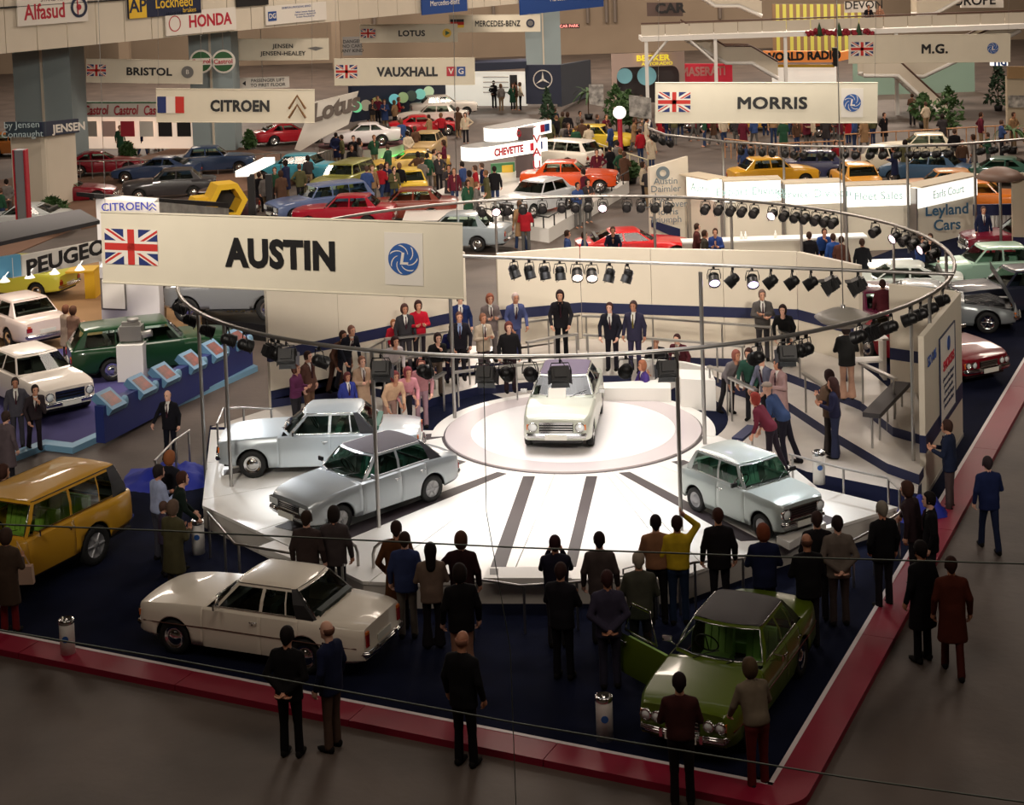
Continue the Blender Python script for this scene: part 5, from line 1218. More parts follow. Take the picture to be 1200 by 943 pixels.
H_(991,379,Z3,90,'hold','person in black anorak and pink beige trousers seen from behind below the pendant',1.0,top=(34,34,34),kind='jacket',legs=(176,138,118),lk='flares',hair=(40,30,28),hk='hair_bob')
H_(1034,328,.03,90,'stand','man in dark maroon jacket beyond the right stand wall',1.0,top=(74,28,34),hair=(60,38,32))
F_(1153,301,.03,-90,'stand','man in navy suit standing at the red steps by the grille wall',1.0,top=(28,34,62),hair=(90,66,60))
# ---------------------------------------------------------------- background stands
def Gd(px,py,z=0.0): return G(px,py,z)
def slab(name,pts,z0,z1,m,label=None,cat=None,kind=None,group=None,parent=None):
    o=MB().prism(gp(pts,z1),z0,z1).obj(name,[m],parent); 
    if label: tag(o,label,cat,group)
    if kind: o['kind']=kind
    return o
def vboard(t,name,x0,x1,ytop,ybot,Y0,Y1,m,th=.12):
    # upright board between two pixels columns, tops given by pixel rows
    a=D(x0,ytop[0],Y0); b=D(x1,ytop[1],Y1); c=D(x0,ybot[0],Y0); d=D(x1,ybot[1],Y1)
    mb=MB(); dx=Vector((b.x-a.x,b.y-a.y,0)).normalized(); n=Vector((-dx.y,dx.x,0))*th; 
    f=[Vector((a.x,a.y,c.z)),Vector((b.x,b.y,d.z)),Vector((b.x,b.y,b.z)),Vector((a.x,a.y,a.z))]
    vs=f+[p+n for p in f]; mb.add(vs,[(0,1,2,3),(7,6,5,4),(0,4,5,1),(1,5,6,2),(2,6,7,3),(3,7,4,0)]); return mb.obj(name,[m],t)
def btext(t,body,px,py,Y0,h,m,ang=0,bold=.02,wide=1,name='lettering',shear=0,off=.06,roll=0,align='CENTER'):
    p=D(px,py,Y0); o=text(body,h,m,t,(p.x+off*math.sin(ang),p.y-off*math.cos(ang),p.z),rot=(math.pi/2,roll,ang),bold=bold,wide=wide,shear=shear,align=align); return o
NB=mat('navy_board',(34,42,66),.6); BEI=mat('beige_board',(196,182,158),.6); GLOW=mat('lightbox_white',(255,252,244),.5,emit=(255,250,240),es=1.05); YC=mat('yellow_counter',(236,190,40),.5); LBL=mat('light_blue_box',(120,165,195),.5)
BRF=mat('brown_carpet',(118,88,70),.9,noise=.12,nscale=.6); TANF=mat('tan_carpet',(168,132,92),.9,noise=.12,nscale=.5); PURP=mat('violet_carpet',(62,58,112),.9,noise=.15,nscale=.6)
# --- directory pavilion with lit headers
pv=thing('information_pavilion','pale pavilion with row of lit white headers and teal lettering','pavilion',(0,0,0))
segs=[((808,203),(842,213),60.5,59.0,'Austin'),((847,210),(915,212),59,59,'Export Division'),((918,213),(987,215),59,59,'Service Division'),((990,215),(1066,218),59,59,'Fleet Sales'),((1070,216),(1141,209),59,61.5,'Earls Court')]
for a,b,Y0,Y1,tx_ in segs:
    p,q=D(*a,Y0),D(*b,Y1); d_=q-p; L=math.hypot(d_.x,d_.y); ang=math.atan2(d_.y,d_.x); c=(p+q)/2; zt_=c.z
    MB().box((c.x,c.y,zt_-.38),(L-.06,.35,.74),rz=ang).obj('lit_header',[GLOW],pv)
    MB().box((c.x,c.y+.1,(zt_-.76)/2),(L,.12,zt_-.76),rz=ang).obj('wall_panel',[CREAM],pv)
    MB().box((p.x,p.y-.02,zt_/2),(.07,.3,zt_),rz=ang).obj('mullion',[STEEL],pv)
    MB().box((c.x,c.y+.25,zt_+.02),(L,.9,.05),rz=ang).obj('top_board',[BEI],pv)
    text(tx_,.42,mat('pale_aqua',(170,215,215),.5),pv,(c.x+.19*math.sin(ang),c.y-.19*math.cos(ang),zt_-.38),rot=(math.pi/2,0,ang),bold=.0)
btext(pv,'Leyland\nCars',1105,253,59.9,.56,mat('lettering_teal',(44,84,112),.5),ang=math.atan2(2.5,2.2)*.0+rad(10),bold=.02,off=.35)
k=thing('pavilion_counter','long white counter in front of the lit pavilion','counter',(0,0,0))
p,q=D(800,290,56.5),D(1012,293,56.5); MB().box(((p.x+q.x)/2,56.4,.55),(q.x-p.x,.6,1.0)).obj('counter_front',[CREAM],k); MB().box(((p.x+q.x)/2,56.4,1.08),(q.x-p.x+.1,.75,.06)).obj('worktop',[WHITE],k)
k=thing('display_counter','glowing pale green display counter right of the stand wall','counter',(0,0,0)); p,q=G(1018,340,.1),G(1078,345,.1)
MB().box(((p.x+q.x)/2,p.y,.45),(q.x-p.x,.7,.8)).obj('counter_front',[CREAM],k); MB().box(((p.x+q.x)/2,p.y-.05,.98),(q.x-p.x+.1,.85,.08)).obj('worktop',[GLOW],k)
for px in (904,909,944): 
    p=D(px-35,289,56.3); tag(MB().lathe([(.001,0),(.05,0),(.05,.16),(.02,.2),(.02,.26),(.001,.26)],10,0,MR((p.x,56.3,1.11))).obj('bottle',[WHITE]),{904:'left',909:'middle',944:'right'}[px]+' of the small white bottles on the pavilion counter','bottle','bottles on the pavilion counter')
sb=thing('slanted_board','tall cream board with slanted top and stacked grey lettering','board',(0,0,0))
vboard(sb,'board_panel',761,806,(196,183),(285,290),60,61,CREAM); vboard(sb,'navy_band',764,797,(258,268),(266,281),59.9,60.6,NAVY,.05)
for i,s_ in enumerate(('Austin','Daimler','Jaguar','Land Rover','Morris','Triumph')): btext(sb,s_,780,212+i*9,59.9,.34,mat('lettering_slate',(96,108,112),.5),bold=.01)
disc(sb,mat('lettering_slate'),D(777,203,59.8).x,59.85,D(777,203,59.8).z,.25,.12,name='emblem')
# grille wall and red steps at right
gw=thing('pavilion_entrance','white barred entrance wall with navy header at far right','entrance',(0,0,0))
vboard(gw,'header_panel',1141,1186,(240,239),(253,252),60,60,NAVY)
for i in range(9): vboard(gw,'bar',1144+i*4.6,1146+i*4.6,(253,253),(290,290),60,60,WHITE)
vboard(gw,'back_panel',1142,1186,(252,252),(296,296),60.4,60.4,FACEW)
for i in range(3): tag(slab('red_step',[(1152-i*0,292+i*6),(1215,290+i*6),(1220,300+i*6),(1150,300+i*6)],.03,.45-.14*i,mat('step_red',(150,24,46),.5)),['top','middle','lowest'][i]+' red step below the barred entrance wall','step')
vb=thing('beige_partition','beige partition wall with navy skirting at the right edge','partition',(0,0,0)); vboard(vb,'wall_panel',1186,1225,(202,205),(310,312),56,56,BEI); vboard(vb,'navy_band',1188,1225,(278,280),(290,292),55.9,55.9,NAVY)
md=thing('pendant_dish','brown saucer pendant on a pole right of the lit pavilion','pendant',D(1172,208,56)); MB().lathe([(.001,-.1),(.5,-.1),(.85,0),(.6,.22),(.25,.35),(.001,.38)],20).obj('dish',[mat('dish_brown',(112,88,76),.5)],md); MB().tube([(0,0,-3.0),(0,0,0)],.05,6).obj('pole',[STEEL],md)
# --- stand floors and platforms of the other exhibitors
struct(slab('floor_stand_violet',[(-60,560),(53,519),(85,523),(300,428),(230,395),(-60,420)],.0,.12,PURP)); 
q=gp([(-60,563),(53,521),(85,525),(302,429),(297,427),(85,519),(53,515),(-60,556)],.14); struct(MB().prism(q,0,.15).obj('trim_7',[LBL]))
struct(slab('floor_stand_tan',[(-80,420),(230,395),(330,385),(330,325),(200,300),(-80,320)],0,.05,TANF))
struct(slab('floor_stand_brown',[(95,262),(330,215),(400,190),(230,165),(60,215)],0,.25,BRF)); struct(slab('floor_stand_left',[(-60,330),(100,262),(60,200),(-80,225)],0,.04,BRF))
vp=thing('white_platform','white angular platform carrying the silver and orange cars','platform',(0,0,0)); pl=[(470,262),(560,256),(643,268),(737,212),(650,195),(560,205),(480,235)]
MB().prism(gp(pl,.55),.0,.55).obj('platform_deck',[STAGEW],vp)
for a_,b_ in (((560,256),(643,268)),((643,268),(737,212))):
    for i in range(7):
        u=(i+.5)/7; P=G(a_[0]+(b_[0]-a_[0])*u,a_[1]+(b_[1]-a_[1])*u,.55); MB().tube([P,P+Vector((0,0,.45))],.03,5).obj('baluster',[BLACK],vp)
    MB().tube([G(*a_,.55)+Vector((0,0,.45)),G(*b_,.55)+Vector((0,0,.45))],.03,5).obj('handrail',[BLACK],vp)
rp=G(424,182,.0); rv=thing('round_platform','low round platform with plum top under the silver white sports car','platform',rp); MB().lathe([(2.3,0),(2.35,.65)],40,smooth=False).obj('platform_side',[FACEW],rv); MB().lathe([(.01,.66),(2.35,.66),(2.35,.6)],40,smooth=False).obj('platform_top',[mat('plum_carpet',(110,66,70),.9)],rv)
bp=thing('black_platform','black platform with yellow edge and gold lettering under the grey car','platform',(0,0,0))
MB().prism(gp([(236,372),(345,385),(345,345),(240,340)],.5),.0,.5).obj('platform_deck',[BLACK],bp); MB().prism(gp([(236,382),(345,396),(345,392),(236,378)],.06),.0,.08).obj('yellow_edge',[YC],bp)
p=G(303,372,.25); text('CAR OF THE YEAR',.34,YEL,bp,(p.x+.4,p.y-.25,.42),rot=(math.pi/2,0,rad(-6)),bold=.02)
# --- blue photo counter and engine plinth
bc=thing('photo_counter','dark blue counter wall with light blue boxes along the violet stand','counter',(0,0,0))
a_,b_=G(118,518,.12),G(292,428,.12); d_=(b_-a_); L=d_.length; ang=math.atan2(d_.y,d_.x); c=(a_+b_)/2; MB().box((c.x,c.y,.55),(L,.25,.9),rz=ang).obj('counter_front',[mat('counter_blue',(34,46,108),.5)],bc)
PH=mat('photo_print',(104,36,26),.4,noise=.8,nscale=5)
for i in range(6):
    u=(.06,.25,.40,.58,.74,.92)[i]; P=a_+d_*u; t=thing('photo_box','light blue tilted photo box on the dark blue counter, number %s from the left'%('one','two','three','four','five','six')[i],'display box',(P.x,P.y,1.0),ang,'tilted photo boxes')
    M=Matrix.Rotation(rad(38),4,'X'); b=MB(); b.box((0,0,0),(.62,.60,.2),M=Matrix.Rotation(rad(38),3,'X')); b.obj('box_body',[mat('photo_box_blue',(98,140,172),.5)],t)
    b=MB(); b.add([M@Vector(v) for v in ((-.22,-.2,.103),(.22,-.2,.103),(.22,.2,.103),(-.22,.2,.103))],[(0,1,2,3)]); b.obj('photograph',[PH],t)
    b=MB(); b.lathe([(.001,-.02),(.16,-.02),(.16,.02),(.001,.02)],16,0,MR((.42,-.14,-.12),rx=math.pi/2)); b.obj('round_tab',[LBL],t)
ep=thing('engine_plinth','white square plinth carrying the display engine','plinth',(0,0,0)); q=G(157,443,.12); MB().box((q.x,q.y,.62),(.72,.72,1.0)).obj('plinth_block',[WHITE],ep)
en=thing('display_engine','silver car engine displayed on a white plinth','engine',(q.x,q.y,1.12)); m=MB(); m.box((0,0,.28),(.6,.4,.4)); m.box((0,0,.52),(.5,.18,.12)); m.lathe([(.001,-.03),(.12,-.03),(.12,.03),(.001,.03)],14,0,MR((-.33,0,.3),ry=math.pi/2)); 
for k_ in range(4): m.tube([(-.2+.13*k_,.2,.4),(-.2+.13*k_,.34,.38),(-.2+.13*k_,.36,.2)],.03,6)
m.tube([(.3,0,.2),(.55,0,.25)],.10,10); m.lathe([(.001,0),(.16,0),(.16,.07),(.001,.07)],16,0,MR((.05,0,.6))); m.obj('engine_block',[mat('engine_metal',(150,148,144),.35,.7)],en)
# --- white pylon, panel and canopy at left
py_=thing('white_pylon','tall white pavilion pylon with blue lettering behind the big banner','pavilion',(0,0,0))
vboard(py_,'wall_panel',112,181,(231,236),(398,400),48.5,48.5,mat('pylon_white',(226,222,220),.5),.6); vboard(py_,'sign_panel',122,186,(233,238),(250,254),48.3,48.3,SGN,.1); btext(py_,'CITROEN',147,242,48.2,.33,mat('lettering_blue',(50,60,170),.5),bold=.01)
for dy in(0,.12):
    p=D(179,243,48.15); MB().tube([(p.x-.1,48.1,p.z-.08+dy),(p.x,48.1,p.z+.02+dy),(p.x+.1,48.1,p.z-.08+dy)],.02,4).obj('chevron',[mat('lettering_blue')],py_)
vboard(py_,'roof_panel',181,268,(236,244),(262,268),48.5,53,mat('mottled_metal',(150,150,145),.35,.5,noise=.3,nscale=3),.3); vboard(py_,'roof_edge',110,268,(227,238),(232,243),48.2,52.6,BLK,.8)
fr=thing('framed_notice','pale framed panel mounted low on the white pylon','notice',(0,0,0)); vboard(fr,'frame',117,147,(326,327),(363,364),48.2,48.2,STEEL,.06); vboard(fr,'sheet',119,145,(328,329),(361,362),48.1,48.1,SGN,.05)
pc=thing('canopy_sign','long canopy with white fascia, heavy black capitals and grey roof at left','canopy',(0,0,0))
vboard(pc,'fascia_board',14,118,(302,282),(326,306),39,42,SGN,.15); vboard(pc,'blue_end_panel',-40,24,(308,298),(333,323),38,39.2,mat('panel_sky_blue',(96,160,196),.5),.15)
o=btext(pc,'PEUGEOT',78,299,40.4,.52,BLK,ang=math.atan2(D(118,290,42).y-D(14,310,39).y,D(118,290,42).x-D(14,310,39).x),bold=.035,wide=1.5,off=.2)
a_,b_=D(-40,297,38.5),D(118,281,42); m=MB(); m.prism([(a_.x,a_.y),(b_.x,b_.y),(b_.x-1,b_.y+1.9),(a_.x-2,a_.y+1.9)],a_.z-.0,a_.z+.1); m.obj('canopy_roof',[mat('canopy_grey',(48,45,47),.7)],pc)
for i in range(5):
    p=D(10+i*29,326-i*4.5,38.8+i*.7); l_=MB(); l_.lathe([(.02,.12),(.05,.08),(.13,-.02),(.001,-.02)],10,0,MR((p.x,p.y-.3,p.z))); l_.tube([(p.x,p.y-.3,p.z+.1),(p.x,p.y,p.z+.15)],.015,4); tag(l_.obj('canopy_lamp',[GLOW]),ORD[i]+' from the left of the small lit lamps under the canopy fascia','lamp','lamps under the canopy sign')
for i,(x0,x1,yt,yb,lab) in enumerate(((100,116,322,350,'yellow counter with dark leg left of the white pylon'),(152,210,330,352,'long yellow counter right of the white pylon'))):
    t=thing('yellow_counter',lab,'counter',(0,0,0)); a_,b_=G(x0,yb,.05),G(x1,yb-4,.05); MB().box(((a_.x+b_.x)/2,a_.y+.4,.5),(b_.x-a_.x,.8,.95)).obj('counter_front',[YC],t); MB().box(((a_.x+b_.x)/2-.3*(i==0),a_.y+.35,1.0),(b_.x-a_.x+.6*(i==0),1.0,.06)).obj('worktop',[YC],t)
# hexagon pods
for px,py,s_,lab in((237,245,.75,'smaller yellow hexagon pod behind the big banner'),(268,236,1.1,'larger yellow hexagon pod behind the big banner')):
    p=D(px,py,56); t=thing('hexagon_pod',lab,'display pod',p,rad(25)); m=MB(); R0,R1=.62*s_,.43*s_; vs=[]
    for y in(0,.9*s_):
        for r_ in(R0,R1):
            for k_ in range(6): a=k_*math.pi/3; vs.append((r_*math.cos(a),y,r_*math.sin(a)))
    fs=[]
    for k_ in range(6):
        n_=(k_+1)%6; fs+=[(k_,n_,6+n_,6+k_),(12+k_,18+k_,18+n_,12+n_),(k_,12+k_,12+n_,n_),(6+k_,6+n_,18+n_,18+k_)]
    m.add(vs,fs); m.obj('hexagon_frame',[YC],t); m=MB(); m.add([(R1*math.cos(k_*math.pi/3),.8*s_,R1*math.sin(k_*math.pi/3)) for k_ in range(6)],[tuple(range(6))]); m.obj('dark_window',[BLK],t); MB().box((0,.45*s_,-R0*.87-p.z/2+.4),(.5,.5,p.z-R0*.87+.2)).obj('stem',[BLK],t)
# lit beam sign on dark posts
lb=thing('lit_beam_sign','white lit beam on two dark posts at upper left','sign',(0,0,0)); vboard(lb,'lit_beam',290,322,(200,184),(207,191),66,72,GLOW,.5)
for px,Y_ in((293,66.3),(314,70)): p=D(px,205,Y_); MB().box((p.x,Y_+.2,p.z/2),(.28,.28,p.z)).obj('post',[BLK],lb)
rpil=thing('red_edged_pillar','grey pillar with red edges at the left of the hall','pillar',(0,0,0)); 
for x0,x1,m in((16,27,mat('pillar_grey',(128,130,140),.4)),(14,16.5,RED),(26.5,29,RED)): vboard(rpil,'pillar_face' if m.name=='pillar_grey' else 'red_edge',x0,x1,(176,176),(275,275),58,58,m,.4)
# --- box stand with JENSEN, CASTROL stand
jb=thing('exhibitor_box','cream boxed stand with navy and slate fascias under the left pier','stand',(0,0,0))
vboard(jb,'wall_panel',12,51,(158,160),(250,248),74,73,CREAM,.2); vboard(jb,'wall_panel',52,88,(160,154),(248,236),73,76,CREAM,.2); vboard(jb,'fascia_left',6,50,(143,143),(160,160),73.6,72.6,mat('fascia_slate',(60,74,84),.5),.2); vboard(jb,'fascia_right',51,92,(143,139),(160,155),72.6,76,NB,.2)
btext(jb,'JENSEN',71,148,74,.5,SGN,ang=rad(40),bold=.03,off=.9,wide=.95); btext(jb,'by Jensen\nConnaught',28,151,72.8,.42,mat('lettering_pale',(170,190,195),.5),bold=.0,off=.3)
ca=thing('oil_company_stand','brightly lit stand with red script fascia at upper left','stand',(0,0,0)); vboard(ca,'fascia_board',93,190,(121,121),(137,137),90,90,SGN,.3)
for px in(113,148,183): btext(ca,'Castrol',px,129,89.8,.72,RED,bold=.02,shear=.2,wide=.62,off=.2)
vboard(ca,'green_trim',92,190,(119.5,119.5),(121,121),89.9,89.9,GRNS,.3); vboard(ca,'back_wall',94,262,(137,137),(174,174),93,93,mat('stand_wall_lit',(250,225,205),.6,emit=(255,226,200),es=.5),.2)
for i in range(7): vboard(ca,'display_panel',97+i*22,113+i*22,(142,142),(160,160),92.8,92.8,[SGN,mat('panel_pink',(225,190,180),.6),RED,SGN,BLK,BLK,SGN][i],.05)
for px,lab,x0 in((232,'left',222),(258,'right',250)):
    t=thing('round_oil_sign',lab+' round green and white oil company disc above the banners','sign',D(px+4,72,88)); R0=.63
    MB().lathe([(.001,-.05),(R0,-.05),(R0,.05),(.001,.05)],28,0,MR((0,0,0),rx=math.pi/2),smooth=False).obj('disc_board',[SGN],t); disc(t,GRNS,0,-.06,0,R0*.85,name='green_field'); MB().box((0,-.09,0),(R0*1.75,.03,.36)).obj('white_band',[SGN],t); text('Castrol',.34,RED,t,(0,-.12,0),bold=.02); MB().tube([(0,0,R0),(0,0,R0+4)],.02,4).obj('wire',[STEEL],t)
ps=thing('lift_sign','white sign reading PASSENGER LIFT TO FIRST FLOOR','sign',D(308,97,96)); MB().box((0,.03,0),(3.1,.06,.65)).obj('board',[SGN],ps); text('PASSENGER LIFT\nTO FIRST FLOOR',.27,BLK,ps,(.3,-.02,0),bold=.01); m=MB(); m.add([(-1.2,-.02,0),(-1.0,-.02,.15),(-1.0,-.02,-.15)],[(0,2,1)]); m.obj('arrow',[BLK],ps); MB().tube([(0,0,.3),(0,0,9)],.02,4).obj('wire',[STEEL],ps)
ns=thing('wall_notice','grey framed three-line notice on the far wall right of the two-line banner','notice',D(413,54,148)); MB().box((0,0,0),(1.7,.1,1.7)).obj('board',[GREYS],ns); text('DANGER\nNO CARS\nANY KIND',.42,BLK,ns,(0,-.06,0),bold=.01)
# --- sail sign
sl=thing('sail_sign','large white sail shaped sign with grey slanted script','sign',(0,0,0)); pts=[(345,175),(366,120),(420,107),(408,146),(380,160),(352,177)]
P=[D(x,y,88) for x,y in pts]; m=MB(); vs=[p for p in P]+[p+Vector((0,.25,0)) for p in P]; n_=len(P); m.add(vs,[tuple(range(n_)),tuple(range(2*n_-1,n_-1,-1))]+[(i,(i+1)%n_,n_+(i+1)%n_,n_+i) for i in range(n_)]); m.obj('sail_board',[SGN],sl); btext(sl,'Lotus',391,127,87.9,1.25,mat('lettering_grey_brown',(104,92,84),.5),bold=.05,shear=.4,wide=.95,roll=rad(-14))
# --- navy building with portholes and star
nb=thing('porthole_wall','navy wall pierced with round lit portholes behind the white cars','wall panel',(0,0,0)); vboard(nb,'wall_panel',412,522,(101,98),(143,126),104,112,NB,.3)
for px,py,c_ in((419,124,(120,220,160)),(430,122,(150,140,120)),(442,119,(140,130,80)),(463,115,(120,200,205)),(473,113,(150,170,120)),(483,111,(60,70,60)),(493,109,(130,205,190)),(503,106,(190,210,170))):
    Y_=104+8*(px-412)/110; p=D(px,py,Y_); t_=disc(nb,mat('porthole_%d'%px,c_,.3,emit=c_,es=.45),p.x,Y_-.7,p.z,.36,name='porthole',n=18)
sb_=thing('star_building','navy block with white three pointed star ring at upper centre','stand',(0,0,0)); vboard(sb_,'front_wall',615,657,(76,76),(122,122),108,108,NB,.3); vboard(sb_,'side_wall',657,692,(76,70),(125,112),108,118,mat('slate_board',(52,60,72),.6),.3)
p=D(636,93,107.8); disc(sb_,SGN,p.x,107.8,p.z,.64,.57,name='star_ring',n=28)
for k_ in range(3):
    a=math.pi/2+k_*2*math.pi/3; m=MB(); c1,c2=a+.9,a-.9; m.add([(p.x+.57*math.cos(a),107.7,p.z+.57*math.sin(a)),(p.x+.1*math.cos(c1),107.7,p.z+.1*math.sin(c1)),(p.x,107.66,p.z),(p.x+.1*math.cos(c2),107.7,p.z+.1*math.sin(c2))],[(0,1,2),(0,2,3)]); m.obj('star_arm',[SGN],sb_)
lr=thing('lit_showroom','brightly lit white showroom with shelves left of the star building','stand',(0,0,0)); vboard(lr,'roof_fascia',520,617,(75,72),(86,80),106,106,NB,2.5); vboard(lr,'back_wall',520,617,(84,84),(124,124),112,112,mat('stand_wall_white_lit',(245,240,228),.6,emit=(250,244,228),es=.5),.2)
for i in range(4): vboard(lr,'shelf',566,596,(90+i*6,90+i*6),(91.2+i*6,91.2+i*6),111.6,111.6,STEEL,.4)
vboard(lr,'shelf_unit',597,606,(88,88),(112,112),111.5,111.5,BLK,.3); 
for px,py,x1,y1,lab in((695,98,705,128,'left'),(737,110,765,140,'right')):
    t=thing('photo_screen',lab+' black and white photo screen hung before the far stands','screen',(0,0,0)); vboard(t,'photo_sheet',px-5 if lab=='left' else 737,px+12 if lab=='left' else 763,(99,99) if lab=='left' else (111,115),(122,125) if lab=='left' else (136,140),80,80,mat('photo_grey',(150,146,140),.5,noise=.8,nscale=3),.06)
# --- arch stand and the shops under the footbridge
ar=thing('arch_stand','beige arched stand with yellow lit letters','stand',(0,0,0)); Y_=104
a_,b_=D(716,63,Y_),D(802,63,Y_); z0=0; cx=(a_.x+b_.x)/2; W_=b_.x-a_.x; Hh=a_.z; m=MB(); n_=10; inner=[(-W_*.43,0),(-W_*.43,Hh*.62)]+[(-W_*.43+W_*.1*(1-math.cos(u)),Hh*.62+Hh*.16*math.sin(u)) for u in np.linspace(.2,math.pi/2,5)]; inner+= [(-x,z) for x,z in inner[::-1]]
outer=[(-W_/2,0),(-W_/2,Hh*.62)]+[(-W_/2,Hh)]*1+[(-W_*.25,Hh)]*4; outer+=[(-x,z) for x,z in outer[::-1]]
vs=[(cx+x,Y_,z) for x,z in inner]+[(cx+x,Y_,z) for x,z in outer]; k_=len(inner); vs+= [(x,y+.4,z) for x,y,z in vs]; fs=[(i,i+1,k_+i+1,k_+i) for i in range(k_-1)]+[(2*k_+i,2*k_+i+1,i+1,i) for i in range(k_-1)]; m.add(vs,fs); m.obj('arch_front',[mat('arch_beige',(206,180,168),.6)],ar)
vboard(ar,'back_wall',720,800,(68,68),(120,120),108,108,mat('arch_dark',(48,40,40),.6),.2); btext(ar,'BECKER',765,68,103.9,.5,mat('letters_yellow_lit',(240,215,60),.5,emit=(240,215,60),es=.7),bold=.03,wide=1.2); btext(ar,'AUTORADIO',770,74.5,103.9,.28,mat('letters_yellow_lit'),bold=.02,wide=1.2)
for px in(732,758): p=D(px,89,105); disc(ar,mat('disc_teal_lit',(110,160,165),.4,emit=(110,160,165),es=.4),p.x,105,p.z,.62 if px>740 else .5,name='round_panel')
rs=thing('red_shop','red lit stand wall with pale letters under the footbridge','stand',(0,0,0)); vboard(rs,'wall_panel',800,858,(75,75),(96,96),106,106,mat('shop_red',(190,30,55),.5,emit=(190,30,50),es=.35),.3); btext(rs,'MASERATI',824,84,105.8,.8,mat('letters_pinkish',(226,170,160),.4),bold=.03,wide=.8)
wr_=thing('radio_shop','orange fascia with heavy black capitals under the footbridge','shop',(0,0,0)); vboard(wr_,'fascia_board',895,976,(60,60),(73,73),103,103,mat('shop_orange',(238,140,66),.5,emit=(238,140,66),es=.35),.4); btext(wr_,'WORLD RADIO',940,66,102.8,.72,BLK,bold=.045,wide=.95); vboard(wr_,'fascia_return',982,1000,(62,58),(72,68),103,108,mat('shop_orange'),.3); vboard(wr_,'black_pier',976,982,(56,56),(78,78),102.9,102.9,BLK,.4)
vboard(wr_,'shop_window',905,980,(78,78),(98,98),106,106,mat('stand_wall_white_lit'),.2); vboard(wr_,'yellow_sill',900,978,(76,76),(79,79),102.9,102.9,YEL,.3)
sw=thing('striped_hoarding','yellow and brown vertically striped hoarding above the footbridge','hoarding',(0,0,0))
for i in range(26): vboard(sw,'stripe',905+i*4,909+i*4,(5,5),(60,60),118,118,(mat('stripe_yellow',(214,208,96),.6) if i%2 else mat('stripe_brown',(150,118,86),.6)),.2)
dv=thing('white_signboard','white signboard with black capitals above the footbridge','sign',(0,0,0)); vboard(dv,'board',990,1026,(2,2),(15,14),110,110,SGN,.2); btext(dv,'DEVON',1012,6,109.9,.75,BLK,bold=.01)
dv=thing('white_signboard','long white signboard with cut off black letters at top right','sign',(0,0,0)); vboard(dv,'board',1126,1176,(-4,-4),(9,9),110,110,SGN,.2); btext(dv,'EUROPE',1138,1,109.9,.9,BLK,bold=.02)
gs=thing('blue_lettered_sign','small lit white sign with two blue letters below the footbridge banner','sign',(0,0,0)); vboard(gs,'board',1161,1181,(69,69),(77,77),100,100,GLOW,.2); btext(gs,'nd',1172,72,99.8,.8,BLU,bold=.03)
tg=thing('pale_green_wall','pale green stand wall below the footbridge banner','wall panel',(0,0,0)); vboard(tg,'wall_panel',1000,1142,(72,72),(118,118),112,112,mat('green_board',(150,180,165),.6),.3)
tb=thing('beige_box','beige boxed stand at the right edge below the footbridge','stand',(0,0,0)); vboard(tb,'wall_panel',1180,1230,(90,90),(150,150),84,84,BEI,.3); vboard(tb,'brown_header',1181,1230,(78,78),(92,92),83.8,83.8,mat('header_brown',(140,112,76),.6),.2); vboard(tb,'photo_frieze',1182,1230,(112,112),(126,126),83.8,83.8,mat('photo_grey'),.1)
cs_=thing('dark_car_sign','dark sign lettered CAR on the far wall','sign',(0,0,0)); vboard(cs_,'board',758,800,(3,3),(19,19),140,140,mat('sign_dark_brown',(84,66,60),.6),.2); btext(cs_,'CAR',785,10,139.8,1.15,BLK,bold=.04,wide=1.1)
cs_=thing('red_lit_sign','small dark sign with red lit CAR PARK letters on the far wall','sign',(0,0,0)); vboard(cs_,'board',657,679,(28,28),(33,33),140,140,BLK,.2); btext(cs_,'CAR PARK',667,30.5,139.8,.34,mat('letters_red_lit',(255,150,140),.5,emit=(255,150,140),es=1),bold=.02)
# footbridge
fb=thing('footbridge','cream footbridge with panelled parapet crossing the hall at upper right','footbridge',(0,0,0)); Yb=100
a_,b_=D(751,22,Yb),D(1200,17,Yb+1); zt_=(a_.z+b_.z)/2; zb2=D(751,46,Yb).z
for i in range(16):
    x0=a_.x+(b_.x-a_.x)*i/16; x1=a_.x+(b_.x-a_.x)*(i+1)/16-.05; MB().box(((x0+x1)/2,Yb,(zt_+zb2)/2+.05),(x1-x0,.12,zt_-zb2-.3)).obj('parapet_panel',[CREAM],fb)
MB().box(((a_.x+b_.x)/2,Yb,zt_),(b_.x-a_.x,.25,.08)).obj('handrail',[mat('rail_brown',(90,62,50),.5)],fb); MB().box(((a_.x+b_.x)/2,Yb+1,zb2),(b_.x-a_.x,2.4,.28)).obj('deck_beam',[WHITE],fb)
for px in(757,838,920,1050): p=D(px,46,Yb); MB().box((p.x,Yb,zb2/2),(.2,.2,zb2)).obj('post',[WHITE],fb); 
for px in(757,838): p=D(px,46,Yb); MB().tube([(p.x,Yb,zb2-1.6),(p.x+(1.3 if px<800 else -1.6),Yb,zb2-.1)],.09,5).obj('brace',[WHITE],fb)
flb=thing('flower_trough','row of red geraniums with small conifers on the footbridge parapet','flowers',(0,0,0)); m1,m2=MB(),MB()
for i in range(70): p=D(944+RNG.random()*80,38.5+RNG.uniform(-3,2),Yb-.3); m1.ball((p.x,Yb-.35+RNG.uniform(-.1,.1),p.z),RNG.uniform(.09,.18),5)
tag(m1.obj('blossom',[mat('geranium_red',(140,26,42),.7)],flb),kind='stuff')
for px in(960,983,1006): p=D(px,40,Yb-.3); m=MB(); m.lathe([(.001,-.1),(.22,-.1),(.14,.3),(.001,.75)],8,0,MR((p.x,Yb-.4,p.z))); m.obj('conifer',[mat('conifer_green',(44,72,44),.8)],flb)
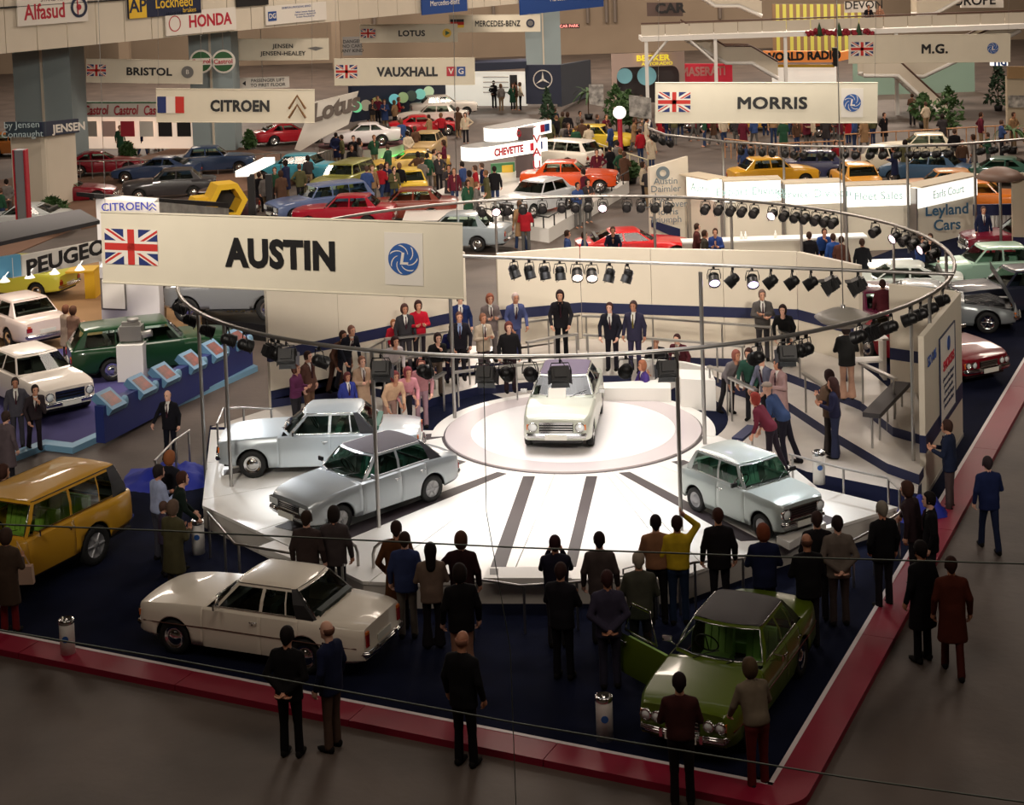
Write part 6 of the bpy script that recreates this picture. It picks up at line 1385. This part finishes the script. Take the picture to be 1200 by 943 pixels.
def flight(label,pts,Y,h):
    t=thing('staircase',label,'staircase',(0,0,0),0,'staircases by the footbridge')
    for dy in(0,1.6):
        P=[D(x,y,Y) for x,y in pts]; m=MB(); vs=[]
        for p in P: vs+=[(p.x,Y+dy,p.z),(p.x,Y+dy,p.z+h),(p.x,Y+dy+.1,p.z+h),(p.x,Y+dy+.1,p.z)]
        fs=[]
        for i in range(len(P)-1):
            for k_ in range(4): fs.append((4*i+k_,4*i+(k_+1)%4,4*i+4+(k_+1)%4,4*i+4+k_))
        m.add(vs,fs); m.obj('side_board',[CREAM],t); MB().tube([(p.x,Y+dy,p.z+h+.03) for p in P],.06,5).obj('handrail',[mat('rail_brown')],t); MB().tube([(p.x,Y+dy-.02,p.z+.12) for p in P],.13,5).obj('stringer',[WHITE],t)
    P=[D(x,y,Y) for x,y in pts]; s_=MB()
    for p,q in zip(P,P[1:]):
        n_=max(2,int(abs(q.z-p.z)/.2)); 
        for k_ in range(n_): u=(k_+.5)/n_; s_.box((p.x+(q.x-p.x)*u,Y+.85,p.z+(q.z-p.z)*u+.1),(abs(q.x-p.x)/n_+.02,1.5,.08))
    s_.obj('treads',[FACEW],t); return t
flight('upper staircase left of the striped hoarding',[(820,-3),(838,9),(866,9),(893,21)],104,1.1)
flight('lower staircase left of the radio shop',[(801,47),(851,76),(881,76),(912,94)],102,1.15)
flight('staircase rising to the right below the footbridge banner',[(1052,90),(1082,92),(1196,38)],101,1.1)
flight('staircase going down right below the footbridge banner',[(1012,91),(1052,91),(1112,146)],98,1.1)
flight('staircase above the footbridge at top right',[(1075,20),(1096,18),(1136,-4)],105,1.1)
# --- plants
LEAF=mat('leaf_green',(58,88,44),.7,noise=.3,nscale=4); LEAF2=mat('leaf_dark',(36,60,38),.8,noise=.3,nscale=3)
def bush(px,py,h,w_,label,kind='bush',m=LEAF,cat='plant'):
    q=G(px,py,0.0); t=thing('potted_plant',label,cat,q); MB().lathe([(.001,0),(.22,0),(.28,.35),(.25,.35),(.001,.3)],10).obj('pot',[BLK],t); MB().tube([(0,0,.3),(0,0,h*.7)],.04,5).obj('stem',[mat('bark',(80,60,44),.8)],t); f=MB(); r_=random.Random(px)
    n_=260 if kind!='palm' else 22
    for i in range(n_):
        if kind=='palm':
            a=r_.uniform(0,6.28); up=r_.uniform(.1,1.0); L_=w_*r_.uniform(.8,1.1); pr=None
            pts=[Vector((math.cos(a)*L_*u,math.sin(a)*L_*u,h*.65+up*L_*u*1.1-L_*u*u*.9)) for u in np.linspace(0,1,6)]; sd=Vector((-math.sin(a),math.cos(a),0))
            for k_ in range(5):
                ww=.09*(1-k_/5)+.02; f.add([pts[k_]-sd*ww,pts[k_]+sd*ww,pts[k_+1]+sd*ww*.8,pts[k_+1]-sd*ww*.8],[(0,1,2,3)])
        else:
            u=r_.random(); 
            if kind=='conifer': z=h*(.1+.9*u); rr=w_*(1-u)*r_.uniform(.5,1)
            else: z=h*(.25+.75*u); rr=w_*math.sin(math.pi*min(1,.15+.85*u))*r_.uniform(.3,1)
            a=r_.uniform(0,6.28); c_=Vector((rr*math.cos(a),rr*math.sin(a),z)); d1=Vector((r_.uniform(-1,1),r_.uniform(-1,1),r_.uniform(-.5,1))).normalized()*.22; d2=d1.cross(Vector((r_.uniform(-1,1),r_.uniform(-1,1),r_.uniform(-1,1)))).normalized()*.09; f.add([c_-d1,c_+d2,c_+d1,c_-d2],[(0,1,2,3)])
    tag(f.obj('foliage',[m],t),kind='stuff'); return t
bush(643,170,3.2,1.0,'tall dark conifer beside the star building','conifer',LEAF2); bush(690,140,2.6,1.1,'palm with arching fronds right of the star building','palm'); bush(723,160,3.0,.8,'green leafy tree in front of the arch stand','bush'); bush(738,158,2.6,.7,'second green leafy tree beside the arch stand','bush')
bush(1112,168,3.0,.9,'leafy green tree below the stairs at right','bush'); bush(1170,130,3.6,.9,'dark column shaped tree near the right edge','conifer',LEAF2); bush(1082,150,2.0,.8,'bushy green plant in front of the descending stairs','bush'); bush(1186,180,1.8,1.0,'low palm near the beige box at right','palm'); bush(150,192,1.2,.5,'small green plant at the bright oil company stand','bush'); bush(62,258,1.0,.8,'low green plant left of the white pylon','bush'); bush(293,180,1.3,.4,'thin plant on the planter near the banner','bush'); bush(740,215,1.0,.6,'low plants beside the cream railing','bush')
gp_=G(728,200,0); t=thing('globe_post','red post topped with a round white globe lamp','lamp post',gp_); MB().tube([(0,0,0),(0,0,2.6)],.12,8).obj('post',[RED],t); m=MB(); m.ball((0,0,2.9),.33,14); m.obj('globe',[GLOW],t)
# --- curved lit sign tower
ts=thing('curved_lit_sign','tall brown tower with curved lit signs with red lettering','sign',(0,0,0)); Yt=76
a_=D(603,150,Yt); b_=D(626,150,Yt); MB().box(((a_.x+b_.x)/2,Yt+.4,a_.z/2),(b_.x-a_.x,.8,a_.z)).obj('tower',[mat('tower_brown',(74,58,56),.5)],ts); vboard(ts,'red_lettered_fin',625,633,(151,146),(222,220),75.5,75.5,GLOW,.2)
def loop(px0,px1,pyt,h,Yc,nm,txt,tpx):
    a=D(px0,pyt[0],Yc-2); b=D(px1,pyt[1],Yc+1.2); c=(a+b)/2; d=Vector((b.x-a.x,b.y-a.y,0)); L=d.length; ang=math.atan2(d.y,d.x); r_=.75; pts=[]
    for k_ in range(9): u=math.pi/2+math.pi*k_/8; pts.append(Vector((-L/2+r_*math.cos(u)+r_,r_*math.sin(u),0)))
    pts+=[Vector((L/2,-r_,0)),Vector((L/2,r_,0))]; m=MB(); n_=len(pts); R_=Matrix.Rotation(ang,3,'Z'); vs=[R_@p+Vector((c.x,c.y,c.z-h)) for p in pts]; vs+=[v+Vector((0,0,h)) for v in vs]; m.add(vs,[(i,(i+1)%n_,n_+(i+1)%n_,n_+i) for i in range(n_)]); m.obj('lit_band',[GLOW],ts)
    m=MB(); m.add([v+Vector((0,0,.01)) for v in vs[n_:]],[tuple(range(n_))]); m.obj('band_top',[GREYS],ts); o=R_@Vector((-L*.5+L*tpx,-r_-.12,-h/2)); text(txt,.46,RED,ts,(c.x+o.x,c.y+o.y,c.z+o.z),rot=(math.pi/2,0,ang),bold=.045,wide=.85)
    for dx,m_ in((.0,RED),(.42,BLU)): o=R_@Vector((L*.28+dx,-r_-.05,-h/2)); MB().box((c.x+o.x,c.y+o.y,c.z+o.z),(.36,.04,.36),rz=ang).obj('emblem_panel',[m_],ts)
loop(545,628,(176,157),.62,Yt,'a','CHEVETTE',.42); loop(574,631,(150,141),.6,Yt+1.5,'b','CAVALIER',.45)
for i,s_ in enumerate('VAUX'): btext(ts,s_,629,163+i*15,75.3,.55,RED,bold=.02,off=.15)
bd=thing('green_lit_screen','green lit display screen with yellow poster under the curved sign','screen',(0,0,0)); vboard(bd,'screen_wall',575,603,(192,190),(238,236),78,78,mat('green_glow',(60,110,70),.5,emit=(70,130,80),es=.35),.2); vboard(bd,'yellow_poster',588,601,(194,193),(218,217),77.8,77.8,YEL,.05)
lt_=thing('green_light_strip','green glowing light strip at the foot of the round platform','light strip',(0,0,0)); slab('glow_strip',[(446,183),(478,175),(481,178),(449,187)],.02,.12,mat('green_strip_lit',(90,230,100),.5,emit=(90,235,100),es=1.5),parent=lt_)
# --- railings of far stands
def frail(label,pts,z0,h=.9,m=STEEL,n=8):
    t=thing('stand_railing',label,'railing',(0,0,0),0,'railings round the far stands'); P=[G(x,y,z0) for x,y in pts]; MB().tube([p+Vector((0,0,h)) for p in P],.035,5).obj('handrail',[m],t)
    for a_,b_ in zip(P,P[1:]):
        for k_ in range(n+1): q=a_+(b_-a_)*(k_/n); MB().tube([q,q+Vector((0,0,h))],.03,4).obj('post',[m],t)
WR=mat('rail_wood',(190,140,100),.6); CRR=mat('rail_cream',(205,195,160),.5)
frail('steel railing in front of the blue cars at upper left',[(66,210),(180,208),(330,200)],.25); frail('railing beside the teal lit car at upper left',[(330,215),(375,200),(400,192)],.1); frail('cream railing right of the curved lit sign',[(672,180),(760,212)],0,1.0,CRR,9); frail('orange wooden railing behind the lit pavilion at left',[(850,185),(900,192),(990,188)],0,1.0,WR,7); frail('orange wooden railing behind the cream car',[(990,180),(1110,173),(1200,168)],0,1.0,WR,8)
# far lighting pipe with spotlights over the morris stand
fr2=thing('far_lighting_pipe','curved steel lighting pipe behind the lit pavilion','lighting truss',(0,0,0)); ptsR=[(762,142),(760,150),(780,158),(850,166),(930,171),(1020,172),(1110,170),(1200,163)]
PR=[G(x,y,3.9) for x,y in ptsR]; MB().tube(PR,.05,6).obj('ring_pipe',[STEEL],fr2)
for x,y in ((847,166),(918,170),(988,172),(1063,171),(1142,167)): q=G(x,y,3.9); MB().tube([(q.x,q.y,0),(q.x,q.y,3.9)],.05,6).obj('upright_pole',[STEEL],fr2)
for i,px in enumerate((766,775,784,868,880,893,905,920,930,942,962,975,990,1003,1020,1035,1052,1066,1075,1085,1098,1112,1150,1165,1180)):
    y=np.interp(px,[p[0] for p in ptsR[1:]],[p[1] for p in ptsR[1:]]); lamp(G(px,y,3.9),'small far spotlight on the lighting pipe behind the pavilion',(10,70,0),LIT if px in(868,930,962,1020) else None,False,'spotlights on the far lighting pipe')
# --- background cars  (px, py of wheels centre, z, heading, colour, kind, label)
FC=[
 (42,470,.12,-50,(226,216,204),'saloon','near white saloon on the violet stand facing right'),(20,395,.12,132,(232,214,204),'saloon','second white saloon on the violet stand seen from behind'),
 (180,432,.12,21,(20,56,30),'wagon','dark green estate car on the violet stand'),(22,345,.05,165,(214,212,80),'hatch','lemon yellow car with red tail lamps at the left edge'),
 (285,370,.5,175,(120,122,124),'estate4x4','grey high car on the black platform behind the big banner'),
 (630,249,.55,-128,(190,192,194),'hatch','silver hatchback on the white platform facing left'),(668,224,.55,-8,(226,84,34),'saloon','orange saloon on the white platform'),(655,196,.2,140,(236,228,214),'wagon','white estate car behind the orange saloon'),
 (424,170,.66,185,(222,216,216),'coupe','silver white sports car on the round plum platform'),(478,204,0,185,(218,180,90),'coupe','pale yellow coupe left of the curved lit sign'),(404,226,0,-110,(140,140,70),'wagon','olive green estate with dark rear window'),
 (478,230,0,100,(226,190,60),'hatch','small bright yellow hatchback seen from behind'),(478,258,0,178,(120,50,34),'saloon','brown red saloon behind the top edge of the big banner'),(405,266,0,175,(160,24,44),'saloon','crimson saloon just above the big banner'),
 (376,254,0,-150,(96,112,150),'wagon','light blue car with raised tailgate above the big banner'),(535,290,.03,165,(150,160,166),'saloon','silver grey saloon at the right end of the big banner'),(500,184,0,-100,(190,160,110),'saloon','tan saloon behind the yellow coupe'),
 (508,148,.3,175,(226,218,208),'saloon','white rally car with dark stripes near the showroom'),(520,136,.3,10,(232,224,214),'saloon','white saloon in front of the lit showroom'),(498,158,0,5,(190,26,40),'coupe','bright red sports car behind the round platform'),
 (345,212,.1,165,(70,150,170),'saloon','teal lit blue saloon behind the lit beam sign'),(250,202,.25,5,(54,72,104),'saloon','steel blue saloon in the middle of the brown stand'),(184,212,.25,175,(50,66,96),'coupe','dark blue open car on the brown stand'),  # teal light is painted into the first saloon's body colour
 (120,204,.25,12,(130,20,36),'coupe','dark red open sports car beside the exhibitor box'),(82,238,.04,8,(126,18,34),'coupe','long dark red car in front of the exhibitor box'),(24,272,.04,176,(190,196,196),'coupe','pale silver sports car at the left edge'),
 (200,232,.25,-170,(60,58,60),'saloon','charcoal saloon behind the white pylon'),(340,168,0,20,(170,26,40),'coupe','small red car left of the sail sign'),(245,258,.04,170,(60,30,34),'saloon','dark maroon saloon beside the hexagon pods'),
 (745,306,.03,5,(206,34,36),'coupe','bright red open car just behind the stand wall'),(702,175,0,-20,(222,190,60),'hatch','yellow beach buggy style car by the globe post'),
 (906,218,0,10,(240,180,50),'hatch','amber yellow car whose roof shows over the lit header'),(950,210,0,170,(60,62,96),'saloon','dark blue saloon behind the lit header'),(1003,225,0,92,(236,168,66),'hatch','amber hatchback seen from behind over the lit header'),
 (1105,236,0,175,(206,138,66),'saloon','tan orange saloon behind the teal pavilion lettering'),(1150,250,0,-15,(224,124,40),'saloon','orange saloon right of the teal pavilion lettering'),(1080,188,0,172,(232,222,196),'saloon','cream rally saloon behind the wooden railing'),
 (1046,203,0,-60,(226,218,196),'mini','cream small car with round lamps behind the wooden railing'),(1085,214,0,150,(70,100,130),'hatch','steel blue hatchback behind the tan saloon'),(1165,215,0,160,(50,90,76),'coupe','dark green car near the right edge'),
 (890,152,0,170,(196,150,60),'saloon','mustard saloon far under the upper right banner'),(975,158,0,10,(120,56,40),'saloon','rust red saloon far under the upper right banner'),(940,150,0,0,(150,150,150),'wagon','grey estate far under the upper right banner'),(840,152,0,-160,(110,24,40),'coupe','maroon car far under the upper right banner'),
 (1158,335,.03,180,(170,205,184),'hatch','pale green hatchback beyond the silver grand tourer'),(1192,365,.03,185,(40,44,60),'saloon','dark blue saloon behind the raised bonnet'),(1200,300,.03,178,(110,22,40),'saloon','dark red car at the right edge below the red steps'),(1046,352,.03,170,(222,230,222),'coupe','white sports car behind the stand wall opening'),(1020,385,.03,100,(90,22,52),'saloon','plum coloured car seen through the right wall opening'),
 (20,182,0,5,(150,90,40),'saloon','amber brown car at the far left behind the box stand'),(580,118,0,175,(200,196,186),'limo','silver luxury saloon inside the lit showroom')]
for px,py,z,hd,c_,kd,lab in FC:
    if kd=='mini': 
        far_car('mini',G(px,py,z),hd,c_,lab); continue
    far_car(kd,G(px,py,z),hd,c_,lab,roof=None,metal=.3 if c_[0]==c_[1] else 0,interior=(60,58,54))
# --- crowd
PAL=[('black',(24,22,26)),('charcoal',(56,52,54)),('navy',(30,36,66)),('brown',(84,60,46)),('camel',(150,118,86)),('grey',(112,106,102)),('maroon',(92,28,44)),('olive',(84,82,54)),('cream',(196,180,156)),('red',(160,30,40)),('green',(40,76,56)),('blue',(56,76,124))]
CL=[('near the bright oil company stand',[(160,178),(166,182),(176,180),(183,178),(190,181),(203,178),(224,176),(232,178),(248,176),(254,178),(262,180),(268,176),(143,182)]),
 ('by the round plum platform',[(393,194),(401,197),(417,200),(424,199),(440,200),(487,190),(478,196)]),('behind the yellow coupe',[(430,245),(437,243),(446,241),(453,238),(464,243),(468,236),(497,232),(500,226)]),
 ('under the curved lit sign',[(527,240),(533,246),(544,238),(552,250),(558,246),(566,240),(573,250),(580,246),(560,262),(550,260)]),('beside the cream railing',[(715,216),(723,213),(728,222),(734,226),(755,238),(760,246),(700,222)]),
 ('in front of the lit showroom',[(531,128),(537,130),(545,128),(556,128),(580,127),(588,128),(600,130),(605,128),(612,129)]),('by the porthole wall',[(432,146),(438,148),(444,146),(452,150),(464,152),(470,148)]),
 ('just below the upper right banner',[(775,165),(782,170),(790,168),(799,162),(812,168),(825,172),(836,170),(848,176),(862,172),(872,178),(885,176),(905,174),(920,178),(934,176),(955,178),(970,176),(985,174),(1000,178),(1012,180)]),
 ('behind the lit pavilion',[(872,212),(880,210),(978,210),(1048,218),(1060,216),(1120,196),(1140,202),(1160,198),(1128,206)]),('beside the lit beam sign',[(305,248),(312,252),(323,244),(330,250),(300,240),(362,228)]),
 ('right of the orange wooden railing',[(1020,162),(1068,150),(1085,160),(1104,176),(1150,178),(1175,186),(1190,176)]),('by the dark box stand at far left',[(34,214),(42,216),(50,222),(60,214),(8,258),(2,268)]),('beside the white platform',[(690,262),(684,250),(676,268),(612,292),(618,296)]),
 ('in the tree lined far area',[(650,160),(660,166),(668,170),(680,168),(752,150),(745,168),(757,176),(668,182)]),('near the yellow counters',[(162,372),(192,374)]),('among the cars under the lit beam sign',[(338,236),(352,240),(412,212),(422,210),(456,216),(492,222),(508,216),(516,224),(520,206),(470,176),(506,170),(516,166),(536,160),(548,170)]),('in the crowd left of the upper right banner',[(646,182),(654,176),(662,186),(674,190),(684,176),(692,184),(700,168),(712,172),(716,186),(742,180),(750,190),(760,176),(764,196)]),('in the crowd under the upper right banner',[(772,152),(786,156),(796,150),(808,154),(820,158),(834,152),(846,160),(856,154),(870,162),(896,160),(908,156),(926,162),(944,166),(962,160),(980,164),(994,166),(1008,160),(1024,172),(1038,168)])]
PP=['stand','pocket','crossed','hold','walk','behind','hips','stride']
cn=0; used={}
WHO=['visitor','man','person','figure','onlooker']; LEGW=[('dark trousers',(34,32,36)),('grey trousers',(90,88,86)),('tan trousers',(140,118,90)),('blue jeans',(46,60,92))]
for place,pts in CL:
    for i,(x,y) in enumerate(pts):
        k_=(i*5+len(place))%len(PAL); nm,c_=PAL[k_]; ln,lc=LEGW[(i+k_)%4]; kd='coat' if (i%3==0) else ('jacket' if i%3==1 else 'jumper'); lab='visitor in %s %s and %s %s'%(nm,kd,ln,place)
        u=1
        while lab in used: k_=(k_+1)%len(PAL); nm,c_=PAL[k_]; lab='visitor in %s %s and %s %s'%(nm,kd,ln,place)
        used[lab]=1
        F_(x+RNG.uniform(-2,2),y+RNG.uniform(-3.5,3.5)*(1 if y<220 else .4),0,RNG.choice([90,80,60,120,-90,-60,0,180,150]),PP[(i*3+cn)%len(PP)],lab,RNG.uniform(.98,1.08),top=c_,kind=kd,legs=lc,hair=RNG.choice([(36,26,22),(60,40,30),(110,80,56),(80,60,50)]),hk=RNG.choice(['hair_short','hair_bob','hair_short']),full=False); cn+=1
for x,y,f,p_,nm,c_ in((948,272,90,'stand','man in black jacket seen from behind at the pavilion counter',(24,22,26)),(966,268,-90,'chin','man in blue suit talking at the pavilion counter',(40,70,130)),(976,274,100,'stand','man in bright blue jacket seen from behind at the pavilion counter',(44,76,140)),(986,277,60,'stand','person in brown jacket beside the bright blue jacket at the counter',(84,50,40)),(1010,280,90,'stand','man in long black coat right of the counter group',(20,20,24)),
   (838,268,-100,'hold','balding man in blue jacket seated at the counter left end',(50,70,130)),(817,262,0,'hold','two-tone brown jacketed woman at the counter left end',(80,40,36)),(826,270,0,'stand','person in olive jacket at the counter left end',(60,56,50)),(1080,274,-60,'hold','dark haired man in blue suit below the teal pavilion lettering',(40,56,100)),(1090,274,-120,'stand','second man in black below the teal pavilion lettering',(26,26,30)),
   (718,266,-90,'rail','man in navy jumper standing by the red car',(30,32,50)),(665,270,0,'stand','man in blue shirt passing behind the stand wall',(60,80,130)),(685,272,0,'stand','second visitor in dark blue behind the stand wall',(40,56,100))):
    H_(x,y,.03,f,p_,nm,.98,top=c_,kind='jacket' if p_!='chin' else 'jumper',legs=(30,30,36),full=False,hair=(60,40,30))
for x,y,c_,nm in((1017,4,(26,24,30),'man in black leaning on the footbridge parapet'),(1030,4,(150,110,90),'person in tan coat leaning on the footbridge parapet')):
    q=D(x,y,Yb+1.0); person((q.x,q.y,q.z-1.85),-90,'rail',nm,top=c_,kind='coat',full=False)

# wires strung across the hall in front of the stand
def cable(pts,label,r_=.0075):
    m=MB(); P=[D(x,y,Y) for x,y,Y in pts]; m.tube(P,r_,5); tag(m.obj('overhead_cable',[mat('cable_grey',(96,104,96),.6)]),label,'cable')
cable([(-60,612,13),(200,622,13),(600,641,13),(900,652,13),(1260,662,13)],'long thin grey cable strung across the hall above the front row of visitors')
cable([(-60,728,13),(200,772,13),(600,846,13),(742,870,13),(1000,912,13),(1260,948,13)],'thin grey cable slanting across the hall over the near kerb')
cable([(566,380,14),(570,600,14),(598,760,14),(606,980,14)],'thin dark vertical wire hanging in front of the turntable',.004)
